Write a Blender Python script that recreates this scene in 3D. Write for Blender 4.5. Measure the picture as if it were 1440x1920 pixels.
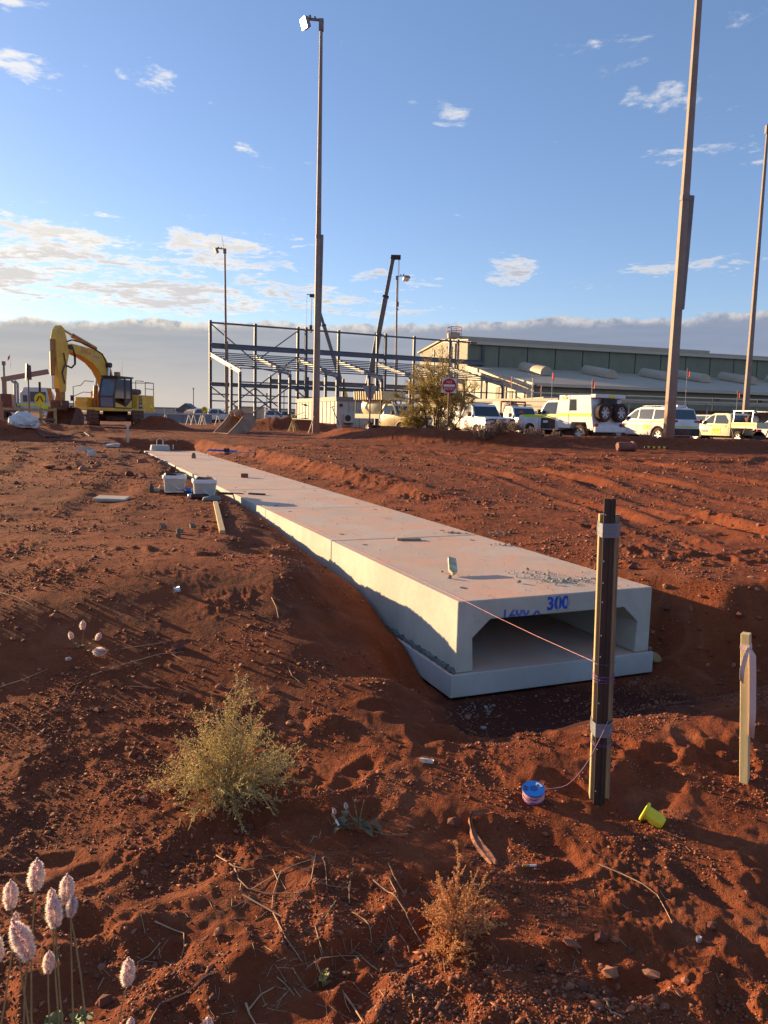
import bpy, bmesh, math, random
import numpy as np
from mathutils import Vector, Matrix

random.seed(7)
for o in list(bpy.data.objects):
    bpy.data.objects.remove(o, do_unlink=True)
SC = bpy.context.scene
COL = SC.collection
PI = math.pi
rad = math.radians

# ------------------------------------------------------------------ camera
EYE = 1.6
FPX = 1442.0
PITCH = math.atan(175 / FPX)
ROLL = math.atan(0.025)
cF = Vector((0, math.cos(PITCH), -math.sin(PITCH)))
cR0 = Vector((1, 0, 0))
cU0 = Vector((0, math.sin(PITCH), math.cos(PITCH)))
cR = math.cos(ROLL) * cR0 + math.sin(ROLL) * cU0
cU = -math.sin(ROLL) * cR0 + math.cos(ROLL) * cU0
cam = bpy.data.cameras.new('camera')
camo = bpy.data.objects.new('camera', cam)
COL.objects.link(camo)
camo.matrix_world = Matrix(((cR.x, cU.x, -cF.x, 0), (cR.y, cU.y, -cF.y, 0), (cR.z, cU.z, -cF.z, EYE), (0, 0, 0, 1)))
cam.sensor_fit = 'VERTICAL'
cam.sensor_height = 24.0
cam.lens = FPX / 1920 * 24.0
cam.clip_start = 0.05
cam.clip_end = 9000
SC.camera = camo

# ------------------------------------------------------------------ sun, sky, exposure
SUN_EL, SUN_AZ = 10.5, -59.0           # azimuth measured clockwise from +Y
SUN_DIR = Vector((math.sin(rad(SUN_AZ)) * math.cos(rad(SUN_EL)), math.cos(rad(SUN_AZ)) * math.cos(rad(SUN_EL)), math.sin(rad(SUN_EL))))
sl = bpy.data.lights.new('sun', 'SUN')
sl.energy = 5.0
sl.angle = rad(0.55)
sl.color = (1.0, 0.70, 0.36)
so = bpy.data.objects.new('sun', sl)
COL.objects.link(so)
so.rotation_euler = SUN_DIR.to_track_quat('Z', 'Y').to_euler()
so.location = (-20, 12, 8)

W = bpy.data.worlds.new('World')
SC.world = W
W.use_nodes = True
SC.view_settings.view_transform = 'Standard'
SC.view_settings.look = 'None'
SC.view_settings.gamma = 1.0
SC.view_settings.use_curve_mapping = False
SC.view_settings.exposure = 1.27
SC.cycles.max_bounces = 6
SC.cycles.transparent_max_bounces = 12
SC.cycles.use_denoising = True


class NT:
    """small helper to write node trees"""
    def __init__(self, tree):
        self.t = tree
        self.n = tree.nodes
        self.l = tree.links

    def node(self, typ, **kw):
        nd = self.n.new(typ)
        for k, v in kw.items():
            setattr(nd, k, v)
        return nd

    def put(self, sock, v):
        if v is None:
            return
        if hasattr(v, 'is_output'):
            self.l.new(v, sock)
        elif hasattr(v, '__len__') and len(v) == 3 and sock.type == 'RGBA':
            sock.default_value = (*v, 1)
        else:
            sock.default_value = v

    def math(self, op, a, b=None, c=None, clamp=False):
        nd = self.node('ShaderNodeMath', operation=op, use_clamp=clamp)
        for i, v in enumerate((a, b, c)):
            self.put(nd.inputs[i], v)
        return nd.outputs[0]

    def vmath(self, op, a, b=None, out=0):
        nd = self.node('ShaderNodeVectorMath', operation=op)
        self.put(nd.inputs[0], a)
        if b is not None:
            self.put(nd.inputs[1], b)
        return nd.outputs[out]

    def noise(self, vec, scale, detail=3, rough=0.5, dist=0.0):
        nd = self.node('ShaderNodeTexNoise')
        self.put(nd.inputs['Vector'], vec)
        nd.inputs['Scale'].default_value = scale
        nd.inputs['Detail'].default_value = detail
        nd.inputs['Roughness'].default_value = rough
        nd.inputs['Distortion'].default_value = dist
        return nd.outputs[0]

    def ramp(self, v, lo, hi, a=0.0, b=1.0, smooth=True):
        nd = self.node('ShaderNodeMapRange', interpolation_type='SMOOTHSTEP' if smooth else 'LINEAR')
        self.put(nd.inputs[0], v)
        for i, q in enumerate((lo, hi, a, b)):
            self.put(nd.inputs[i + 1], q)
        return nd.outputs[0]

    def mix(self, f, a, b, mode='MIX'):
        nd = self.node('ShaderNodeMix', data_type='RGBA', blend_type=mode)
        self.put(nd.inputs[0], f)
        self.put(nd.inputs[6], a)
        self.put(nd.inputs[7], b)
        return nd.outputs[2]


def build_world():
    t = NT(W.node_tree)
    t.n.clear()
    out = t.node('ShaderNodeOutputWorld')
    bg = t.node('ShaderNodeBackground')
    t.l.new(bg.outputs[0], out.inputs[0])
    sky = t.node('ShaderNodeTexSky', sky_type='NISHITA')
    sky.sun_disc = False
    sky.sun_elevation = rad(SUN_EL)
    sky.sun_rotation = rad(SUN_AZ)
    sky.altitude = 500
    sky.air_density = 1.0
    sky.dust_density = 0.6
    sky.ozone_density = 2.2
    tc = t.node('ShaderNodeTexCoord')
    d = tc.outputs['Generated']
    sp = t.node('ShaderNodeSeparateXYZ')
    t.l.new(d, sp.inputs[0])
    x, y, z = sp.outputs
    hor = t.math('SQRT', t.math('ADD', t.math('MULTIPLY', x, x), t.math('MULTIPLY', y, y)))
    el = t.math('ARCTAN2', z, hor)                       # elevation, radians
    az = t.math('ARCTAN2', x, y)                         # azimuth from +Y, clockwise
    zz = t.math('MAXIMUM', t.math('ADD', z, 0.035), 0.02)
    cu = t.math('DIVIDE', x, zz)
    cv = t.math('DIVIDE', y, zz)
    cb = t.node('ShaderNodeCombineXYZ')
    t.put(cb.inputs[0], cu)
    t.put(cb.inputs[1], cv)
    pl = cb.outputs[0]
    ca = t.node('ShaderNodeCombineXYZ')
    t.put(ca.inputs[0], az)
    t.put(ca.inputs[1], el)
    ae = ca.outputs[0]
    # sun side warmth, 1 towards the sun
    sd = t.vmath('DOT_PRODUCT', d, tuple(SUN_DIR), out=1)
    sunw = t.ramp(sd, 0.2, 1.0)
    # the blue gets paler and greener low down on the sun's side exactly as the sky texture gives; clouds go over it
    base = sky.outputs[0]
    hs = t.node('ShaderNodeHueSaturation')
    hs.inputs['Saturation'].default_value = 1.0
    hs.inputs['Value'].default_value = 1.0
    t.l.new(base, hs.inputs['Color'])
    base = t.mix(1.0, hs.outputs[0], (1.12, 1.06, 1.22), 'MULTIPLY')
    base = t.mix(1.0, base, (.22, .40, .66), 'ADD')
    n1 = t.noise(pl, 3.4, 7, 0.62, 0.5)
    n2 = t.noise(pl, 12, 6, 0.65, 0.3)
    n3 = t.noise(pl, 0.36, 3, 0.5)
    # where clouds are gathered: (azimuth deg, elevation deg, half width, half height, weight)
    blobs = [(-22.5, 10.5, 12, 2.8, .40), (-12, 11.3, 6.5, 2.2, .43), (-7, 8.6, 8, 2.0, .34), (-27, 8.8, 8, 2.6, .47), (-16, 8.2, 10, 2.0, .47), (-1, 7.9, 8, 1.0, .30),
             (-25.3, 24.0, 1.4, 1.1, .27), (-25, 20.7, 3.8, 1.9, .36), (-17, 21.3, 2.6, 1.5, .30), (-20, 20.7, 1.2, .9, .2), (-10.7, 17.9, 1.6, .55, .24),
             (14.0, 23.6, 4.2, 2.1, .31), (18.3, 21.0, 3.3, 1.6, .33), (4.2, 20.2, 2.2, 1.0, .24), (23.5, 24.0, 3.0, 1.2, .20),
             (21.3, 17.4, 6.5, 1.3, .26), (8.6, 10.5, 2.9, 1.4, .40), (-1.5, 10.2, 2.3, .8, .26), (2.2, 9.6, 3, .8, .26),
             (21.0, 10.6, 8, .9, .26), (-29, 17.4, 2, .8, .25), (12, 27.5, 2.4, .9, .16), (13.5, 9.6, 2.6, .5, .25)]
    m = None
    for a0, e0, wa, we, k in blobs:
        dv = t.vmath('MULTIPLY', t.vmath('SUBTRACT', ae, (rad(a0), rad(e0), 0)), (1 / rad(wa), 1 / rad(we), 0))
        ln = t.vmath('LENGTH', dv, out=1)
        g = t.ramp(ln, 0.1, 1.35, k, 0.0)
        m = g if m is None else t.math('MAXIMUM', m, g)
    # beyond the view the same broken cloud goes on
    side = t.ramp(t.math('ABSOLUTE', az), rad(33), rad(50))
    gen = t.math('MULTIPLY', t.math('MULTIPLY', t.ramp(n3, 0.45, 0.62), side), 0.28)
    m = t.math('MAXIMUM', m, gen)
    dens = t.math('ADD', t.math('ADD', t.math('MULTIPLY', n1, 1.25), t.math('MULTIPLY', n2, .75)), t.math('SUBTRACT', t.math('MULTIPLY', m, 1.05), .5))
    cov = t.ramp(dens, 0.73, 0.97)
    # undersides: thicker places turn grey
    thick = t.ramp(t.math('ADD', dens, t.math('MULTIPLY', t.math('SUBTRACT', t.noise(pl, 2.3, 4, .55), .5), .35)), 0.80, 1.05)
    low = t.ramp(el, rad(15), rad(9.5))
    white = t.mix(sunw, (4.9, 4.9, 5.1), (7.2, 6.7, 5.8))
    grey = t.mix(sunw, (2.5, 2.75, 3.4), (4.4, 4.1, 3.9))
    ccol = t.mix(t.math('MULTIPLY', thick, t.math('ADD', t.math('MULTIPLY', low, .75), .12)), white, grey)
    thin = t.ramp(el, rad(12), rad(22), 0.95, 0.75)
    skyc = t.mix(t.math('MULTIPLY', cov, thin), base, ccol)
    # grey bank along the horizon, its upper edge lit
    wob = t.noise(t.vmath('MULTIPLY', ae, (1, 2.2, 1)), 20, 7, 0.66, .6)
    edge = t.math('ADD', t.ramp(az, rad(-32), rad(30), rad(5.75), rad(7.9), smooth=False), t.math('ADD', t.math('MULTIPLY', t.math('SUBTRACT', wob, .5), rad(1.25)), t.math('MULTIPLY', t.math('SUBTRACT', t.noise(ae, 5.5, 3, .5), .5), rad(1.6))))
    dl = t.math('SUBTRACT', edge, el)
    bank = t.ramp(dl, rad(-0.10), t.ramp(t.noise(ae, 9, 2, .5), .35, .65, rad(.06), rad(.42)))
    rim = t.math('MULTIPLY', t.ramp(dl, rad(0.75), rad(0.04)), t.ramp(t.noise(ae, 60, 4, .6), .30, .62))
    stv = t.vmath('MULTIPLY', ae, (9, 90, 1))
    streak = t.ramp(t.noise(stv, 1.0, 5, .55), .32, .74)
    bc = t.mix(sunw, (1.65, 2.0, 2.75), (2.9, 2.95, 3.0))
    bc = t.mix(t.math('MULTIPLY', streak, .34), bc, t.mix(sunw, (2.3, 2.5, 3.2), (4.2, 3.9, 3.5)))
    lowwarm = t.ramp(el, rad(5.2), rad(0.2))
    bc = t.mix(t.math('MULTIPLY', lowwarm, .80), bc, t.mix(sunw, (3.0, 2.85, 3.0), (4.9, 4.2, 3.4)))
    bc = t.mix(rim, bc, t.mix(sunw, (4.2, 4.0, 4.0), (6.4, 5.7, 4.6)))
    skyc = t.mix(bank, skyc, bc)
    t.l.new(skyc, bg.inputs[0])
    bg.inputs[1].default_value = 0.068


build_world()


# ------------------------------------------------------------------ naming helpers
def fin(name, data):
    o = bpy.data.objects.new(name, data)
    COL.objects.link(o)
    return o


def tag(o, label=None, cat=None, group=None, kind=None):
    if label:
        o['label'] = label
    if cat:
        o['category'] = cat
    if group:
        o['group'] = group
    if kind:
        o['kind'] = kind
    return o


def thing(name, label, cat, loc=(0, 0, 0), rotz=0.0, group=None):
    o = fin(name, None)
    o.empty_display_size = 0.2
    o.location = loc
    o.rotation_euler = (0, 0, rotz)
    return tag(o, label, cat, group)


def kids(o):
    return list(o.children)


def copy_tree(o, parent=None):
    c = o.copy()
    COL.objects.link(c)
    if parent is not None:
        c.parent = parent
    for ch in kids(o):
        copy_tree(ch, c)
    return c


def dup(root, loc, rotz, label=None, scale=1.0):
    src = kids(root)
    c = root.copy()
    COL.objects.link(c)
    for ch in src:
        copy_tree(ch, c)
    c.location = loc
    c.rotation_euler = (0, 0, rotz)
    c.scale = (scale,) * 3
    if label:
        c['label'] = label
    return c


# ------------------------------------------------------------------ materials
MATS = {}


def mat(name, col, rough=0.6, var=0.12, vscale=4.0, bump=0.0, bscale=40.0, metal=0.0, dust=0.0, spec=0.4, island=0.0, sub=0.0,
        stretch=None, streak=0.0, emit=None, dustz=None, alpha=None, trans=0.0):
    if name in MATS:
        return MATS[name]
    m = bpy.data.materials.new(name)
    m.use_nodes = True
    t = NT(m.node_tree)
    b = t.n['Principled BSDF']
    tc = t.node('ShaderNodeTexCoord')
    vec = tc.outputs['Object']
    if stretch:
        vec = t.vmath('MULTIPLY', vec, stretch)
    n = t.noise(vec, vscale, 5, 0.6)
    f = t.ramp(n, 0.3, 0.7, 1 - var, 1 + var, smooth=False)
    c = t.vmath('SCALE', (col[0], col[1], col[2]))
    t.put(c.node.inputs['Scale'], f)
    if island:
        g = t.node('ShaderNodeNewGeometry')
        k = t.ramp(g.outputs['Random Per Island'], 0, 1, 1 - island, 1 + island, smooth=False)
        c2 = t.vmath('SCALE', c)
        t.put(c2.node.inputs['Scale'], k)
        c = c2
    if streak:
        sv = t.vmath('MULTIPLY', tc.outputs['Object'], (7, 7, .6))
        c = t.mix(t.math('MULTIPLY', t.ramp(t.noise(sv, 1.0, 4, .6), .45, .75), streak), c, (col[0] * .45, col[1] * .42, col[2] * .40))
    if dust:
        dn = t.ramp(t.noise(tc.outputs['Object'], 2.3, 5, .65), .35, .72)
        fac = t.math('MULTIPLY', dn, dust)
        if dustz:
            sp = t.node('ShaderNodeSeparateXYZ')
            t.l.new(tc.outputs['Object'], sp.inputs[0])
            fac = t.math('ADD', fac, t.ramp(t.math('ADD', sp.outputs[2], t.math('MULTIPLY', dn, dustz * .5)), 0, dustz, .85, 0.0), clamp=True)
        c = t.mix(fac, c, (0.30, 0.105, 0.05))
    t.put(b.inputs['Base Color'], c)
    b.inputs['Roughness'].default_value = rough
    b.inputs['Metallic'].default_value = metal
    b.inputs['Specular IOR Level'].default_value = spec
    if trans:
        b.inputs['Transmission Weight'].default_value = trans
    if sub:
        b.inputs['Subsurface Weight'].default_value = sub
        b.inputs['Subsurface Radius'].default_value = (0.01, 0.006, 0.004)
    if alpha is not None:
        b.inputs['Alpha'].default_value = alpha
    if bump:
        bn = t.node('ShaderNodeBump')
        bn.inputs['Strength'].default_value = 1.0
        bn.inputs['Distance'].default_value = bump
        t.put(bn.inputs['Height'], t.noise(vec, bscale, 6, 0.65))
        t.l.new(bn.outputs[0], b.inputs['Normal'])
    if emit:
        b.inputs['Emission Color'].default_value = (*emit[0], 1)
        b.inputs['Emission Strength'].default_value = emit[1]
    MATS[name] = m
    return m


# ------------------------------------------------------------------ mesh builder
def rotm(rx=0, ry=0, rz=0):
    return Matrix.Rotation(rz, 3, 'Z') @ Matrix.Rotation(ry, 3, 'Y') @ Matrix.Rotation(rx, 3, 'X')


class MB:
    def __init__(self):
        self.v = []
        self.f = []

    def add(self, vs, fs):
        k = len(self.v)
        self.v += [tuple(p) for p in vs]
        self.f += [tuple(i + k for i in f) for f in fs]
        return self

    def box(self, c, s, rot=None, taper=None):
        hx, hy, hz = s[0] / 2, s[1] / 2, s[2] / 2
        tx, ty = taper or (1, 1)
        P = [(-hx, -hy, -hz), (hx, -hy, -hz), (hx, hy, -hz), (-hx, hy, -hz), (-hx * tx, -hy * ty, hz), (hx * tx, -hy * ty, hz), (hx * tx, hy * ty, hz), (-hx * tx, hy * ty, hz)]
        c = Vector(c)
        P = [(rot @ Vector(p) if rot else Vector(p)) + c for p in P]
        return self.add(P, [(0, 3, 2, 1), (4, 5, 6, 7), (0, 1, 5, 4), (1, 2, 6, 5), (2, 3, 7, 6), (3, 0, 4, 7)])

    def beam(self, a, b, w, h, up=(0, 0, 1)):
        a, b = Vector(a), Vector(b)
        d = (b - a).normalized()
        up = Vector(up)
        if abs(d.dot(up)) > .98:
            up = Vector((1, 0, 0))
        s = d.cross(up).normalized()
        u = s.cross(d)
        P = []
        for q in (a, b):
            for i, j in ((-1, -1), (1, -1), (1, 1), (-1, 1)):
                P.append(q + s * (i * w / 2) + u * (j * h / 2))
        return self.add(P, [(3, 2, 1, 0), (4, 5, 6, 7), (0, 1, 5, 4), (1, 2, 6, 5), (2, 3, 7, 6), (3, 0, 4, 7)])

    def ibeam(self, a, b, w, h, tf=0.03, tw=0.02, up=(0, 0, 1)):
        a, b = Vector(a), Vector(b)
        d = (b - a).normalized()
        up = Vector(up)
        s = d.cross(up).normalized()
        u = s.cross(d)
        for k in (-1, 1):
            o = u * (k * (h - tf) / 2)
            self.beam(a + o, b + o, w, tf, up)
        self.beam(a, b, tw, h - 2 * tf, up)
        return self

    def tube(self, pts, r, n=6, caps=True):
        pts = [Vector(p) for p in pts]
        rs = r if hasattr(r, '__len__') else [r] * len(pts)
        k = len(self.v)
        prev = None
        for i, p in enumerate(pts):
            d = (pts[min(i + 1, len(pts) - 1)] - pts[max(i - 1, 0)])
            d = d.normalized() if d.length > 1e-9 else Vector((0, 0, 1))
            if prev is None:
                a = Vector((0, 0, 1)) if abs(d.z) < .9 else Vector((1, 0, 0))
                u = d.cross(a).normalized()
            else:
                u = (prev - d * prev.dot(d))
                u = u.normalized() if u.length > 1e-6 else d.orthogonal().normalized()
            prev = u
            w = d.cross(u)
            for j in range(n):
                an = 2 * PI * j / n
                self.v.append(tuple(p + (u * math.cos(an) + w * math.sin(an)) * rs[i]))
        for i in range(len(pts) - 1):
            for j in range(n):
                a = k + i * n + j
                b = k + i * n + (j + 1) % n
                self.f.append((a, b, b + n, a + n))
        if caps:
            self.f.append(tuple(k + j for j in range(n))[::-1])
            e = k + (len(pts) - 1) * n
            self.f.append(tuple(e + j for j in range(n)))
        return self

    def lathe(self, prof, n=16, mtx=None, c=(0, 0, 0)):
        """profile of (radius, height) about local z, then rotated by mtx and moved to c"""
        k = len(self.v)
        c = Vector(c)
        for r, h in prof:
            for j in range(n):
                a = 2 * PI * j / n
                p = Vector((r * math.cos(a), r * math.sin(a), h))
                self.v.append(tuple((mtx @ p if mtx else p) + c))
        for i in range(len(prof) - 1):
            for j in range(n):
                a = k + i * n + j
                b = k + i * n + (j + 1) % n
                self.f.append((a, b, b + n, a + n))
        if prof[0][0] > 1e-6:
            self.f.append(tuple(k + j for j in range(n))[::-1])
        if prof[-1][0] > 1e-6:
            e = k + (len(prof) - 1) * n
            self.f.append(tuple(e + j for j in range(n)))
        return self

    def prism(self, poly, y0, y1, inset=None):
        """polygon in x,z extruded along y from y0 to y1"""
        n = len(poly)
        P = [(x, y0, z) for x, z in poly] + [(x, y1, z) for x, z in poly]
        F = [tuple(range(n)), tuple(range(2 * n - 1, n - 1, -1))]
        for i in range(n):
            j = (i + 1) % n
            F.append((i, i + n, j + n, j))
        return self.add(P, F)

    def quad(self, a, b, c, d):
        return self.add([a, b, c, d], [(0, 1, 2, 3)])

    def build(self, name, m, parent=None, smooth=False, bevel=0.0, seg=2, fix=True, angle=35, loc=None):
        me = bpy.data.meshes.new(name)
        me.from_pydata([tuple(p) for p in self.v], [], self.f)
        if fix or bevel:
            bm = bmesh.new()
            bm.from_mesh(me)
            if bevel:
                bmesh.ops.remove_doubles(bm, verts=bm.verts, dist=1e-5)
            if fix:
                bmesh.ops.recalc_face_normals(bm, faces=bm.faces)
            if bevel:
                es = [e for e in bm.edges if len(e.link_faces) == 2 and e.calc_face_angle(0) > rad(30)]
                bmesh.ops.bevel(bm, geom=es, offset=bevel, segments=seg, affect='EDGES', clamp_overlap=True, profile=0.5)
            bm.to_mesh(me)
            bm.free()
        if smooth:
            me.shade_smooth()
            me.set_sharp_from_angle(angle=rad(angle))
        me.materials.append(m)
        o = fin(name, me)
        if parent is not None:
            o.parent = parent
        if loc is not None:
            o.location = loc
        return o


def text_mesh(s, size, m, parent, mtx, name='lettering', ext=0.002, align='CENTER', bold=0.0, cut=None):
    """flat print: letters turned into a thin mesh laid in the local xy plane of mtx"""
    cu = bpy.data.curves.new(name, 'FONT')
    cu.body = s
    cu.size = size
    cu.align_x = align
    cu.align_y = 'CENTER'
    cu.extrude = ext
    cu.resolution_u = 4
    cu.offset = bold
    tmp = fin('lettering_source', cu)
    bpy.context.view_layer.update()
    me = bpy.data.meshes.new_from_object(tmp.evaluated_get(bpy.context.evaluated_depsgraph_get()))
    bpy.data.objects.remove(tmp)
    bpy.data.curves.remove(cu)
    me.name = name
    if cut is not None:
        bm = bmesh.new()
        bm.from_mesh(me)
        bmesh.ops.bisect_plane(bm, geom=bm.verts[:] + bm.edges[:] + bm.faces[:], plane_co=(0, cut, 0), plane_no=(.10, 1, 0), clear_outer=True)
        bm.to_mesh(me)
        bm.free()
    me.materials.clear()
    me.materials.append(m)
    o = fin(name, me)
    o['kind'] = 'stuff'
    o.parent = parent
    o.matrix_local = mtx
    return o


# ------------------------------------------------------------------ looking things up: pixel rays of the photograph
def ray(px, py):
    d = cF + cR * ((px - 720) / FPX) - cU * ((py - 960) / FPX)
    return d / d.y


def at(px, py, Y):
    return Vector((0, 0, EYE)) + ray(px, py) * Y


def at_z(px, py, z):
    d = ray(px, py)
    return Vector((0, 0, EYE)) + d * ((z - EYE) / d.z)
# ------------------------------------------------------------------ terrain
_rs = np.random.RandomState(11)
_perm = np.concatenate([_rs.permutation(256)] * 3)
_ga = _rs.rand(256) * 2 * np.pi
_gx, _gy = np.cos(_ga), np.sin(_ga)


def pn(x, y):
    xi = np.floor(x).astype(np.int64)
    yi = np.floor(y).astype(np.int64)
    fx, fy = x - xi, y - yi
    u = fx * fx * fx * (fx * (fx * 6 - 15) + 10)
    v = fy * fy * fy * (fy * (fy * 6 - 15) + 10)
    xi &= 255
    yi &= 255

    def g(i, j, dx, dy):
        h = _perm[_perm[xi + i] + yi + j]
        return _gx[h] * dx + _gy[h] * dy
    a = g(0, 0, fx, fy)
    b = g(1, 0, fx - 1, fy)
    c = g(0, 1, fx, fy - 1)
    d = g(1, 1, fx - 1, fy - 1)
    return 1.5 * (a + u * (b - a) + v * ((c + u * (d - c)) - (a + u * (b - a))))


def fbm(x, y, wl, octv, seed=0.0, gain=0.5):
    s, a, tot = 0, 1.0, 0
    for i in range(octv):
        k = 2.0 ** i / wl
        s = s + a * pn(x * k + seed * 17.3 + i * 31.7, y * k - seed * 9.1 + i * 11.3)
        tot += a
        a *= gain
    return s / tot


def ss(a, b, x):
    k = np.clip((x - a) / (b - a), 0, 1)
    return k * k * (3 - 2 * k)


def lerp(a, b, k):
    return a + (b - a) * k


CU_O = np.array([0.4706, 4.6082])
CU_A = np.array([-0.38794, 0.92168])
CU_R = np.array([0.92168, 0.38794])
UNIT, NUNIT, CU_W = 2.42, 8, 1.51
CU_TOP, CU_BOT, SLAB_BOT = 0.50, 0.047, -0.107

_rf = random.Random(5)
FOOT = []
for _ in range(58):
    FOOT.append((_rf.uniform(-.1, 2.6), _rf.uniform(1.6, 4.0), _rf.uniform(0, PI), _rf.uniform(.010, .023), 1.0))
for _ in range(16):
    FOOT.append((_rf.uniform(-1.8, .3), _rf.uniform(1.6, 3.6), _rf.uniform(0, PI), _rf.uniform(.008, .02), 1.0))
for _ in range(60):
    FOOT.append((_rf.uniform(2.2, 6.5), _rf.uniform(3.0, 10), _rf.uniform(0, PI), _rf.uniform(.012, .03), 1.1))
# shallow worn hollows in front of the camera
for hx, hy, hl, hd in ((-.62, 2.65, .35, .045), (-1.25, 2.9, .5, .04), (.1, 2.2, .35, .04), (.55, 2.75, .4, .035), (1.15, 3.15, .35, .035), (1.5, 2.5, .35, .035), (-.35, 3.5, .45, .04), (-.15, 2.0, .4, .05), (.75, 2.1, .3, .04), (-.75, 2.0, .35, .05)):
    FOOT.append((hx, hy, _rf.uniform(0, PI), hd * .55, hl / .15))

# wheel ruts: polyline, half width, depth
RUTS = [([(4.3, 5.0), (3.9, 9), (3.7, 14), (2.6, 20), (-1, 27)], .20, .075), ([(5.9, 5.5), (5.5, 9), (5.2, 14), (4.2, 20), (1.2, 27)], .20, .065),
        ([(2.9, 7.0), (2.9, 10), (2.2, 15), (0.6, 20), (-3, 27)], .16, .05), ([(7.6, 6.5), (7.2, 10), (7.0, 15), (6.6, 20), (5, 27)], .22, .065),
        ([(-2, 22.5), (4, 20.5), (10, 20.8), (18, 22)], .3, .08), ([(-2, 25.5), (5, 23.5), (11, 23.5), (19, 25)], .3, .08),
        ([(3, 17.4), (8, 17.0), (16, 18)], .25, .06), ([(8.6, 9), (8.8, 14), (9.6, 20), (13, 26)], .2, .06), ([(10.5, 10), (10.6, 14), (11.6, 20), (15, 26)], .2, .055),
        ([(-6, 6.6), (-3.2, 8.0), (-4.5, 14), (-6.5, 20)], .22, .02), ([(-9, 7.5), (-5.4, 9.0), (-6.5, 14), (-9, 20)], .22, .022),
        ([(0, 28), (7, 26.6), (13, 27), (20, 28)], .3, .06)]

MOUNDS = [(-13.2, 24.5, 2.6, 1.6, .60), (-16.5, 26, 3.5, 2.0, .55), (-6.0, 52, 2.6, 1.5, .75), (-4.0, 55, 2.2, 1.4, .55), (-8.8, 52.5, 3.2, 1.5, .45),
          (-13.8, 47.0, 1.3, 1.2, .85), (-19.5, 40.5, 2.6, 1.6, .40), (-25, 41, 4, 1.6, .35), (-11.3, 21.2, 2.4, .8, .12), (-14.6, 36, 2.8, 1.3, .30),
          (-2.0, 37, 1.5, .9, .12), (.2, 33.2, 1.7, .95, .10), (2.3, 31.6, 1.8, .9, .12), (4.6, 31.2, 1.5, .8, .10)]
BERM = [(-3.5, 40), (-1.6, 35.4), (0.8, 32.6), (4.0, 31.0), (8.0, 30.6), (12, 31.2), (17, 32.4), (24, 34.5)]


def segdist(x, y, pts):
    best = np.full(x.shape, 1e9)
    for (x0, y0), (x1, y1) in zip(pts[:-1], pts[1:]):
        dx, dy = x1 - x0, y1 - y0
        L2 = dx * dx + dy * dy
        k = np.clip(((x - x0) * dx + (y - y0) * dy) / L2, 0, 1)
        d = np.hypot(x - x0 - k * dx, y - y0 - k * dy)
        best = np.minimum(best, d)
    return best


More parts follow.
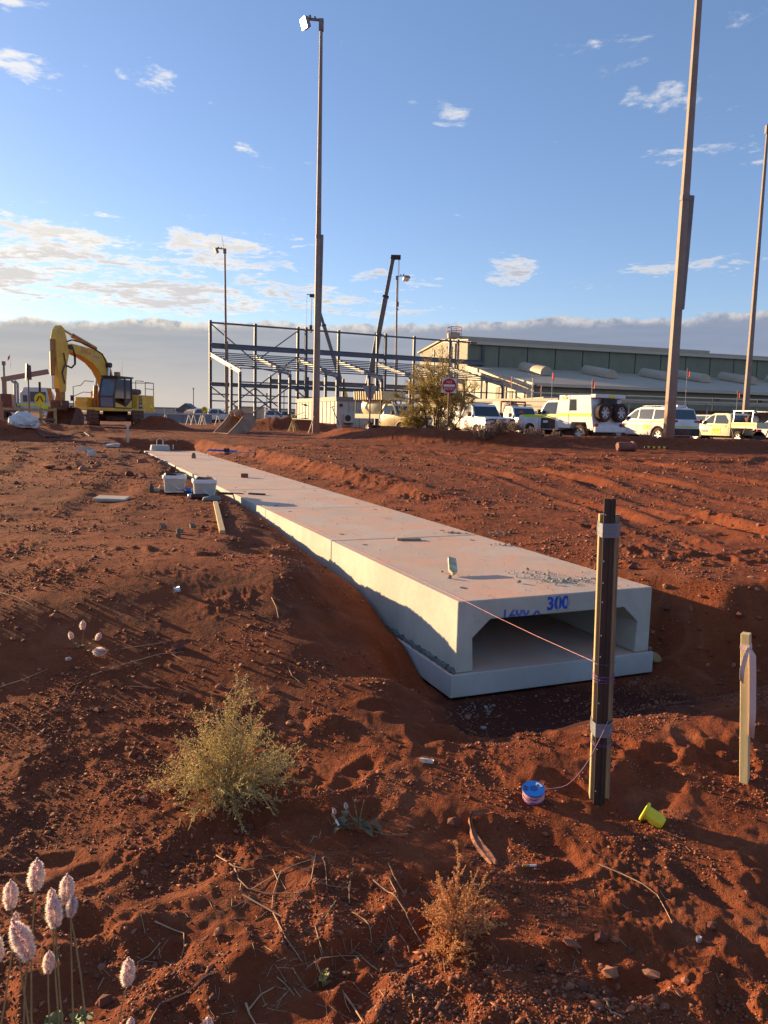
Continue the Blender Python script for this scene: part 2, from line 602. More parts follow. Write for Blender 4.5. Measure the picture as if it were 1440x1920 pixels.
def H(x, y, detail=True):
    x = np.atleast_1d(np.asarray(x, float))
    y = np.atleast_1d(np.asarray(y, float))
    s = (x - CU_O[0]) * CU_A[0] + (y - CU_O[1]) * CU_A[1]
    t = (x - CU_O[0]) * CU_R[0] + (y - CU_O[1]) * CU_R[1]
    big = fbm(x, y, 3.2, 3, 1)
    med = fbm(x, y, 0.9, 3, 2)
    far = 0.49 + 0.14 * ss(7, 22, y)
    wv = y + .55 * big - .35 * ss(.5, 3, x) + .25 * ss(-1, -3, x)
    nat = far * ss(2.7, 6.0, wv) + .045 * big * ss(2, 9, y) + 0.02 * big
    nat = nat - .06 * np.exp(-((x + 3.1) / .7) ** 2 - ((y - 13.8) / .35) ** 2) * 5.0
    # berm along the car park and heaps of spoil
    bd = segdist(x, y, BERM)
    nat = nat + (.50 + .16 * fbm(x, y, 2.2, 3, 4)) * np.exp(-(bd / .95) ** 2 * .8) * ss(-4.2, -1.5, x)
    for mx, my, sx, sy, mh in MOUNDS:
        nat = nat + mh * np.exp(-(((x - mx) / sx) ** 2 + ((y - my) / sy) ** 2)) * (1 + .25 * med)
    # pit in front of the culvert
    wob = .10 * med + .05 * fbm(x, y, .3, 2, 7)
    h = nat
    pf = ss(-1.35 + wob, -.45 + wob, s) * ss(-.75, -.12, t + wob) * (1 - ss(1.75, 2.9, t + wob))
    h = lerp(h, SLAB_BOT - .012, pf * (1 - ss(0.2, 1.2, s)))
    # left bank beside the culvert
    ins = ss(-.35, .1, s)
    zc = np.interp(s + wob * .5, [-.3, 0, .3, .65, .9, 1.15, 1.4, 1.8, 2.6, 3.3, 4.3, 5.4, 8, 14, 19], [-.10, -.09, -.03, .035, .075, .135, .205, .25, .262, .305, .375, .43, .455, .46, .47])
    face = zc + (.44 + .4 * med) * np.maximum(-t - .05, 0) + .035 * med * ss(.05, .4, -t)
    kk = .05
    left = h - kk * np.log1p(np.exp(np.clip((h - face) / kk, -30, 30)))
    left = lerp(SLAB_BOT - .02, left, ss(.03, .065, -t))
    # right side: backfilled floor, then the lit trench edge
    w = lerp(.85, .13, ss(-.2, 1.3, s))
    rfl = .40 - .02 * ss(3, 8, s) + .03 * med
    step = ss(2.35, 2.85, t + wob * 1.6) * ss(4.0, 6.5, s)
    right = lerp(np.minimum(nat, rfl + .06 * ss(1.6, 2.4, t)), nat + .06 * np.exp(-((t - 2.95) / .3) ** 2) * ss(4.5, 7, s), np.where(s > 4.0, lerp(ss(2.0, 4.5, t), step, ss(4.0, 6.5, s)), ss(2.0, 4.5, t)))
    right = lerp(SLAB_BOT - .015, right, ss(1.58 + .5 * w * 0, 1.58 + w, t + wob * .35))
    tr = np.where(t < .75, left, right)
    end = NUNIT * UNIT
    h = lerp(h, tr, ins * (1 - ss(end + .1, end + .9, s)))
    # trench carries on past the far end
    k2 = ss(end - .2, end + .3, s) * (1 - ss(end + 6, end + 8, s)) * ss(-.65, -.1, t + wob) * (1 - ss(2.3, 2.9, t + wob * 1.5))
    h = lerp(h, .12, k2)
    # under the culvert itself
    h = np.where((t > -.02) & (t < CU_W + .02) & (s > .03) & (s < end - .02), np.minimum(h, SLAB_BOT - .05), h)
    soft = ss(.02, .06, np.where(t < .7, -t, t - CU_W)) + (s < 0) + (s > end)
    soft = np.clip(soft, 0, 1)
    # ruts
    ru = 0
    for pts, hw, dp in RUTS:
        d = segdist(x, y, pts)
        d = d + .05 * med
        ru = ru + .8 * (.45 + ss(-.3, .5, fbm(x, y, 2.6, 2, 53))) * (-dp * np.exp(-(d / hw) ** 4) + dp * .6 * np.exp(-((d - hw * 1.75) / (hw * .5)) ** 2))
    h = h + ru * ss(5.0, 7.5, y)
    if not detail:
        return h
    for fx, fy, an, dp, k in FOOT:
        R = .24 * k
        q = (np.abs(x - fx) < R) & (np.abs(y - fy) < R)
        if not q.any():
            continue
        qx, qy = x[q] - fx, y[q] - fy
        l = (qx * math.cos(an) + qy * math.sin(an)) / (.135 * k)
        ww = (-qx * math.sin(an) + qy * math.cos(an)) / (.055 * k)
        r2 = np.sqrt(l * l + ww * ww)
        r2 = r2 * (1 + .25 * pn(x[q] * 14, y[q] * 14))
        h[q] += (-dp * np.exp(-r2 ** 4) + dp * .45 * np.exp(-((r2 - 1.4) / .35) ** 2)) * soft[q] * np.where((k > 1.5), np.exp(-(r2 / 1.8) ** 4), 1)
    # clods and crumbs: stronger where the ground has been dug over
    near = ss(60, 12, y)
    a1 = fbm(x, y, .34, 2, 21)
    a2 = fbm(x, y, .13, 2, 22)
    a3 = fbm(x, y, .052, 2, 23)
    lump = np.maximum(a2 - .08, 0)
    lump3 = np.maximum(a3 - .05, 0)
    dug = ss(-.25, .35, fbm(x, y, 1.7, 2, 25))
    mask = ss(-.1, .5, fbm(x, y, .8, 2, 26))
    amp = lerp(.65, 1.25, dug)
    inpit = pf * (1 - ss(0.2, 1.2, s))
    amp = amp * (1 - .75 * inpit)
    a4 = fbm(x, y, .022, 2, 24)
    crumb = ss(.05, .45, fbm(x, y, .65, 3, 27) + .12 * (dug - .5))
    det = amp * (.008 * a1 + .0035 * a2 + crumb * (.022 * lump + .020 * lump3 + .004 * a3 + .010 * np.maximum(a4, 0)) + .0016 * a3 + .0012 * a4)
    clod = np.maximum(fbm(x, y, .22, 2, 31) - .24, 0) * ss(.1, .5, fbm(x, y, 2.4, 2, 32))
    det = det + .10 * clod * (1 - inpit)
    # further off only coarser relief can be resolved by the sheet: keep it rough there
    det = det + ss(5, 12, y) * (.006 * a1 + .013 * lump * mask)
    heap = np.exp(-(bd / 1.1) ** 2) * ss(-4.2, -1.5, x)
    det = det * (1 + 1.2 * heap) * (1 + .8 * (ss(2.2, 2.6, t) * ss(3.8, 3.0, t) * ss(4, 6, s) * ss(22, 19, s)))
    det = det + .035 * fbm(x, y, .7, 3, 41) * ss(9, 25, y)
    h = h + det * soft
    return h


def g1(x, y):
    return float(H(np.array([x]), np.array([y]))[0])


def hit(px, py, tmax=90.0):
    """where the line of sight through a photograph pixel meets the ground"""
    d = ray(px, py)
    ys = np.exp(np.linspace(math.log(1.2), math.log(tmax), 3000))
    z = EYE + d.z * ys
    hh = H(d.x * ys, ys)
    i = np.argmax(z < hh)
    return Vector((d.x * ys[i], ys[i], float(hh[i])))


def dirt_material():
    m = bpy.data.materials.new('red_dirt')
    m.use_nodes = True
    t = NT(m.node_tree)
    b = t.n['Principled BSDF']
    g = t.node('ShaderNodeNewGeometry')
    P = g.outputs['Position']
    n1 = t.noise(P, .55, 6, .62)
    n2 = t.noise(P, 5.5, 6, .65)
    n3 = t.noise(P, 45, 4, .7)
    n4 = t.noise(P, 150, 3, .7)
    c = t.mix(t.ramp(n1, .33, .66), (.150, .036, .0145), (.225, .058, .022))
    c = t.mix(t.math('MULTIPLY', t.ramp(n2, .40, .68), .55), c, (.265, .076, .031))
    c = t.mix(t.math('MULTIPLY', t.ramp(n3, .52, .74), .45), c, (.095, .025, .012))
    c = t.mix(t.math('MULTIPLY', t.ramp(n4, .60, .75), .45), c, (.30, .11, .056))
    c = t.mix(t.math('MULTIPLY', t.ramp(t.noise(P, 1.3, 5, .7, .5), .50, .66), .45), c, (.105, .042, .024))
    c = t.mix(t.math('MULTIPLY', t.ramp(t.noise(P, 2.6, 6, .7, .8), .54, .66), .40), c, (.30, .115, .058))
    # dry pale grit in specks
    v = t.node('ShaderNodeTexVoronoi', feature='F1')
    t.put(v.inputs['Vector'], P)
    v.inputs['Scale'].default_value = 55
    spk = t.math('MULTIPLY', t.ramp(v.outputs['Distance'], .22, .12), t.ramp(n2, .46, .62))
    c = t.mix(t.math('MULTIPLY', spk, .55), c, (.29, .105, .055))
    # deeper colour over the dug floor in front of the culvert
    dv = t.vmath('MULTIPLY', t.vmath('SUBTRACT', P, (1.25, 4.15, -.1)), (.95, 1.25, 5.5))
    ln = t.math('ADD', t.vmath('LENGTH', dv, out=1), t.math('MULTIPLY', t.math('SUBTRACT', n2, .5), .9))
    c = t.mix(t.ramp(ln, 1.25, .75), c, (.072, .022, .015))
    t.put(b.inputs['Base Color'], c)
    b.inputs['Roughness'].default_value = .95
    b.inputs['Specular IOR Level'].default_value = .12
    hgt = t.math('ADD', t.math('MULTIPLY', n3, 1.0), t.math('ADD', t.math('MULTIPLY', n4, .45), t.math('MULTIPLY', t.noise(P, 16, 4, .6), 1.6)))
    sp = t.node('ShaderNodeSeparateXYZ')
    t.l.new(P, sp.inputs[0])
    coarse = t.math('MULTIPLY', t.math('ADD', t.noise(P, 4.5, 5, .65), t.noise(P, 1.6, 4, .6)), t.ramp(sp.outputs[1], 8, 26, 0.0, 4.5))
    hgt = t.math('ADD', hgt, coarse)
    bn = t.node('ShaderNodeBump')
    bn.inputs['Distance'].default_value = .011
    bn.inputs['Strength'].default_value = .9
    t.put(bn.inputs['Height'], hgt)
    t.l.new(bn.outputs[0], b.inputs['Normal'])
    return m


DIRT = dirt_material()


def build_ground():
    fan = rad(31)
    nf = 720
    wide = rad(52)
    edge = np.linspace(fan, wide, 100)[1:]
    a = list(-edge[::-1]) + list(np.linspace(-fan, fan, nf)) + list(edge)
    rest = np.linspace(wide, 2 * PI - wide, 70)[1:-1]
    ang = np.array(a + list(rest))
    nc = len(ang)
    # rows: part even in log distance, part even in 1/distance, so near ground and far ground are both fine enough
    rr = np.exp(np.linspace(math.log(.9), math.log(2600), 40000))
    dens = 1.0 / rr * (ss(160, 40, rr) * .9 + .045) + 1.15 / rr ** 2
    cum = np.cumsum(dens * np.gradient(rr))
    cum = (cum - cum[0]) / (cum[-1] - cum[0])
    nr = 800
    R = np.interp(np.linspace(0, 1, nr), cum, rr)
    A, RR = np.meshgrid(ang, R)
    X = (RR * np.sin(A)).ravel()
    Y = (RR * np.cos(A)).ravel()
    Z = H(X, Y)
    # the plain rolls off to the horizon
    Zf = .55 + 0 * X
    k = ss(70, 140, np.hypot(X, Y))
    Z = Z * (1 - k) + Zf * k
    co = np.stack([X, Y, Z], 1)
    co = np.vstack([co, [[0, 0, g1(0, .3)]]])
    i = np.arange(nr - 1)[:, None] * nc
    j = np.arange(nc)[None, :]
    j2 = (j + 1) % nc
    q = np.stack([i + j, i + j2, i + nc + j2, i + nc + j], -1).reshape(-1, 4)[:, ::-1]
    tri = np.stack([np.full(nc, nr * nc), (np.arange(nc) + 1) % nc, np.arange(nc)], 1)[:, ::-1]
    tri = np.stack([np.full(nc, nr * nc), np.arange(nc), (np.arange(nc) + 1) % nc], 1)[:, ::-1]
    me = bpy.data.meshes.new('ground')
    nv, nq, ntr = len(co), len(q), len(tri)
    me.vertices.add(nv)
    me.vertices.foreach_set('co', co.ravel().astype(np.float32))
    loops = np.concatenate([q.ravel(), tri.ravel()]).astype(np.int32)
    me.loops.add(len(loops))
    me.loops.foreach_set('vertex_index', loops)
    me.polygons.add(nq + ntr)
    me.polygons.foreach_set('loop_start', np.concatenate([np.arange(nq) * 4, nq * 4 + np.arange(ntr) * 3]).astype(np.int32))
    me.update(calc_edges=True)
    me.shade_smooth()
    me.materials.append(DIRT)
    o = fin('ground', me)
    tag(o, kind='structure')
    return o


GROUND = build_ground()
CLEAR = []          # spots kept free of loose stones: (x, y, r)


def on_culvert(x, y):
    s = (x - CU_O[0]) * CU_A[0] + (y - CU_O[1]) * CU_A[1]
    t = (x - CU_O[0]) * CU_R[0] + (y - CU_O[1]) * CU_R[1]
    return (t > -.10) & (t < CU_W + .10) & (s > -.06) & (s < NUNIT * UNIT + .05)


# ------------------------------------------------------------------ box culvert
def cpos(s, t, z):
    p = CU_O + CU_A * s + CU_R * t
    return Vector((p[0], p[1], z))


def concrete(name, col, pink=0.0):
    m = bpy.data.materials.new(name)
    m.use_nodes = True
    t = NT(m.node_tree)
    b = t.n['Principled BSDF']
    g = t.node('ShaderNodeNewGeometry')
    P = g.outputs['Position']
    n1 = t.noise(P, 1.6, 6, .65, .4)
    n2 = t.noise(P, 11, 6, .7)
    n3 = t.noise(P, 90, 3, .7)
    c = t.mix(t.ramp(n1, .3, .7), tuple(q * .80 for q in col), tuple(q * 1.05 for q in col))
    c = t.mix(t.math('MULTIPLY', t.ramp(n2, .5, .72), .30), c, tuple(q * .72 for q in col))
    sp = t.node('ShaderNodeSeparateXYZ')
    t.l.new(g.outputs['Normal'], sp.inputs[0])
    up = t.ramp(sp.outputs[2], .6, .95)
    # red dust lies on the upward faces, thicker in drifts
    du = t.math('ADD', t.math('MULTIPLY', t.ramp(t.noise(P, 2.1, 6, .7, .6), .36, .70), .62), .30)
    c = t.mix(t.math('MULTIPLY', t.math('MULTIPLY', du, up), .95), c, (.70, .37, .24))
    st = t.ramp(t.noise(P, 3.7, 5, .7, 1.0), .60, .72)
    c = t.mix(t.math('MULTIPLY', t.math('MULTIPLY', st, up), .55), c, (.42, .15, .07))
    hole = t.node('ShaderNodeTexVoronoi', feature='F1')
    t.put(hole.inputs['Vector'], P)
    hole.inputs['Scale'].default_value = 26
    pit = t.math('MULTIPLY', t.ramp(hole.outputs['Distance'], .085, .05), t.ramp(n2, .52, .58))
    c = t.mix(t.math('MULTIPLY', pit, t.math('SUBTRACT', 1.0, up)), c, tuple(q * .5 for q in col))
    t.put(b.inputs['Base Color'], c)
    b.inputs['Roughness'].default_value = .82
    b.inputs['Specular IOR Level'].default_value = .25
    bn = t.node('ShaderNodeBump')
    bn.inputs['Distance'].default_value = .0022
    t.put(bn.inputs['Height'], t.math('SUBTRACT', t.math('ADD', n3, t.math('MULTIPLY', n2, 1.4)), t.math('MULTIPLY', pit, 2.0)))
    t.l.new(bn.outputs[0], b.inputs['Normal'])
    return m


CONC = concrete('culvert_concrete', (.50, .485, .42))
CONC2 = concrete('slab_concrete', (.48, .49, .47))
MORTAR = mat('wet_mortar', (.135, .15, .145), .8, .25, 30, .006, 60)
HOLE = mat('anchor_recess_dark', (.12, .10, .09), .9, .2, 20)
BLUEPAINT = mat('stencil_blue', (.015, .08, .46), .7, .35, 22)
CU_ROT = math.atan2(CU_A[1], CU_A[0])          # local x along the culvert, y to its left


def build_culvert():
    prof_out = [(0, CU_BOT), (0, CU_TOP), (-CU_W, CU_TOP), (-CU_W, CU_BOT)]
    wl, ha, slab, ft = .122, .112, .127, .012
    roofz = CU_TOP - slab
    # one cross-section in (y, z), y = -t
    sec = [(0, CU_BOT), (0, CU_TOP), (-CU_W, CU_TOP), (-CU_W, CU_BOT), (-CU_W + wl, CU_BOT), (-CU_W + wl - .012, roofz - ha), (-CU_W + wl + ha, roofz),
           (-wl - ha, roofz), (-wl + .012, roofz - ha), (-wl, CU_BOT)]
    n = len(sec)
    L = UNIT - .014
    labels = ['precast concrete culvert lid with blue stencilled figures on its end',
              'second concrete culvert lid, behind the one with blue stencilled figures',
              'third concrete culvert lid, crossed by the long thin bucket shadow',
              'fourth concrete culvert lid, beside the buckets',
              'fifth concrete culvert lid, with a brick lying on top',
              'sixth concrete culvert lid, just beyond the brick',
              'seventh concrete culvert lid, next to the far end lid',
              'last concrete culvert lid at the far end of the row']
    mb = MB()
    P = [(0, y, z) for y, z in sec] + [(L, y, z) for y, z in sec]
    # end caps cut into quads so the arch opening stays open
    caps = [(0, 1, 7, 8), (0, 8, 9), (1, 2, 6, 7), (2, 3, 5, 6), (3, 4, 5)]
    F = []
    for c in caps:
        F.append(c)
        F.append(tuple(i + n for i in c[::-1]))
    for i in range(n):
        j = (i + 1) % n
        F.append((i, i + n, j + n, j))
    mb.add(P, F)
    ri = random.Random(3)
    first = None
    for k in range(NUNIT):
        root = thing('culvert_lid', labels[k], 'culvert', (*cpos(k * UNIT + .004, 0, 0).xy, ri.uniform(-.004, .0)), CU_ROT, 'precast lids of the concrete culvert')
        if first is None:
            o = mb.build('lid_shell', CONC, root, bevel=.007, seg=2)
            first = o
            hm = MB()
            hm.lathe([(.036, -.001), (.036, .0015), (0, .0016)], 14)
            hm.v = [(x, y * .62, z) for x, y, z in hm.v]
            hole = hm.build('lifting_recess', HOLE, None)
            hole.parent = root
            hole.location = (.34, -.22, CU_TOP)
        else:
            o = first.copy()
            COL.objects.link(o)
            o.parent = root
        for i, (hs, ht) in enumerate(((.34, .22), (.34, CU_W - .22), (UNIT - .28, .22), (UNIT - .28, CU_W - .22))):
            if k == 0 and i == 0:
                continue
            h2 = hole.copy()
            COL.objects.link(h2)
            h2.parent = root
            h2.location = (hs, -ht, CU_TOP)
        if k == 0:
            # stencilled size on the end face, worn away to the left
            mt = Matrix(((0, 0, -1, -.0012), (-1, 0, 0, -.735), (0, 1, 0, CU_TOP - .062), (0, 0, 0, 1)))
            text_mesh('300', .118, BLUEPAINT, root, mt, 'stencil_lettering', .0006, bold=.0035)
            mt2 = Matrix(((0, 0, -1, -.0012), (-1, 0, 0, -.455), (0, 1, 0, CU_TOP - .088), (0, 0, 0, 1)))
            tx = text_mesh('1200 x', .105, mat('stencil_blue_worn', (.07, .13, .42), .7, .5, 18), root, mt2, 'stencil_lettering', .0006, bold=.003, cut=.004)
            st = MB()
            for yy in (-.737, -.812):
                for zz in (CU_TOP - .072,):
                    st.box((-.0022, yy, zz), (.0012, .007, .11))
            st.build('stencil_bridge', CONC, root)['kind'] = 'stuff'
            MORT = MB()
            rr = random.Random(9)
    # base slabs and the mortar bed
    sb = MB()
    sb.box((0, -.75, (CU_BOT + SLAB_BOT) / 2 - .003), (UNIT - .01, 1.585, CU_BOT - SLAB_BOT - .006))
    sl0 = None
    sl_lab = ['concrete base slab under the front culvert lid', 'second concrete base slab from the open culvert end', 'concrete base slab further along under the culvert']
    for k in range(NUNIT):
        p = cpos((k + .5) * UNIT - .008 + (-.012 if k == 0 else 0), 0, 0)
        if sl0 is None:
            sl0 = sb.build('base_slab', CONC2, None, bevel=.006)
            o = sl0
        else:
            o = sl0.copy()
            COL.objects.link(o)
        o.location = p
        o.rotation_euler = (0, 0, CU_ROT)
        tag(o, sl_lab[min(k, 2)], 'slab', 'base slabs under the culvert')
    # squeezed-out mortar along the joint between lid and slab
    mm = MB()
    rr = random.Random(4)
    for side, tt in ((-1, -.012), (1, CU_W + .010)):
        s = .02
        while s < 7.5:
            L2 = rr.uniform(.03, .07)
            r = rr.uniform(.010, .020)
            c = cpos(s, tt, CU_BOT + r * .45)
            mm.box(c, (L2 * 1.3, r * 1.6, r * 1.7), rotm(rr.uniform(-.3, .3), rr.uniform(-.3, .3), CU_ROT + rr.uniform(-.25, .25)))
            s += L2 * .8
    o = mm.build('mortar_seam', MORTAR, None, smooth=True, bevel=.004, seg=1)
    tag(o, 'dark squeezed mortar along the foot of the culvert lids', 'mortar', kind='stuff')


build_culvert()
# ------------------------------------------------------------------ foreground things
WOOD = mat('raw_pine', (.46, .34, .17), .75, .25, 3, .0008, 60, stretch=(14, 14, 1.2), dust=.15)
WOODG = mat('weathered_pine', (.34, .235, .15), .8, .35, 3, .001, 60, stretch=(16, 16, 1.2), dust=.25)
PICKET = mat('rusty_black_steel', (.035, .022, .017), .55, .5, 18, .0006, 80, stretch=(1, 1, .25), spec=.5, dust=.18)
TAPE = mat('grey_duct_tape', (.20, .20, .225), .42, .1, 5, .0015, 8, stretch=(1, 1, 30))
TWINE = mat('pink_twine', (.66, .32, .32), .8, .2, 50)
TWINEP = mat('purple_twine', (.22, .09, .26), .8, .3, 50)
WHITE = mat('white_print', (.75, .75, .74), .6, .05)
BLACKM = mat('black_plastic', (.018, .018, .02), .5, .2, 9, dust=.15)
BLUEP = mat('blue_plastic', (.012, .13, .52), .38, .1, 9)
YEL = mat('yellow_plastic', (.82, .68, .03), .5, .10, 9, .001, 60, dust=.08)


def upright(name, label, cat, base, top, group=None):
    """an Empty at a base point whose z axis points at top"""
    r = thing(name, label, cat, base, 0, group)
    d = (Vector(top) - Vector(base)).normalized()
    q = Vector((0, 0, 1)).rotation_difference(d)
    r.rotation_mode = 'QUATERNION'
    r.rotation_quaternion = q
    return r


def marker_post():
    b = hit(1122, 1509)
    top = at(1143, 935, b.y - .01)
    r = upright('marker_post', 'dark steel picket taped to a pale timber stake in front of the culvert mouth', 'post', b, top)
    h = (top - b).length
    r.rotation_quaternion = r.rotation_quaternion @ Matrix.Rotation(rad(-8), 3, 'Z').to_quaternion()
    m = MB()
    m.box((.002, 0, h / 2 - .2), (.046, .006, h + .4))
    m.box((.010, .016, h / 2 - .2), (.006, .030, h + .4))
    m.box((.010, -.005, h / 2 - .2), (.008, .006, h + .4))
    m.build('steel_picket', PICKET, r, bevel=.0012, seg=1)
    ht = h - .068
    m = MB()
    m.box((.004, .052, ht / 2 - .15), (.072, .036, ht + .3))
    m.build('timber_stake', WOOD, r, bevel=.002, seg=1)
    m = MB()
    m.box((.0445, .046, ht / 2 - .13), (.008, .020, ht + .26))
    m.build('timber_strip', WOODG, r)
    hm = MB()
    hm.lathe([(.0032, 0), (.0028, .0012), (0, .0014)], 8, rotm(PI / 2), (0, 0, 0))  # white discs: sunlit timber seen through the holes, painted as a pale colour
    h0 = None
    zs = [.12, .235, .395, .51, .60, .665, .755, .845, .91, .99, 1.075]
    for z in (.115, .245, .445, .545, .645, .735, .875, .955, 1.045, 1.145, 1.235):
        zz = z * h / 1.30
        if h0 is None:
            h0 = hm.build('sunlit_hole_disc', WHITE, r, smooth=True)
        else:
            h0b = h0.copy()
            COL.objects.link(h0b)
            h0b.parent = r
            h0b.location = (-.0145, -.0028, zz)
    h0.location = (-.0145, -.0028, .06)
    for z0, z1 in ((h - .155, h - .10), (.298, .355)):
        m = MB()
        for k in range(3):
            zz = lerp(z0, z1, (k + .5) / 3)
            hh = (z1 - z0) / 3 * 1.12
            e = .0015 * (k % 2)
            P = [(-.0345 - e, .073), (-.0345 - e, .030), (-.0235, -.0045 - e), (.030 + e, -.0105), (.0505 + e, .030), (.0505 + e, .073)]
            n = len(P)
            V = [(x, y, zz - hh / 2 + .002 * math.sin(i * 2.1 + k)) for i, (x, y) in enumerate(P)] + [(x, y, zz + hh / 2 + .002 * math.sin(i * 1.7 + k)) for i, (x, y) in enumerate(P)]
            m.add(V, [(i, (i + 1) % n, (i + 1) % n + n, i + n) for i in range(n)])
        m.build('tape_wrap', TAPE, r, fix=False)
    m = MB()
    for k, z in enumerate((.535, .548, .556, .563, .612, .262, .272)):
        zz = z * h / 1.30
        tl = random.uniform(-.008, .008)
        m.tube([(-.035, .03, zz), (-.024, -.006, zz + tl * .3), (.026, -.010, zz + tl * .7), (.052, .03, zz + tl), (.052, .074, zz + tl), (-.035, .074, zz), (-.035, .03, zz)], .0011, 4)
    m.build('twine_wrap', TWINEP, r)['kind'] = 'stuff'
    # string from the culvert to this post
    a = Vector((0, 0, 0))
    p0 = cpos(6.2, .05, CU_TOP + .004)
    p1 = cpos(.0, .035, CU_TOP + .005)
    p2 = at(1112, 1240, b.y + .035)
    m = MB()
    m.tube([p0, cpos(3, .048, CU_TOP + .004), cpos(1.2, .04, CU_TOP + .004), p1, p1.lerp(p2, .33) - Vector((0, 0, .006)), p1.lerp(p2, .66) - Vector((0, 0, .006)), p2], .0010, 5)
    o = m.build('string_line', TWINE, None)
    kq = p1.lerp(p2, .235)
    m2 = MB().tube([kq + Vector((-.002, 0, .024)), kq + Vector((.001, -.002, 0)), kq + Vector((.002, 0, -.022))], .0016, 5)
    m2.build('string_tag', mat('pink_tag', (.75, .22, .22), .7), o)
    tag(o, 'tight pink string line from the culvert corner to the taped post', 'string')
    # slack twine to the spool
    sp = hit(1000, 1500)
    pts = [at(1140, 1352, b.y - .012), at(1121, 1392, b.y - .03), at(1095, 1438, b.y - .03), at(1062, 1472, b.y - .02), sp + Vector((.055, .0, .048))]
    cv = []
    for i in range(len(pts) - 1):
        for k in range(4):
            q = k / 4
            P = [pts[max(i - 1, 0)], pts[i], pts[i + 1], pts[min(i + 2, len(pts) - 1)]]
            cv.append(.5 * ((2 * P[1]) + (P[2] - P[0]) * q + (2 * P[0] - 5 * P[1] + 4 * P[2] - P[3]) * q * q + (3 * P[1] - P[0] - 3 * P[2] + P[3]) * q ** 3))
    cv.append(pts[-1])
    o = MB().tube(cv, .0013, 5).build('loose_twine', mat('lilac_twine', (.50, .27, .38), .8), None)
    tag(o, 'slack lilac twine hanging from the taped post to the blue spool', 'twine')
    # spool
    r = thing('twine_spool', 'blue plastic spool wound with pink and purple twine on the dirt', 'spool', sp + Vector((0, 0, -.004)), .5)
    r.rotation_euler = (rad(13), rad(-9), .3)
    m = MB().lathe([(.047, 0), (.047, .004), (.02, .005)], 28)
    m.build('lower_flange', mat('violet_plastic', (.09, .06, .32), .4), r, smooth=True)
    m = MB().lathe([(.017, .058), (.047, .058), (.0475, .060), (.047, .063), (.017, .063), (.016, .05), (.017, .058)], 28)
    m.build('upper_flange', BLUEP, r, smooth=True)
    m = MB().lathe([(.0165, .063), (.0165, .02), (0, .02)], 16)
    m.build('hub_bore', mat('blue_plastic_dark', (.008, .05, .25), .5), r, smooth=True)
    rr = random.Random(2)
    for nm, mm, N in (('wound_twine', TWINE, 24), ('wound_twine', TWINEP, 16)):
        m = MB()
        for k in range(N):
            z = rr.uniform(.006, .056)
            R = .041 + rr.uniform(-.004, .0035)
            tl = rr.uniform(-.010, .010)
            z = min(max(z, .006 + abs(tl)), .055 - abs(tl))
            ph = rr.uniform(0, 6)
            m.tube([(R * math.cos(u), R * math.sin(u), z + tl * math.sin(u + ph)) for u in np.linspace(0, 2 * PI, 22)], .0016, 4, caps=False)
        if N == 24:
            m.lathe([(.036, .005), (.038, .03), (.036, .057)], 20)
        m.build(nm, mm, r, smooth=True)
    m = MB()
    m.add([(.040 * math.cos(a), .040 * math.sin(a), .0636) for a in np.linspace(-.1, .75, 8)] + [(.024 * math.cos(a), .024 * math.sin(a), .0636) for a in np.linspace(.75, -.1, 8)], [tuple(range(16))])
    m.build('paper_label', WHITE, r, fix=False)
    m = MB()
    for k in range(7):
        m.box((.026 + .0, .002 + k * .0022, .0640), (.009, .0011, .0003))
    m.build('barcode', BLACKM, r)['kind'] = 'stuff'
    m = MB()
    for a0 in (2.3, 2.75):
        m.add([(.042 * math.cos(a), .042 * math.sin(a), .0637) for a in np.linspace(a0, a0 + .3, 5)] + [(.026 * math.cos(a), .026 * math.sin(a), .0637) for a in np.linspace(a0 + .3, a0, 5)], [tuple(range(10))])
    m.build('printed_mark', BLACKM, r, fix=False)['kind'] = 'stuff'
    CLEAR.append((sp.x, sp.y, .12))
    CLEAR.append((b.x, b.y, .12))
    # yellow cap
    c = hit(1232, 1548)
    r = thing('picket_cap', 'small yellow plastic cap lying on its side near the taped post', 'cap', c + Vector((-.012, .01, .028)), 0)
    dx = (at(1246, 1546, c.y - .02) - at(1217, 1526, c.y + .012))
    r.rotation_mode = 'QUATERNION'
    r.rotation_quaternion = Vector((0, 0, 1)).rotation_difference(dx.normalized())
    r.scale = (1.0, 1.0, .88)
    m = MB().lathe([(.030, -.048), (.0315, -.044), (.0315, .030), (.024, .048), (0, .050)], 8)
    m.lathe([(.026, .03), (.0265, -.048), (.030, -.048)], 8)
    m.build('cap_body', YEL, r, bevel=.003, smooth=True, angle=50)
    m = MB().lathe([(.033, -.052), (.041, -.050), (.041, -.038), (.033, -.036)], 16)
    m.build('collar', YEL, r, smooth=True, bevel=.0015)
    m = MB().box((0, -.0318, -.020), (.012, .004, .012))
    m.build('slot', BLACKM, r)
    CLEAR.append((c.x, c.y, .09))


marker_post()


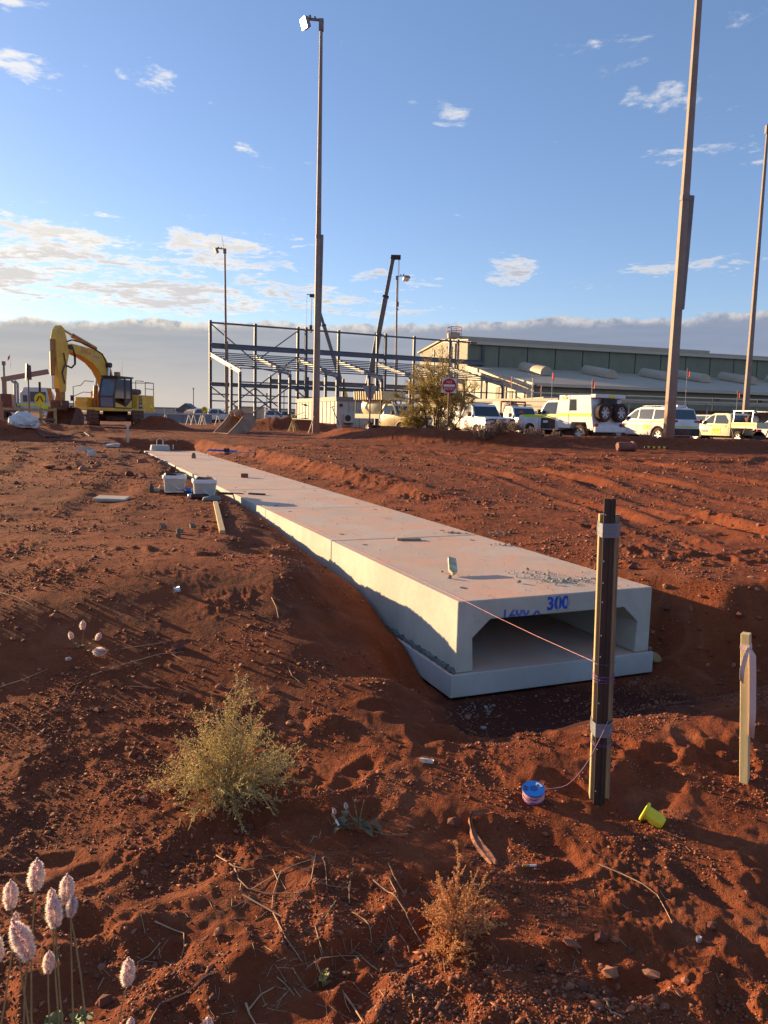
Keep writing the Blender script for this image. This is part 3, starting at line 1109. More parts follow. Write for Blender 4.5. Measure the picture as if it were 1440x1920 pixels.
def survey_stake():
    b = hit(1396, 1462)
    top = at(1399, 1187, b.y)
    r = upright('survey_stake', 'pale square timber stake with a faded pink ribbon tied near its top', 'stake', b, top)
    h = (top - b).length
    q = Matrix.Rotation(rad(-38), 3, 'Z').to_quaternion()
    r.rotation_quaternion = r.rotation_quaternion @ q
    m = MB().box((0, 0, h / 2 - .1), (.036, .036, h + .2))
    m.build('timber_peg', mat('fresh_pine', (.58, .46, .24), .7, .2, 3, .0008, 60, stretch=(14, 14, 1.2)), r, bevel=.002, seg=1)
    rib = mat('faded_pink_ribbon', (.74, .54, .48), .5, .06, 6)
    m = MB().lathe([(.0275, h - .072), (.0285, h - .06), (.0275, h - .048)], 4, rotm(0, 0, PI / 4))
    m.build('ribbon_knot', rib, r)
    R2 = rotm(0, 0, rad(38))
    for pts, w in (([(-.004, -.03, h - .055), (-.020, -.040, h - .09), (-.034, -.040, h - .15), (-.036, -.038, h - .205)], .022),
                   ([(.002, -.03, h - .055), (.010, -.040, h - .09), (.014, -.036, h - .18), (.016, -.034, h - .35), (.012, -.033, h - .46)], .030)):
        m = MB()
        V = []
        for i, p in enumerate(pts):
            ww = w * (.35 if i == 0 else 1) * (.8 if i == len(pts) - 1 else 1)
            for sg in (-1, 0, 1):
                V.append(R2 @ Vector((p[0] + sg * ww / 2, p[1] + (.006 if sg == 0 else 0), p[2] - sg * .01 * (i == len(pts) - 1))))
        F = []
        for i in range(len(pts) - 1):
            for j in range(2):
                a = i * 3 + j
                F.append((a, a + 1, a + 4, a + 3))
        m.add(V, F)
        o = m.build('ribbon_tail', rib, r, fix=False, smooth=True)
        sd = o.modifiers.new('thick', 'SOLIDIFY')
        sd.thickness = .0006
    CLEAR.append((b.x, b.y, .08))


survey_stake()


def on_ground(px, py, dz=0.0):
    p = hit(px, py)
    return p + Vector((0, 0, dz))


def lay(name, label, cat, mb, m, px, py, dz=0, rotz=0, tilt=(0, 0), group=None, **kw):
    o = mb.build(name, m, None, **kw)
    o.location = on_ground(px, py, dz)
    o.rotation_euler = (tilt[0], tilt[1], rotz)
    return tag(o, label, cat, group)


def small_litter():
    # cigarette ends
    r = thing('cigarette_end', 'cigarette end with a tan filter lying alone on bare dirt', 'cigarette', on_ground(993, 1627, .006), .08)
    MB().lathe([(.0042, -.027), (.0042, 0)], 10, rotm(0, PI / 2)).build('filter', mat('cork_filter', (.42, .26, .10), .8), r, smooth=True)
    MB().lathe([(.0041, 0), (.0039, .024)], 10, rotm(0, PI / 2)).build('paper', mat('white_paper', (.78, .77, .75), .8), r, smooth=True)
    p = on_ground(634, 1560)
    r2 = dup(r, (p.x - .01, p.y - .01, p.z + .055), 0, 'cigarette end caught upright in the broad leaved plant')
    r2.rotation_euler = (0, rad(55), rad(-20))
    # curled strip of bark
    pts = [hit(*q) for q in ((917, 1524), (899, 1532), (886, 1534), (881, 1545), (884, 1560), (890, 1575), (900, 1590), (912, 1604), (922, 1617), (925, 1624))]
    ws = [.004, .012, .014, .015, .020, .034, .046, .050, .042, .022]
    hs = [.012, .022, .026, .024, .022, .018, .014, .012, .010, .008]
    m = MB()
    V, F = [], []
    for i, p in enumerate(pts):
        d = (pts[min(i + 1, len(pts) - 1)] - pts[max(i - 1, 0)])
        d.z = 0
        d.normalize()
        sd = Vector((-d.y, d.x, 0))
        for u, zz in ((-.5, .35), (-.3, 1.0), (0, .55), (.3, .9), (.5, .3), (0, .0)):
            V.append(p + sd * (u * ws[i]) + Vector((0, 0, zz * hs[i] + .003)))
    for i in range(len(pts) - 1):
        for j in range(6):
            a, b = i * 6 + j, i * 6 + (j + 1) % 6
            F.append((a, b, b + 6, a + 6))
    F += [(0, 1, 2, 3, 4, 5), tuple(len(V) - 6 + k for k in range(6))]
    m.add(V, F)
    o = m.build('bark_strip', mat('red_bark', (.27, .105, .058), .8, .3, 20, .003, 70), None, smooth=True)
    tag(o, 'curled reddish strip of bark lying on the dirt', 'bark')
    # pale scrap, foil scrap, paper
    def shard(w, l, h, sd):
        r3 = random.Random(sd)
        mb = MB()
        n = 7
        top = [(math.cos(a) * l / 2 * r3.uniform(.7, 1.1), math.sin(a) * w / 2 * r3.uniform(.7, 1.1), h * r3.uniform(.3, 1)) for a in np.linspace(0, 2 * PI, n, endpoint=False)]
        bot = [(x * .9, y * .9, -.004) for x, y, z in top]
        mb.add(top + bot, [tuple(range(n)), tuple(range(2 * n - 1, n - 1, -1))] + [(i, i + n, (i + 1) % n + n, (i + 1) % n) for i in range(n)])
        return mb
    PAPER = mat('dirty_white_scrap', (.60, .57, .52), .7, .15, 20, dust=.3)
    lay('plastic_scrap', 'pale curved scrap lying in shadow below the culvert mouth', 'scrap', shard(.030, .085, .016, 1), PAPER, 801, 1431, .006, -.35)
    lay('foil_scrap', 'small bluish scrap of plastic on the slope left of the culvert', 'scrap', shard(.04, .075, .03, 2), mat('bluish_scrap', (.50, .53, .58), .35, .1), 333, 1110, .008, -.8, (.3, 0))
    lay('paper_scrap', 'crumpled white wrapper beside the dug hole on the left', 'scrap', shard(.25, .42, .10, 3), PAPER, 160, 846, .02, .2)
    lay('paper_scrap', 'torn white wrapper in front of the crumpled one by the hole', 'scrap', shard(.2, .26, .16, 4), PAPER, 172, 856, .02, 1.2)
    lay('paper_scrap', 'white rag lying between the wrappers and the far culvert end', 'scrap', shard(.3, .55, .10, 5), PAPER, 208, 839, .02, .1)
    lay('foil_crumb', 'tiny bright crumb of foil on the right foreground dirt', 'scrap', shard(.018, .022, .016, 6), mat('silver_foil', (.8, .8, .8), .25, .1, metal=.6), 1310, 1766, .004, .4)
    for k, (px, py) in enumerate(((305, 993), (336, 1001), (332, 1009), (363, 992))):
        lay('pale_stone', ['pale grey stone below the tools, leftmost of a few', 'whitish pebble below the tools', 'greenish pale stone on the open dirt left of the culvert', 'pale stone near the lower end of the plank'][k], 'stone',
            shard(.07, .09, .05, 20 + k), mat('pale_stone', (.20, .13, .09), .85, .2, 12), px, py, .012, k)


small_litter()

# ------------------------------------------------------------------ things on and beside the culvert
PAIL = mat('cloudy_white_plastic', (.62, .62, .58), .35, .08, 6, dust=.22, trans=.25)


def pail(px, py, w, h, label, rz, seed, fill):
    p = on_ground(px, py, -.01)
    r = thing('tool_tub', label, 'tub', p, rz, 'square plastic tubs beside the culvert')
    rr = random.Random(seed)

    def ring(s, z, k=.22):
        a, c = s / 2, s / 2 * (1 - k)
        return [(-c, -a, z), (c, -a, z), (a, -c, z), (a, c, z), (c, a, z), (-c, a, z), (-a, c, z), (-a, -c, z)]
    m = MB()
    rings = [ring(w * .84, 0), ring(w * .86, .01), ring(w * .96, h * .86), ring(w * .965, h), ring(w * .92, h), ring(w * .90, h * .72), ring(w * .80, .02)]
    V = sum(rings, [])
    F = []
    for i in range(len(rings) - 1):
        for j in range(8):
            F.append((i * 8 + j, i * 8 + (j + 1) % 8, i * 8 + 8 + (j + 1) % 8, i * 8 + 8 + j))
    F += [tuple(range(8))[::-1], tuple(len(V) - 8 + j for j in range(8))]
    m.add(V, F)
    m.build('tub_body', PAIL, r, smooth=True, angle=50)
    m = MB()
    rings = [ring(w * .97, h * .83), ring(w * 1.05, h * .83), ring(w * 1.05, h * .97), ring(w * 1.02, h * 1.02), ring(w * .90, h * 1.02), ring(w * .90, h * .97)]
    V = sum(rings, [])
    F = []
    for i in range(len(rings) - 1):
        for j in range(8):
            F.append((i * 8 + j, i * 8 + (j + 1) % 8, i * 8 + 8 + (j + 1) % 8, i * 8 + 8 + j))
    m.add(V, F)
    m.build('rim', mat('white_plastic', (.70, .70, .67), .4, .06, 6, dust=.2), r, smooth=True, angle=50)
    m = MB()
    m.box((0, 0, h * .45), (w * .8, w * .8, h * .62), taper=(1.05, 1.05))
    m.build('contents', mat('dark_tub_contents', (.13, .135, .14), .8, .4, 9), r, bevel=.02)
    m = MB()
    m.tube([(-w * .52, -w * .12, h * .84), (-w * .2, -w * .525, h * .62), (w * .22, -w * .535, h * .22), (w * .42, -w * .50, h * .30), (w * .52, -w * .1, h * .84)], .005, 6)
    m.build('wire_handle', mat('pale_wire', (.66, .66, .62), .4), r, smooth=True)
    for k, (x, y, sx, sy, sz, mt, nm) in enumerate(fill):
        MB().box((x * w, y * w, h * 1.0), (sx * w, sy * w, sz), rotm(rr.uniform(-.2, .2), rr.uniform(-.2, .2), rr.uniform(-.5, .5))).build(nm, mt, r, bevel=.01)
    return r


BRICKM = mat('terracotta', (.40, .17, .10), .8, .2, 10)
pail(328, 921, .305, .235, 'square white tub with a black lid scrap, further from the camera', rad(12), 1,
     [(-.2, -.1, .5, .35, .05, BLACKM, 'lid_scrap'), (.12, .15, .4, .3, .04, PAIL, 'lid_scrap')])
pail(383, 934, .30, .26, 'square white tub with orange scraps on top, nearer the camera', rad(16), 2,
     [(.2, .05, .25, .2, .06, BRICKM, 'orange_scrap'), (-.1, .1, .5, .3, .05, mat('dark_green_scrap', (.10, .12, .09), .7), 'dark_scrap'), (-.3, -.25, .15, .1, .05, BLACKM, 'dark_scrap')])


def tools():
    p = on_ground(367, 925, .035)
    r = thing('sealant_tube', 'blue capped tube with a pale label in front of the nearer tub', 'tube', p, rad(-3))
    X = rotm(0, PI / 2)
    MB().lathe([(.030, -.13), (.036, -.125), (.036, -.06)], 16, X).build('blue_cap', BLUEP, r, smooth=True)
    MB().lathe([(.034, -.06), (.034, .12)], 16, X).build('printed_sleeve', mat('pale_sleeve', (.45, .48, .52), .4, .25, 30), r, smooth=True)
    MB().lathe([(.012, .12), (.010, .17), (.004, .19)], 10, X).build('nozzle', BLACKM, r, smooth=True)
    p = on_ground(372, 936, .034)
    r = thing('black_canister', 'black canister with a silver end lying in front of the blue tube', 'canister', p, rad(-2))
    MB().lathe([(.036, -.09), (.038, -.085), (.038, .13), (.028, .135)], 16, X).build('black_body', BLACKM, r, smooth=True)
    MB().lathe([(.032, -.135), (.037, -.13), (.037, -.085)], 16, X).build('silver_end', mat('silver_paint', (.55, .56, .58), .35, .1, metal=.5), r, smooth=True)
    m = MB()
    m.prism([(-.12, 0), (.12, 0), (.12, .045), (.02, .062), (-.10, .035)], -.05, .05)
    lay('stone_wedge', 'grey wedge shaped float beside the upper end of the plank', 'float', m, mat('grey_float', (.19, .20, .20), .8, .15, 9), 396, 938, 0, rad(20), bevel=.006)
    a, b = hit(404, 944), hit(417, 1000)
    m = MB().beam((0, 0, 0), ((b - a).length, 0, 0), .055, .035)
    o = m.build('loose_plank', WOOD, None, bevel=.003)
    o.location = a + Vector((0, 0, .012))
    d = b - a
    o.rotation_euler = (0, -math.asin(d.z / d.length), math.atan2(d.y, d.x))
    tag(o, 'long narrow timber plank lying on the dirt left of the culvert', 'plank')
    m = MB().box((0, 0, 0), (.5, .05, .03))
    m.box((.46, 0, .012), (.24, .055, .03))
    lay('straight_edge', 'flat black and tan tool reaching from the bank onto the culvert', 'tool', m, mat('black_and_tan_tool', (.05, .045, .04), .6, .4, 4), 425, 932, .05, rad(-14), bevel=.003)
    m = MB().lathe([(.03, 0), (.034, .05), (.034, .09), (.02, .105), (.022, .13), (0, .132)], 10)
    lay('dark_bottle', 'squat dark bottle standing left of the tubs', 'bottle', m, mat('dark_green_glass', (.04, .05, .05), .35, .1), 284, 923, -.005, smooth=True)
    m = MB().box((0, 0, .025), (.14, .08, .05)).box((.05, .02, .055), (.05, .05, .03))
    lay('hand_tool', 'small dark hand tool with a pale top left of the tubs', 'tool', m, mat('grey_tool', (.22, .22, .21), .5, .5, 12), 296, 922, 0, .4, bevel=.008)
    r3 = random.Random(5)
    m = MB()
    m.lathe([(.16, 0), (.15, .04), (.10, .075), (.04, .085), (0, .08)], 11)
    m.v = [(x * r3.uniform(.8, 1.2), y * r3.uniform(.6, .9), z * r3.uniform(.8, 1.3)) for x, y, z in m.v]
    lay('dusty_rag', 'dusty reddish rag bundled at the foot of the further tub', 'rag', m, mat('dusty_cloth', (.27, .13, .10), .9, .2, 20), 313, 921, -.005, smooth=True)
    m = MB().box((0, 0, .006), (.24, .16, .012), taper=(.95, .95))
    lay('paper_pad', 'small white sheet lying in front of the further tub', 'paper', m, PAIL, 326, 924, .004, .4)
    m = MB().box((0, 0, .02), (.40, .30, .04))
    lay('flat_tile', 'pale flat tile lying alone on the open dirt', 'tile', m, mat('pale_tile', (.50, .43, .34), .8, .15, 8, dust=.25), 210, 940, .012, rad(6), (.04, .02), bevel=.01)
    # blue level with black middle, on the far side
    p = on_ground(425, 849, .06)
    r = thing('spirit_level', 'long blue level with a black middle lying right of the culvert', 'level', p, rad(-6))
    r.rotation_euler = (0, rad(.5), rad(-14))
    MB().box((0, 0, 0), (1.15, .06, .055)).build('blue_rail', BLUEP, r, bevel=.006)
    MB().box((.0, -.002, .012), (.16, .10, .12)).build('black_grip', BLACKM, r, bevel=.012)
    MB().beam((.0, 0, -.06), (.03, -.28, -.08), .04, .03).build('pale_foot', PAIL, r, bevel=.005)
    p = on_ground(470, 851, .04)
    o = MB().beam((0, 0, 0), (1.2, .25, .03), .03, .03).build('metal_bar', mat('galvanised_bar', (.35, .37, .40), .4, .1, metal=.5), None)
    o.location = p + Vector((-.5, -.4, 0))
    tag(o, 'thin grey metal bar lying just right of the blue level', 'bar')
    # pieces lying on the lids
    a, b = at_z(850, 1077, CU_TOP + .014), at_z(840, 1040, CU_TOP)
    d = b - a
    L = .285
    m = MB()
    m.prism([(0, -.006), (.0, .006), (.05, .032), (L, .030), (L, -.030), (.06, -.032)], -.011, .011)
    m.v = [(x, z, y) for x, y, z in m.v]
    o = m.build('timber_peg', mat('chewed_pine', (.50, .42, .27), .85, .5, 14, .002, 50), None, bevel=.002)
    o.location = a
    o.rotation_euler = (rad(14), rad(-13), math.atan2(d.y, d.x))
    tag(o, 'short pointed timber peg propped on the front culvert lid', 'peg')
    o = MB().box((0, 0, .008), (.24, .055, .016), taper=(.9, .8)).build('timber_offcut', WOODG, None, bevel=.003)
    o.location = at_z(766, 1012, CU_TOP + .001)
    o.rotation_euler = (0, 0, rad(8))
    tag(o, 'thin flat timber offcut lying on the front culvert lid', 'offcut')
    o = MB().box((0, 0, .035), (.13, .085, .07)).build('half_brick', mat('dark_brick', (.20, .09, .06), .85, .3, 20), None, bevel=.008)
    o.location = at_z(458, 895, CU_TOP + .001)
    o.rotation_euler = (0, 0, .3)
    tag(o, 'broken dark brick lying on the fifth culvert lid', 'brick')
    o = MB().lathe([(.06, 0), (.055, .08), (.03, .13), (0, .14)], 8).build('clay_lump', mat('brown_clay', (.20, .12, .09), .9, .3, 14), None, smooth=True)
    o.location = at_z(363, 859, CU_TOP + .001)
    tag(o, 'brown lump of clay standing on a far culvert lid', 'lump')
    for px, py, h, lb in ((390, 857, .16, 'thin upright pin at the right edge of a far culvert lid'), (325, 842, .14, 'thin upright pin at the far end of the culvert')):
        o = MB().lathe([(.012, 0), (.012, h), (0, h + .002)], 8).build('steel_pin', mat('pale_steel', (.5, .5, .48), .5), None)
        o.location = at_z(px, py, CU_TOP + .001)
        tag(o, lb, 'pin')
    p = at_z(300, 844.5, CU_TOP + .002)
    r = thing('lifting_block', 'grey block with a wire loop at the far culvert end', 'block', p, CU_ROT)
    MB().box((0, 0, .08), (.35, .55, .16), taper=(.9, .9)).build('block_body', CONC2, r, bevel=.01)
    MB().tube([(0, -.09, .16), (0, -.09, .30), (0, 0, .36), (0, .09, .30), (0, .09, .16)], .012, 6).build('wire_loop', mat('pale_steel', (.5, .5, .48), .5), r)
    # crumbs of mortar
    rr = random.Random(12)
    ico = []
    bm = bmesh.new()
    bmesh.ops.create_icosphere(bm, subdivisions=1, radius=1)
    iv = [tuple(v.co) for v in bm.verts]
    iff = [tuple(v.index for v in f.verts) for f in bm.faces]
    bm.free()

    def lump(mb, c, r):
        k = [rr.uniform(.7, 1.2) for _ in iv]
        sx, sy, sz = rr.uniform(.8, 1.4), rr.uniform(.8, 1.3), rr.uniform(.5, .9)
        an = rr.uniform(0, 6)
        mb.add([(c[0] + r * q * (x * sx * math.cos(an) - y * sy * math.sin(an)), c[1] + r * q * (x * sx * math.sin(an) + y * sy * math.cos(an)), c[2] + r * q * z * sz) for (x, y, z), q in zip(iv, k)], iff)
    m = MB()
    for _ in range(260):
        u = rr.gauss(0, .085), rr.gauss(0, .05)
        c = at_z(1052, 1088, CU_TOP) if rr.random() < .8 else at_z(1012, 1075, CU_TOP)
        r_ = rr.uniform(.002, .007) if rr.random() < .88 else rr.uniform(.008, .015)
        lump(m, (c.x + u[0] * 1.6, c.y + u[1] * 1.5, CU_TOP + r_ * .4), r_)
    for _ in range(130):
        q = cpos(rr.uniform(.05, 6), rr.uniform(.06, 1.45), 0)
        r_ = rr.uniform(.002, .006)
        lump(m, (q.x, q.y, CU_TOP + r_ * .4), r_)
    for px, py in ((930, 1000), (945, 1022), (850, 999), (862, 1000)):
        for _ in range(18):
            c = at_z(px, py, CU_TOP)
            r_ = rr.uniform(.004, .012)
            lump(m, (c.x + rr.gauss(0, .06), c.y + rr.gauss(0, .03), CU_TOP + r_ * .4), r_)
    o = m.build('mortar_crumbs', mat('dried_mortar', (.26, .27, .24), .9, .3, 60, island=.35), None)
    tag(o, 'crumbs of dried grey mortar strewn over the culvert lids', 'mortar', kind='stuff')
    for px, py, r_, lb in ((843, 1084, .021, 'dark mortar lump by the lifting recess of the front lid'), (973, 1093, .019, 'dark mortar lump in the middle of the front lid'), (829, 1073, .010, 'tiny mortar lump beside the pointed peg')):
        m = MB()
        lump(m, (0, 0, r_ * .5), r_)
        o = m.build('mortar_lump', MORTAR, None, bevel=.002, seg=1)
        o.location = at_z(px, py, CU_TOP)
        tag(o, lb, 'mortar')
    m = MB()
    for _ in range(60):
        p = hit(rr.gauss(900, 22), rr.gauss(1334, 11))
        r_ = rr.uniform(.002, .008) if rr.random() < .9 else rr.uniform(.01, .018)
        lump(m, (p.x, p.y, p.z + r_ * .1), r_)
    for _ in range(30):
        p = hit(rr.gauss(1185, 40), rr.gauss(1285, 9))
        r_ = rr.uniform(.003, .008)
        lump(m, (p.x, p.y, p.z + r_ * .3), r_)
    o = m.build('mortar_spill', mat('spilt_mortar', (.20, .19, .18), .9, .25, 60, island=.3), None)
    tag(o, 'spilt pale mortar on the dirt at the culvert corner', 'mortar', kind='stuff')
    p = hit(1232, 1246)
    m = MB()
    lump(m, (0, 0, .05), .06)
    o = m.build('packing_stone', mat('tan_stone', (.36, .24, .12), .85, .2, 14), None, bevel=.006)
    o.location = p + Vector((.0, .05, -.02))
    tag(o, 'tan stone wedged behind the right front culvert corner', 'stone')
    # clumps of crumpled sheet on the far left heap
    p = hit(45, 799)
    m = MB()
    bm = bmesh.new()
    bmesh.ops.create_icosphere(bm, subdivisions=4, radius=1)
    V = np.array([v.co for v in bm.verts])
    n = fbm(V[:, 0] * 1.0 + V[:, 2], V[:, 1] * 1.0 - V[:, 2] * .7, .8, 4, 61)
    V *= (1 + .5 * n + .12 * np.abs(fbm(V[:, 0] * 2 + V[:, 2] * 2, V[:, 1] * 2, .5, 2, 63)))[:, None]
    m.add([(x * .48, y * .30, max(z, -.35) * .34 + .08) for x, y, z in V], [tuple(v.index for v in f.verts) for f in bm.faces])
    bm.free()
    o = m.build('crumpled_sheet', mat('white_sheet_with_maroon', (.62, .60, .58), .6, .15, 5, .02, 9), None, smooth=True, angle=25)
    o.location = p
    tag(o, 'crumpled white plastic bag heaped on the left dirt mound', 'bag')
    # hose lying over the mound on the left
    pts = [hit(px, py) + Vector((0, 0, .035)) for px, py in ((66, 800), (70, 812), (85, 822), (105, 821), (130, 819), (146, 813), (158, 812), (168, 819))]
    o = MB().tube(pts, .022, 6).build('black_hose', BLACKM, None, smooth=True)
    tag(o, 'thin black hose trailing from the left dirt mound', 'hose')
    # peg beside the trench near the excavator
    p = hit(240, 829)
    o = MB().box((0, 0, .28), (.06, .06, .62)).box((0, 0, .60), (.12, .08, .06)).build('trench_peg', mat('white_peg', (.62, .58, .50), .7, .2, 4), None)
    o.location = p
    tag(o, 'white peg standing at the trench edge before the excavator', 'peg')


tools()
# ------------------------------------------------------------------ plants and litter
def bez(p0, p1, p2, n=6):
    return [(1 - u) ** 2 * p0 + 2 * u * (1 - u) * p1 + u * u * p2 for u in [k / (n - 1) for k in range(n)]]


def leafmat(name, col, tr, isl=.3):
    m = bpy.data.materials.new(name)
    m.use_nodes = True
    t = NT(m.node_tree)
    b_ = t.n['Principled BSDF']
    g = t.node('ShaderNodeNewGeometry')
    k = t.ramp(g.outputs['Random Per Island'], 0, 1, 1 - isl, 1 + isl, smooth=False)
    c = t.vmath('SCALE', col)
    t.put(c.node.inputs['Scale'], k)
    t.put(b_.inputs['Base Color'], c)
    b_.inputs['Roughness'].default_value = .6
    b_.inputs['Specular IOR Level'].default_value = .25
    tl = t.node('ShaderNodeBsdfTranslucent')
    t.put(tl.inputs[0], c)
    mx = t.node('ShaderNodeMixShader')
    mx.inputs[0].default_value = tr
    t.l.new(b_.outputs[0], mx.inputs[1])
    t.l.new(tl.outputs[0], mx.inputs[2])
    t.l.new(mx.outputs[0], t.n['Material Output'].inputs[0])
    return m


class Leaves:
    def __init__(self):
        self.v, self.f = [], []

    def leaf(self, p, d, up, l, w):
        """a small folded leaf: two triangles each side of a midrib"""
        s = d.cross(up)
        s = s.normalized() if s.length > 1e-6 else d.orthogonal().normalized()
        k = len(self.v)
        nrm = s.cross(d)
        m = p + d * (l * .5)
        self.v += [p, m + s * (w / 2) + nrm * (w * .2), p + d * l, m - s * (w / 2) + nrm * (w * .2)]
        self.f += [(k, k + 1, k + 2), (k, k + 2, k + 3)]

    def build(self, name, m, parent):
        me = bpy.data.meshes.new(name)
        me.from_pydata([tuple(q) for q in self.v], [], self.f)
        me.materials.append(m)
        o = fin(name, me)
        o.parent = parent
        return o


def rvec(r):
    while True:
        v = Vector((r.uniform(-1, 1), r.uniform(-1, 1), r.uniform(-1, 1)))
        if .1 < v.length < 1:
            return v.normalized()


def wiry_bush(name, label, base, width, height, nst, leafmat, stemmat, seed, lf=(.006, .003), dens=260, spread=1.0, lean=(0, 0), pts=None):
    r = random.Random(seed)
    root = thing(name, label, 'shrub', base)
    st = MB()
    lv = Leaves()
    for i in range(nst):
        an = r.uniform(0, 2 * PI)
        u = r.random()
        out = (u ** .7) * spread
        hh = height * (1 - .72 * out ** 1.3) * r.uniform(.72, 1.08)
        L = width / 2 * out
        if pts and i < len(pts):
            tx, ty, hh = pts[i]
            end = Vector((tx, ty, hh))
        else:
            end = Vector((math.cos(an) * L + lean[0] * hh, math.sin(an) * L + lean[1] * hh, max(hh * (1 - .45 * out), .015)))
        mid = end * .5 + Vector((r.uniform(-.03, .03), r.uniform(-.03, .03), hh * .22 * out))
        main = bez(Vector((r.uniform(-.015, .015), r.uniform(-.015, .015), -.02)), mid, end, 8)
        st.tube(main, [.0022 * (1 - .7 * k / 7) for k in range(8)], 4, caps=False)
        tw = [main]
        for k in range(9):
            q = r.uniform(.2, 1)
            i0 = min(int(q * 7), 6)
            p = main[i0].lerp(main[i0 + 1], q * 7 - i0)
            d = ((main[i0 + 1] - main[i0]).normalized() + rvec(r) * .95).normalized()
            l = r.uniform(.04, .11) * width / .5 * (1.15 - q * .5)
            c = bez(p, p + d * l * .5 + Vector((0, 0, r.uniform(-.005, .012))), p + d * l, 4)
            st.tube(c, [.0011, .0009, .0008, .0005], 3, caps=False)
            tw.append(c)
        for c in tw:
            for a, b in zip(c[:-1], c[1:]):
                seg = (b - a)
                n = max(1, int(seg.length * dens))
                for k in range(n):
                    p = a + seg * r.random()
                    d = (seg.normalized() * .5 + rvec(r)).normalized()
                    lv.leaf(p, d, rvec(r), lf[0] * r.uniform(.6, 1.5), lf[1] * r.uniform(.7, 1.3))
    st.build('stems', stemmat, root, fix=False)
    lv.build('foliage', leafmat, root)
    CLEAR.append((base[0], base[1], .05))
    return root


OLIVE = leafmat('olive_foliage', (.48, .375, .15), .4, .35)
OLIVES = mat('olive_stem', (.42, .31, .14), .8, .2, 20)
RUST = leafmat('rusty_dry_foliage', (.60, .29, .12), .4, .35)
RUSTS = mat('dry_straw_stem', (.42, .28, .14), .8, .2, 20)
b = hit(430, 1478)
wiry_bush('tumble_shrub', 'wiry olive green shrub in the left foreground', b, .66, .38, 84, OLIVE, OLIVES, 3, (.011, .0036), 190, 1.0, (-.02, .0),
          pts=[(.03, .0, .48), (.06, .02, .45), (.0, .02, .40), (-.02, 0, .38), (.05, -.01, .42), (.11, 0, .40), (-.08, .02, .36), (-.11, 0, .33), (-.15, .03, .30), (.13, .02, .31), (.17, 0, .24), (.26, .02, .05), (.28, -.03, .12), (-.24, .0, .22), (.08, -.26, .0), (.11, -.30, -.02), (-.14, -.22, .01), (-.09, -.24, .02), (.0, -.22, .02), (-.15, -.02, .22), (-.2, 0, .14), (.2, .05, .14), (.24, .02, .10), (.22, -.04, .06), (-.05, -.16, .04), (-.12, -.14, .03), (.05, -.20, .03), (.09, -.24, .01), (-.02, -.2, .03)])
b = hit(852, 1775)
wiry_bush('dry_shrub', 'rust coloured dried shrub in the centre foreground', b, .30, .26, 46, RUST, RUSTS, 8, (.0065, .0036), 640, .95, (.04, .02),
          pts=[(.0, .05, .32), (.01, .04, .27), (.07, .03, .24), (.10, .04, .22), (-.06, .03, .22), (.05, .0, .22), (.13, .03, .12), (.16, .0, .08), (-.10, 0, .10), (.02, -.06, .03), (-.07, -.05, .02), (.10, -.05, .02), (.12, -.06, .01)])


SPIKE_TIP = leafmat('lilac_flower_tip', (.84, .62, .66), .5, .25)
SPIKE_PALE = leafmat('cream_flower_hair', (.95, .87, .79), .5, .12)
FGREEN = mat('dull_green_leaf', (.13, .15, .055), .6, .25, 14, island=.2)
FSTEM = mat('pinkish_stem', (.27, .19, .08), .7, .2, 14)
GREYLEAF = leafmat('grey_green_leaf', (.20, .165, .09), .25, .2)


def spike_meshes(seed, l=1.0, w=.36, n=520):
    """fluffy flower spike of unit length along z: inner lilac florets and outer pale hairs"""
    r = random.Random(seed)
    A, B = Leaves(), Leaves()
    for k in range(n):
        u = r.random()
        z = u * l
        prof = w / 2 * (math.sin(min(u * 1.02 + .10, 1.0) * PI) ** .5)
        an = k * 2.39996 + r.uniform(-.2, .2)
        d0 = Vector((math.cos(an), math.sin(an), 0))
        p = d0 * prof * .35 + Vector((0, 0, z))
        d = (d0 * 1.0 + Vector((0, 0, .75)) + rvec(r) * .25).normalized()
        A.leaf(p, d, rvec(r), prof * .80 + .04, .05)
        for q in range(4):
            d2 = (d0 + Vector((0, 0, r.uniform(.0, .9))) + rvec(r) * .45).normalized()
            B.leaf(p + d0 * prof * .25, d2, rvec(r), prof * r.uniform(.5, .95) + .04, .016)
    return A, B


_sp = []
for sd in (1, 2, 3):
    A, B = spike_meshes(sd)
    a = A.build('flower_spike', SPIKE_TIP, None)
    bb = B.build('flower_hairs', SPIKE_PALE, None)
    _sp.append((a.data, bb.data))
    bpy.data.objects.remove(a)
    bpy.data.objects.remove(bb)


def spike(parent, p, d, l, k, fat=1.0):
    q = Vector((0, 0, 1)).rotation_difference(Vector(d).normalized())
    o = fin('flower_spike', _sp[k % 3][0])
    o.parent = parent
    o.location = p
    o.rotation_mode = 'QUATERNION'
    o.rotation_quaternion = q
    o.scale = (l * fat * .84, l * fat * .84, l * 1.04)
    h = fin('flower_hairs', _sp[k % 3][1])
    h.parent = o
    return o


def broad_leaf(mb, p, d, l, w, droop=.3, fold=.25):
    d = d.normalized()
    s = d.cross(Vector((0, 0, 1)))
    s = s.normalized() if s.length > 1e-3 else Vector((1, 0, 0))
    V, F = [], []
    n = 6
    for i in range(n + 1):
        u = i / n
        ww = w / 2 * math.sin(min(u * .92 + .08, 1) * PI) ** .8
        c = p + d * (l * u) - Vector((0, 0, droop * l * u * u)) + s * (w * .25 * math.sin(u * 3.1 + l * 90))
        up = s.cross(d)
        wv = .13 * w * math.sin(u * 9 + l * 60)
        V += [c + s * ww + up * (ww * fold + wv), c, c - s * ww + up * (ww * fold - wv)]
    for i in range(n):
        for j in range(2):
            a = i * 3 + j
            F.append((a, a + 1, a + 4, a + 3))
    mb.add(V, F)


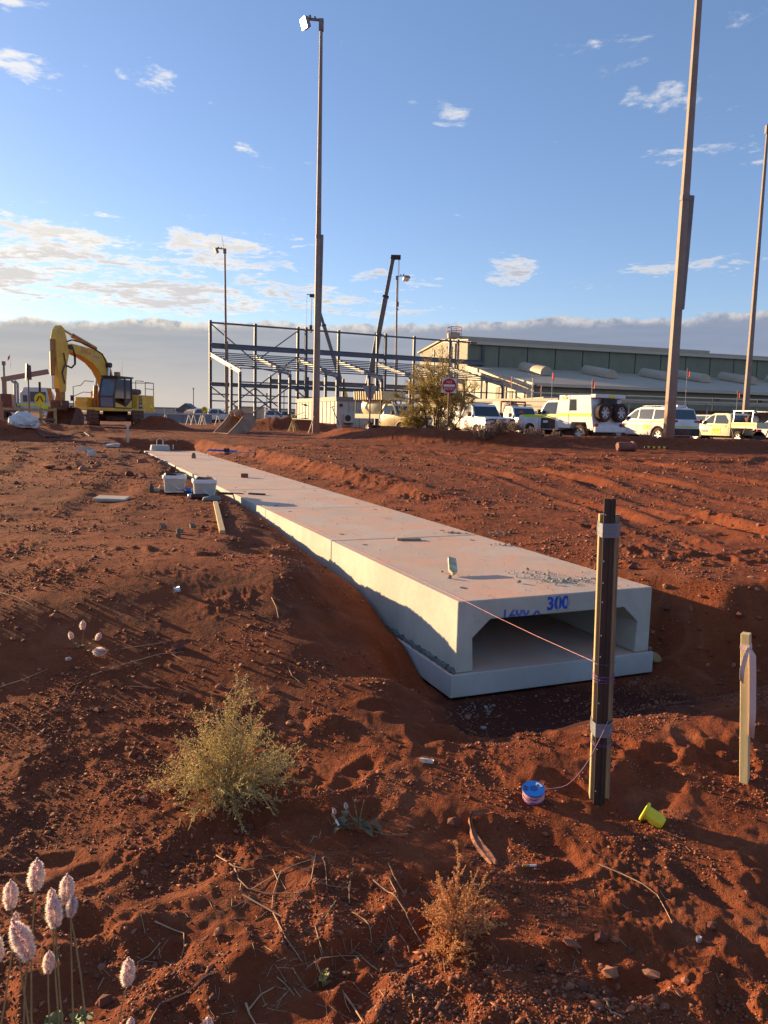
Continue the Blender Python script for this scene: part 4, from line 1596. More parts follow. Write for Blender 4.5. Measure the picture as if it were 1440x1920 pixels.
def flower_plant(label, base, heads, seed, leaves=10, leafl=.07, fat=1.0, name='flowering_plant'):
    """heads: (tip base point, direction, length)"""
    r = random.Random(seed)
    root = thing(name, label, 'plant', base)
    B = Vector(base)
    for i, (p, d, l) in enumerate(heads):
        q = Vector(p) - B
        spike(root, q, d, l, i + seed, fat)
        mid = Vector((q.x * .75, q.y * .6, q.z * .45)) + Vector((r.uniform(-.06, .06), r.uniform(-.04, .04), 0)) * min(1, q.z * 3)
        c = bez(Vector((r.uniform(-.012, .012), r.uniform(-.012, .012), -.03)), mid, q + Vector(d).normalized() * l * .1, 9)
        MB().tube(c, [.0026 * (1 - .4 * k / 8) for k in range(9)], 6).build('stem', FSTEM, root, smooth=True)
        for k in range(max(1, leaves // len(heads))):
            lf = MB()
            t = r.uniform(.1, .75)
            i0 = int(t * 8)
            an = r.uniform(0, 6.28)
            broad_leaf(lf, c[i0], Vector((math.cos(an), math.sin(an), r.uniform(.1, .8))), leafl * r.uniform(.5, 1.1) * (1.1 - t), leafl * .38, .3, .4)
            lf.build('leaf', FGREEN, root, smooth=True, fix=False)
    return root


def head(px, py0, py1, Y, lean=(0, 0)):
    """a spike between two picture rows at depth Y"""
    a, b2 = at(px, py1, Y), at(px, py0, Y)
    l = (b2 - a).length
    return (a, (lean[0] * 1.3, lean[1] - .1, 1.0), l * .95)


def fp(label, bx, by, lst, seed, **kw):
    flower_plant(label, (bx, by, g1(bx, by) - .01), [head(*q) for q in lst], seed, **kw)


Yf = 1.46
fp('tall lilac flowering plant at the lower left with three long stems', -.60, 1.30, [(66, 1604, 1668, Yf + .03, (.1, 0)), (20, 1645, 1702, Yf, (.06, 0)), (56, 1715, 1795, Yf - .05, (-.25, 0))], 1, leaves=24, leafl=.085, fat=1.12)
fp('bushy lilac flowering plant right of the tall one, heads crowded together', -.56, 1.36, [(125, 1634, 1690, Yf + .05, (.06, 0)), (132, 1674, 1717, Yf + .03, (.15, 0)), (98, 1662, 1700, Yf + .06, (.02, 0)), (104, 1674, 1736, Yf - .02, (-.02, 0)), (90, 1778, 1822, Yf - .03, (.1, 0))], 2, leaves=26, leafl=.085, fat=1.15)
fp('lilac flowering plant cut off by the left picture edge', -.84, 1.34, [(-2, 1738, 1800, Yf - .02, (-.15, 0)), (28, 1706, 1738, Yf, (.1, 0))], 3, leaves=8, leafl=.05, fat=1.1)
fp('low flowering plant with one lilac head leaning right over a bent stem', -.55, 1.42, [(238, 1790, 1846, Yf + .05, (.08, 0)), (243, 1903, 1936, Yf - .08, (.1, 0))], 4, leaves=10, leafl=.05, fat=1.12)
fp('flowering plant whose lilac heads just rise into the bottom picture edge', -.36, 1.32, [(386, 1900, 1945, Yf - .05, (.1, 0)), (362, 1915, 1950, Yf - .02, (-.1, 0))], 5, leaves=6, leafl=.05, fat=1.1)
b = hit(150, 1212)
flower_plant('small flowering plant with five pale heads on the left slope', b, [(at(155, 1180, b.y), (.1, -.1, 1), .055), (at(135, 1198, b.y - .03), (-.3, 0, 1), .045), (at(182, 1200, b.y), (.5, -.2, 1), .05), (at(176, 1222, b.y - .12), (1, -.2, .1), .075), (at(208, 1225, b.y - .02), (.9, 0, .35), .05), (at(134, 1240, b.y - .12), (-.2, -.6, .45), .05)], 6, leaves=12, leafl=.07, fat=1.6)


def leafy_plant():
    b = hit(672, 1560)
    root = thing('broad_leaf_plant', 'wilted grey green plant with broad drooping leaves in the foreground', 'plant', b)
    r = random.Random(4)
    for k in range(15):
        an = r.uniform(0, 6.28)
        right = k >= 9
        d = Vector((.9 + .4 * math.cos(an), -.7 + .4 * math.sin(an), .05)) if right else Vector((-.5 + .8 * math.cos(an), .8 * math.sin(an), r.uniform(.3, 1.1)))
        m = MB()
        st = Vector((r.uniform(0, .05), r.uniform(-.02, .01), .035)) if right else Vector((r.uniform(-.06, .02), r.uniform(-.015, .015), r.uniform(.015, .06)))
        broad_leaf(m, st, d, r.uniform(.04, .075), r.uniform(.020, .034), r.uniform(.3, .9), r.uniform(.3, .6))
        m.build('leaf', GREYLEAF, root, smooth=True, fix=False)
    for tx, ty, tz in ((-.025, .02, .13), (.02, .02, .12), (-.06, .0, .10)):
        MB().tube(bez(Vector((0, 0, 0)), Vector((tx * .3, ty, tz * .6)), Vector((tx, ty, tz)), 6), .0016, 5).build('stem', FSTEM, root)
    for k, (px, py) in enumerate(((650, 1516), (628, 1526))):
        spike(root, at(px, py, b.y) - b, (-.2, -.3, 1), .030, k, 1.3)
    MB().tube([Vector((.03, 0, .02)), Vector((.07, -.02, .012)), Vector((.12, -.04, .012)), Vector((.19, -.04, .02))], .0018, 5).build('runner', FSTEM, root)
    b = hit(608, 1852)
    root = thing('seedling', 'tiny yellow green seedling near the bottom of the picture', 'plant', b)
    yl = mat('yellow_leaf', (.46, .38, .11), .6, .2, 20)
    for k in range(9):
        m = MB()
        an = k * 2.4
        broad_leaf(m, Vector((0, 0, .01 + .004 * k)), Vector((math.cos(an), math.sin(an), .5 + .1 * k)), r.uniform(.02, .034), .014, .2, .4)
        m.build('leaf', yl if k % 2 else FGREEN, root, smooth=True, fix=False)
    MB().tube([(0, 0, -.01), (-.012, .01, .035), (-.032, .02, .085)], [.002, .0016, .001], 5).build('stem', RUSTS, root)


leafy_plant()

TWIGM = mat('bleached_twig', (.42, .27, .16), .85, .25, 30, dust=.2)


def twig(pxs, r, label, branch=()):
    def path(pp):
        pts = [hit(px, py) for px, py in pp]
        out = []
        for i in range(len(pts) - 1):
            for u in (0, .33, .66):
                q = pts[i].lerp(pts[i + 1], u)
                out.append(Vector((q.x, q.y, max(g1(q.x, q.y), q.z) + r * 1.2)))
        out.append(pts[-1] + Vector((0, 0, r * 1.2)))
        return out
    m = MB()
    p = path(pxs)
    m.tube(p, [r * (1 - .55 * i / len(p)) for i in range(len(p))], 5)
    for bb in branch:
        q = path(bb)
        m.tube(q, [r * .7 * (1 - .5 * i / len(q)) for i in range(len(q))], 5)
    o = m.build('dry_twig', TWIGM, None, smooth=True)
    tag(o, label, 'twig', 'dry twigs lying on the dirt')


twig([(405, 1606), (435, 1625), (460, 1634), (478, 1630)], .0028, 'long bent twig upper left of the twig litter')
twig([(439, 1630), (447, 1650), (465, 1668), (500, 1678), (560, 1676)], .0026, 'forked twig curving below the upper left twig', [[(452, 1658), (450, 1672)], [(470, 1670), (520, 1640), (550, 1625), (590, 1612)]])
twig([(455, 1680), (500, 1706), (528, 1722)], .0034, 'thick pale twig with a broken end, left of the litter', [[(511, 1712), (535, 1760), (566, 1806)]])
twig([(512, 1632), (521, 1652), (512, 1680), (510, 1706)], .0026, 'short upright looking twig above the thick pale one', [[(521, 1650), (527, 1634)]])
twig([(592, 1602), (584, 1650), (570, 1672), (555, 1684)], .0022, 'slender twig running down the middle of the litter', [[(570, 1668), (545, 1695)]])
twig([(605, 1610), (611, 1635), (613, 1671)], .0024, 'straight twig right of the slender one')
twig([(630, 1690), (615, 1712), (591, 1738), (598, 1765), (606, 1790)], .0022, 'zigzag twig above the yellow seedling')
twig([(578, 1656), (620, 1664), (673, 1669)], .0018, 'thin level twig across the litter')
twig([(655, 1696), (654, 1660), (661, 1642)], .0022, 'twig pair standing close together', [[(656, 1670), (657, 1640)]])
twig([(699, 1652), (722, 1672), (742, 1684), (754, 1702), (770, 1735), (790, 1770)], .0030, 'longest pale twig left of the rusty shrub', [[(730, 1650), (746, 1685)], [(728, 1620), (738, 1645), (760, 1682)]])
twig([(660, 1712), (685, 1728), (694, 1745), (697, 1768)], .0022, 'curved twig with small side shoots right of the litter', [[(694, 1745), (699, 1738)]])
twig([(748, 1754), (760, 1770), (767, 1788)], .0022, 'short twig below the longest pale one')
twig([(600, 1798), (640, 1794), (680, 1794)], .0016, 'thin level twig above the seedling')
twig([(645, 1866), (662, 1890), (680, 1918)], .0034, 'thick tan twig at the bottom edge')
twig([(461, 1885), (468, 1905), (480, 1925)], .0034, 'thick pale twig end at the bottom edge, left of the seedling', [[(467, 1896), (490, 1868), (514, 1854)]])
twig([(519, 1834), (535, 1848), (552, 1868)], .0018, 'short bleached twig between two bottom twigs')
twig([(1120, 1622), (1165, 1641), (1205, 1659), (1232, 1680), (1250, 1712), (1260, 1734)], .0028, 'single long bowed twig on the right foreground')
twig([(1133, 1875), (1145, 1900), (1170, 1912)], .0030, 'short pale twig at the lower right')
twig([(0, 1113), (30, 1121), (62, 1137)], .0042, 'pale twig at the left edge above the flowers')
twig([(228, 1218), (290, 1210), (345, 1197)], .0036, 'long thin twig right of the five headed flower')
twig([(172, 1267), (240, 1245), (300, 1228), (345, 1224)], .0036, 'long thin twig below the five headed flower', [[(322, 1228), (350, 1243), (372, 1246)]])
twig([(0, 1290), (45, 1275), (90, 1256)], .0032, 'thin twig at the left edge below the flowers')
twig([(243, 1288), (270, 1290), (300, 1292)], .0030, 'short twig above the olive shrub')
twig([(509, 1122), (518, 1140), (522, 1160)], .0032, 'small crooked twig on the bank left of the culvert')
twig([(540, 1252), (548, 1270), (562, 1280)], .0028, 'crooked pale twig right of the olive shrub')
twig([(290, 1730), (325, 1745), (345, 1752)], .0030, 'pale twig in the hollow at lower left', [[(345, 1752), (345, 1780), (340, 1798)]])
twig([(300, 1770), (280, 1795), (258, 1805)], .0020, 'thin twig beside the leaning flower head')
twig([(400, 1828), (370, 1848), (345, 1866), (300, 1884), (280, 1920)], .0026, 'long thin twig along the bottom left')

# ---- fine litter nobody would count
def litter():
    r = random.Random(31)
    m = MB()
    for _ in range(420):
        px = r.gauss(600, 150) if r.random() < .8 else r.uniform(60, 1400)
        py = r.gauss(1740, 90) if r.random() < .75 else r.uniform(1250, 1900)
        if py > 1915 or py < 1200:
            continue
        d0 = ray(px, py)
        Y = (0.05 - EYE) / d0.z
        x, y = d0.x * Y, Y
        if on_culvert(x, y):
            continue
        an = r.uniform(0, 6.28)
        L = r.uniform(.012, .07)
        pts = []
        for u in (-.5, 0, .5):
            qx, qy = x + math.cos(an) * L * u, y + math.sin(an) * L * u + (0 if u else r.uniform(-.006, .006))
            pts.append((qx, qy))
        zz = H(np.array([q[0] for q in pts]), np.array([q[1] for q in pts]))
        rr = r.uniform(.0005, .0014)
        m.tube([(q[0], q[1], z + rr) for q, z in zip(pts, zz)], rr, 3, caps=False)
    o = m.build('twig_litter', mat('twig_litter', (.36, .23, .14), .85, .2, 30, island=.4), None, fix=False)
    tag(o, 'fine broken twigs and straw scattered over the foreground dirt', 'litter', kind='stuff')


litter()


# ---- loose stones: larger ones each an object, the rest as grit
def stones():
    bm = bmesh.new()
    bmesh.ops.create_icosphere(bm, subdivisions=1, radius=1)
    iv = np.array([v.co for v in bm.verts])
    fi = np.array([[v.index for v in f.verts] for f in bm.faces])
    bm.free()
    rs = np.random.RandomState(8)
    STONE = mat('red_stone', (.225, .080, .042), .85, .25, 20, island=.6)

    def shape():
        k = rs.uniform(.62, 1.2, len(iv))
        s = np.array([rs.uniform(.8, 1.5), rs.uniform(.7, 1.1), rs.uniform(.35, .8)])
        return iv * k[:, None] * s
    shapes = [shape() for _ in range(40)]
    meshes = []
    for k in range(12):
        me = bpy.data.meshes.new('stone')
        me.from_pydata([tuple(p) for p in shapes[k]], [], [tuple(int(q) for q in f) for f in fi])
        me.materials.append([STONE, mat('pale_red_stone', (.30, .125, .07), .9, .2, 20), mat('dark_red_stone', (.13, .042, .025), .9, .2, 20)][k % 3])
        meshes.append(me)
    n = 0
    tries = 0
    while n < 240 and tries < 4000:
        tries += 1
        zone = rs.rand()
        if zone < .40:
            px, py = rs.uniform(0, 560), rs.uniform(1150, 1560)
        elif zone < .62:
            px, py = rs.uniform(1000, 1440), rs.uniform(960, 1250)
        elif zone < .75:
            px, py = rs.normal(1150, 60), rs.normal(1830, 40)
        elif zone < .83:
            px, py = rs.normal(200, 45), rs.normal(872, 14)
        else:
            px, py = rs.uniform(0, 1440), rs.uniform(1180, 1900)
        if not (0 < px < 1440 and 830 < py < 1910):
            continue
        p = hit(px, py, 40)
        if on_culvert(p.x, p.y) or any(math.hypot(p.x - a, p.y - b) < c for a, b, c in CLEAR):
            continue
        r = rs.uniform(.008, .019) * max(1, p.y / 3.6) * (1.7 if rs.rand() < .12 else 1)
        if zone >= .75 and zone < .83:
            r = rs.uniform(.05, .13)
        r = min(r, .14)
        o = fin('stone', meshes[rs.randint(12)])
        o.parent = GROUND
        o.location = (p.x, p.y, p.z + r * .18)
        o.rotation_euler = (rs.uniform(-.4, .4), rs.uniform(-.4, .4), rs.uniform(0, 6.28))
        o.scale = (r, r, r)
        n += 1
    # grit: small eight-sided crumbs, thicker in patches
    ov = np.array([(1, 0, 0), (-1, 0, 0), (0, 1, 0), (0, -1, 0), (0, 0, 1), (0, 0, -1)], float)
    of = np.array([(0, 2, 4), (2, 1, 4), (1, 3, 4), (3, 0, 4), (2, 0, 5), (1, 2, 5), (3, 1, 5), (0, 3, 5)])
    osh = np.array([ov * rs.uniform(.6, 1.25, 6)[:, None] * np.array([rs.uniform(.8, 1.5), rs.uniform(.7, 1.1), rs.uniform(.45, .85)]) + rs.uniform(-.18, .18, (6, 3)) for _ in range(60)])
    N = 175000
    u = rs.rand(N)
    Y = 1.5 * (24 / 1.5) ** (u ** 1.15)
    X = rs.uniform(-.66, .66, N) * Y
    dens = fbm(X, Y, .42, 3, 71) + .45 * fbm(X, Y, 1.9, 2, 72) + .30 * np.exp(-((X + 1.4) / .9) ** 2 - ((Y - 3.4) / .8) ** 2) + .25 * np.exp(-((X - 1.6) / 1.2) ** 2 - ((Y - 6.5) / 1.6) ** 2)
    keep = (dens > rs.uniform(-.18, .50, N)) & (~on_culvert(X, Y))
    X, Y, dens = X[keep], Y[keep], dens[keep]
    Z = H(X, Y)
    R = rs.uniform(.0016, .0050, len(X)) * np.maximum(1, Y / 2.6) ** .75 * (1 + .5 * np.clip(dens, 0, 1))
    q = rs.rand(len(X))
    R[q < .14] *= 1.8
    R[q < .03] *= 1.5
    nv = len(ov)
    ang = rs.uniform(0, 6.28, len(X))
    sh = osh[rs.randint(0, 60, len(X))]
    c, s = np.cos(ang)[:, None], np.sin(ang)[:, None]
    vx = sh[:, :, 0] * c - sh[:, :, 1] * s
    vy = sh[:, :, 0] * s + sh[:, :, 1] * c
    V = np.stack([vx * R[:, None] + X[:, None], vy * R[:, None] + Y[:, None], sh[:, :, 2] * R[:, None] + Z[:, None] + R[:, None] * .25], -1).reshape(-1, 3)
    F = (of[None] + (np.arange(len(X)) * nv)[:, None, None]).reshape(-1, 3)
    print('grit', len(X))
    me = bpy.data.meshes.new('grit')
    me.vertices.add(len(V))
    me.vertices.foreach_set('co', V.ravel().astype(np.float32))
    me.loops.add(F.size)
    me.loops.foreach_set('vertex_index', F.ravel().astype(np.int32))
    me.polygons.add(len(F))
    me.polygons.foreach_set('loop_start', (np.arange(len(F)) * 3).astype(np.int32))
    me.update(calc_edges=True)
    me.materials.append(STONE)
    o = fin('gravel', me)
    tag(o, 'small red grit and crumbs of earth strewn over the ground', 'gravel', kind='stuff')


stones()
# ------------------------------------------------------------------ vehicles
WPAINT = mat('white_car_paint', (.72, .73, .73), .32, .04, 3, dust=.16, dustz=.75, spec=.5)
YPAINT = mat('cream_car_paint', (.74, .69, .46), .35, .04, 3, dust=.15, dustz=.6, spec=.5)
GLASS = mat('dark_car_glass', (.03, .036, .042), .08, .05, 3, spec=.8)
TRIM = mat('black_trim', (.02, .02, .021), .55, .2, 6, dust=.3)
TYRE = mat('dusty_tyre', (.026, .024, .023), .9, .3, 12, dust=.45)
RIM = mat('alloy_rim', (.55, .55, .56), .35, .1, 8, metal=.5, dust=.2)
LIME = mat('lime_reflective_stripe', (.62, .78, .04), .45, .05, 5)
STICK = mat('yellow_sticker', (.80, .70, .03), .5, .05, 5)
REDL = mat('red_lens', (.42, .02, .015), .25, .1, 8)
CLRL = mat('clear_lens', (.70, .72, .74), .15, .05, 8, spec=.7)
FLAG = mat('orange_red_flag', (.62, .09, .05), .7, .15, 8)
CHROME = mat('dull_chrome', (.5, .5, .5), .3, .1, 8, metal=.8)
BROWN = mat('red_brown_steel', (.20, .065, .04), .65, .25, 6)
SEATM = mat('grey_seat', (.2, .2, .19), .8)


def arc(cx, cz, r, a0, a1, n):
    return [(cx + r * math.cos(a), cz + r * math.sin(a)) for a in np.linspace(a0, a1, n)]


def lower_body(prof_top, x0, x1, zb, wheels, rw):
    """closed side outline: rear bottom, arches along the underside, then the given top line from front to rear"""
    pts = [(x0, zb)]
    for wx, wz in sorted(wheels):
        dz = zb - wz
        a = math.asin(max(-1, min(1, dz / rw)))
        pts += arc(wx, wz, rw, PI - a, a, 9)
    pts.append((x1, zb))
    return pts + prof_top


_wheel = {}


def wheel(parent, x, y, z, r, w=.24, out=1):
    key = (round(r, 3), out)
    if key not in _wheel:
        M = rotm(-PI / 2 * out)
        ty = MB().lathe([(r * .62, -w / 2), (r * .90, -w / 2), (r, -w * .36), (r, w * .36), (r * .90, w / 2), (r * .62, w / 2), (r * .62, -w / 2)], 24, M)
        rm = MB().lathe([(r * .63, -w * .4), (r * .63, w * .42), (r * .57, w * .42), (r * .54, w * .12), (r * .2, w * .10), (r * .18, w * .30), (0, w * .31)], 20, M)
        for k in range(6):
            a = k * PI / 3
            d = Vector((math.cos(a), math.sin(a), 0))
            rm.beam(M @ (d * r * .14 + Vector((0, 0, w * .30))), M @ (d * r * .58 + Vector((0, 0, w * .34))), r * .17, .03, M @ Vector((0, 0, 1)))
        o1 = ty.build('tyre', TYRE, None, smooth=True)
        o2 = rm.build('rim', RIM, None, smooth=True)
        _wheel[key] = (o1.data, o2.data)
        bpy.data.objects.remove(o1)
        bpy.data.objects.remove(o2)
    a = fin('wheel', _wheel[key][0])
    a.parent = parent
    a.location = (x, y, z)
    b_ = fin('rim', _wheel[key][1])
    b_.parent = a
    return a


def flag(parent, x, y, z, h, k=0):
    m = MB().tube([(x, y, z), (x + .02, y, z + h)], .012, 5)
    o = m.build('flag_whip', mat('pale_whip', (.5, .45, .4), .6), parent)
    m = MB()
    V, F = [], []
    for i in range(4):
        for j in range(3):
            V.append((x - i * .05 - .02, y + .04 * math.sin(i * 1.9 + k) + i * .02, z + h - .02 - j * .13 - i * .07))
    for i in range(3):
        for j in range(2):
            F.append((i * 3 + j, i * 3 + j + 1, i * 3 + j + 4, i * 3 + j + 3))
    m.add(V, F)
    f = m.build('flag', FLAG, o, fix=False)
    sd = f.modifiers.new('thick', 'SOLIDIFY')
    sd.thickness = .006


def greenhouse(root, poly, w0, w1, zb, zt, paint, splits, rear=True, front=True):
    """cabin: side outline poly (x, z) tapering from half width w0 at zb to w1 at zt; panes sit proud of it"""
    def hw(z):
        return w0 + (w1 - w0) * max(0, min(1, (z - zb) / (zt - zb)))
    n = len(poly)
    P = [(x, hw(z), z) for x, z in poly] + [(x, -hw(z), z) for x, z in poly]
    F = [tuple(range(n)), tuple(range(2 * n - 1, n - 1, -1))] + [(i, i + n, (i + 1) % n + n, (i + 1) % n) for i in range(n)]
    MB().add(P, F).build('cabin', paint, root, bevel=.035, seg=2, smooth=True, angle=50)
    for pane in splits:
        for sg in (1, -1):
            m = MB()
            V = [(x, sg * (hw(z) + .006), z) for x, z in pane] + [(x, sg * (hw(z) - .03), z) for x, z in pane]
            k = len(pane)
            m.add(V, [tuple(range(k)), tuple(range(2 * k - 1, k - 1, -1))] + [(i, i + k, (i + 1) % k + k, (i + 1) % k) for i in range(k)])
            m.build('side_window', GLASS, root)
    return hw


def end_pane(root, name, xb, zb, xt, zt, wb, wt, m=None, off=.008):
    d = Vector((xt - xb, 0, zt - zb)).normalized()
    nrm = Vector((d.z, 0, -d.x))
    if name == 'rear_window':
        nrm = -nrm
    q = nrm * off
    mb = MB()
    V = [Vector((xb, wb, zb)) + q, Vector((xb, -wb, zb)) + q, Vector((xt, -wt, zt)) + q, Vector((xt, wt, zt)) + q]
    V += [v - nrm * .03 for v in V]
    mb.add(V, [(0, 1, 2, 3), (7, 6, 5, 4), (0, 4, 5, 1), (1, 5, 6, 2), (2, 6, 7, 3), (3, 7, 4, 0)])
    return mb.build(name, m or GLASS, root)


def sidebox(root, name, x0, x1, z0, z1, y, m, th=.012, bev=0):
    """thin piece on both flanks"""
    for sg in (1, -1):
        MB().box(((x0 + x1) / 2, sg * (y + th / 2 - .004), (z0 + z1) / 2), (abs(x1 - x0), th, z1 - z0)).build(name, m, root, bevel=bev)


def mirrors(root, x, z, y, m=TRIM):
    for sg in (1, -1):
        MB().box((x, sg * (y + .13), z), (.10, .20, .24)).beam((x, sg * y, z - .05), (x, sg * (y + .1), z - .03), .04, .04).build('wing_mirror', m, root, bevel=.02)


def ute(label, loc, heading, style, paint, bullbar=False, group=None, r=.39, extras=None):
    """style: dual, single, suv, troop"""
    root = thing({'suv': 'parked_wagon', 'troop': 'canopy_utility'}.get(style, 'parked_utility'), label, {'suv': 'car', 'troop': 'utility truck'}.get(style, 'utility truck'), loc, heading, group)
    W = .92
    wz = r
    if style == 'suv':
        wb, xf, xr = 2.85, 2.35, -2.35
        fx, rx = 1.45, -1.40
        top = [(xf, .62), (xf + .02, .86), (xf - .14, 1.02), (1.15, 1.16), (xr + .06, 1.18), (xr, 1.05), (xr, .58)]
        zb, belt, zt = .40, 1.12, 1.80
        gh = [(1.30, 1.10), (.42, 1.70), (.10, 1.79), (-1.6, 1.79), (-2.05, 1.72), (-2.30, 1.10)]
        panes = [[(1.02, 1.19), (.38, 1.62), (.13, 1.68), (.13, 1.19)], [(.05, 1.19), (.05, 1.69), (-.92, 1.69), (-.92, 1.19)], [(-1.02, 1.19), (-1.02, 1.68), (-1.72, 1.66), (-1.93, 1.24)]]
    elif style == 'dual':
        wb, xf, xr = 3.1, 2.55, -.95
        fx, rx = 1.62, -1.48
        top = [(xf, .62), (xf + .02, .92), (xf - .16, 1.05), (1.32, 1.17), (xr, 1.17)]
        zb, belt, zt = .48, 1.14, 1.80
        gh = [(1.42, 1.12), (.62, 1.69), (.35, 1.79), (-.55, 1.79), (-.80, 1.72), (-.95, 1.12)]
        panes = [[(1.16, 1.19), (.60, 1.61), (.40, 1.68), (.32, 1.68), (.32, 1.19)], [(.23, 1.19), (.23, 1.68), (-.45, 1.68), (-.74, 1.36), (-.74, 1.19)]]
    else:
        wb, xf, xr = 3.1, 2.5, -.25
        fx, rx = 1.62, -1.55
        top = [(xf, .66), (xf + .02, 1.05), (xf - .10, 1.18), (1.10, 1.24), (xr, 1.24)]
        zb, belt, zt = .52, 1.20, 1.92
        gh = [(1.22, 1.18), (.80, 1.80), (.62, 1.91), (-.10, 1.91), (-.22, 1.84), (-.25, 1.18)]
        panes = [[(1.02, 1.26), (.74, 1.74), (.60, 1.80), (-.02, 1.80), (-.02, 1.26)]]
    whs = [(fx, wz)] + ([(rx, wz)] if style == 'suv' else [])
    body = lower_body(top, xr, xf, zb, whs, r * 1.17)
    m = MB()
    m.prism(body, -W, W)
    m.build('body', paint, root, bevel=.035, seg=2, smooth=True, angle=40)
    greenhouse(root, gh, W - .03, W - .17, belt, zt, paint, panes)
    a, b_ = gh[0], gh[1]
    end_pane(root, 'windscreen', lerp(a[0], b_[0], .12), lerp(a[1], b_[1], .12), lerp(a[0], b_[0], .97), lerp(a[1], b_[1], .97), W - .13, W - .22)
    a, b_ = gh[-1], gh[-2]
    end_pane(root, 'rear_window', lerp(a[0], b_[0], .18), lerp(a[1], b_[1], .18), lerp(a[0], b_[0], .93), lerp(a[1], b_[1], .93), W - .15, W - .22)
    # wheel arch liners
    for wx in {fx, rx}:
        for sg in (1, -1):
            wheel(root, wx, sg * (W - .12), wz, r, .24, sg)
    if style == 'suv':
        for wx in (fx, rx):
            for sg in (1, -1):
                pts = [(wx + r * 1.18 * math.cos(u), sg * (W + .005), wz + r * 1.18 * math.sin(u)) for u in np.linspace(-.1, PI + .1, 13)]
                MB().tube(pts, .035, 5).build('arch_trim', TRIM, root)
    else:
        for sg in (1, -1):
            pts = [(fx + r * 1.18 * math.cos(u), sg * (W + .005), wz + r * 1.18 * math.sin(u)) for u in np.linspace(0, PI, 11)]
            MB().tube(pts, .04, 5).build('arch_flare', paint, root, smooth=True)
    MB().box(((fx + rx) / 2, 0, .42), (abs(fx - rx) + 1.4, 1.1, .26)).build('chassis', TRIM, root)
    mirrors(root, gh[0][0] - .28, belt + .14, W - .02)
    # front face
    MB().box((xf + .03, 0, .80), (.06, 1.0, .26)).build('grille', TRIM, root, bevel=.02)
    MB().box((xf + .05, 0, .54), (.14, 1.80, .20)).build('front_bumper', paint if style == 'suv' else TRIM, root, bevel=.04)
    for sg in (1, -1):
        MB().box((xf - .01, sg * .72, .90), (.12, .34, .17)).build('headlight', CLRL, root, bevel=.03)
    MB().box((xf + .135, 0, .55), (.01, .37, .12)).build('number_plate', WHITE, root)
    # door seams and handles
    sx = {'suv': (1.08, .09, -.98), 'dual': (1.2, .28, -.84)}.get(style, (1.05, -.16))
    for x in sx:
        sidebox(root, 'door_gap', x - .008, x + .008, zb + .1, belt, W, TRIM, .006)
    for x in sx[1:]:
        sidebox(root, 'door_handle', x + .10, x + .30, belt - .10, belt - .06, W, paint if style != 'dual' else TRIM, .03, .006)
    if bullbar:
        bb = MB()
        for z in (.62, .86, 1.08):
            bb.tube([(xf - .05, -.92, z - .05), (xf + .16, -.80, z), (xf + .22, -.4, z), (xf + .22, .4, z), (xf + .16, .80, z), (xf - .05, .92, z - .05)], .04, 6)
        for y in (-.45, .45):
            bb.tube([(xf + .2, y, .45), (xf + .22, y, 1.12)], .04, 6)
        bb.build('bull_bar', TRIM, root, smooth=True)
        for sg in (1, -1):
            MB().lathe([(.10, 0), (.12, .05), (.11, .07), (0, .075)], 14, rotm(0, PI / 2), (xf + .20, sg * .30, 1.0)).build('spot_light', CLRL, root, smooth=True)
    return root


SP = {}
HEAD = rad(90 + 24)          # parked nose in, pointing away and a little left
FRONT = rad(-66)             # parked the other way


def ground_pt(px, Y, dz=0):
    p = at(px, 800, Y)
    return (p.x, Y, g1(p.x, Y) + dz)


def tray(root, x0, x1, z, w, paint, sides=.24, under=True):
    MB().box(((x0 + x1) / 2, 0, z), (x1 - x0, w * 2, .07)).build('tray_floor', paint, root, bevel=.01)
    for sg in (1, -1):
        MB().box(((x0 + x1) / 2, sg * (w - .02), z + sides / 2 + .035), (x1 - x0 - .01, .035, sides)).build('drop_side', paint, root, bevel=.01)
    MB().box((x0 + .02, 0, z + sides / 2 + .035), (.035, w * 2 - .08, sides)).build('tail_gate', paint, root, bevel=.01)


def stripe(root, x0, x1, z0, z1, y, z0b=None, m=LIME):
    for sg in (1, -1):
        V = [(x0, z0), (x1, z0 if z0b is None else z0b), (x1, (z0 if z0b is None else z0b) + (z1 - z0)), (x0, z1)]
        mb = MB()
        P = [(x, sg * (y + .006), z) for x, z in V] + [(x, sg * (y - .01), z) for x, z in V]
        mb.add(P, [(0, 1, 2, 3), (7, 6, 5, 4), (0, 4, 5, 1), (1, 5, 6, 2), (2, 6, 7, 3), (3, 7, 4, 0)])
        mb.build('lime_stripe', m, root)


BLK = mat('black_print', (.02, .02, .02), .6)


def on_left(x, z, y):
    """a print plane on the left flank, readable from that side"""
    return Matrix(((-1, 0, 0, x), (0, 0, 1, y), (0, 1, 0, z), (0, 0, 0, 1)))


def on_right(x, z, y):
    return Matrix(((1, 0, 0, x), (0, 0, -1, -y), (0, 1, 0, z), (0, 0, 0, 1)))


def on_rear(x, z, y=0):
    return Matrix(((0, 0, -1, x), (-1, 0, 0, y), (0, 1, 0, z), (0, 0, 0, 1)))


TANP = mat('tan_truck_paint', (.62, .48, .24), .4, .08, 3, dust=.25, dustz=.8)


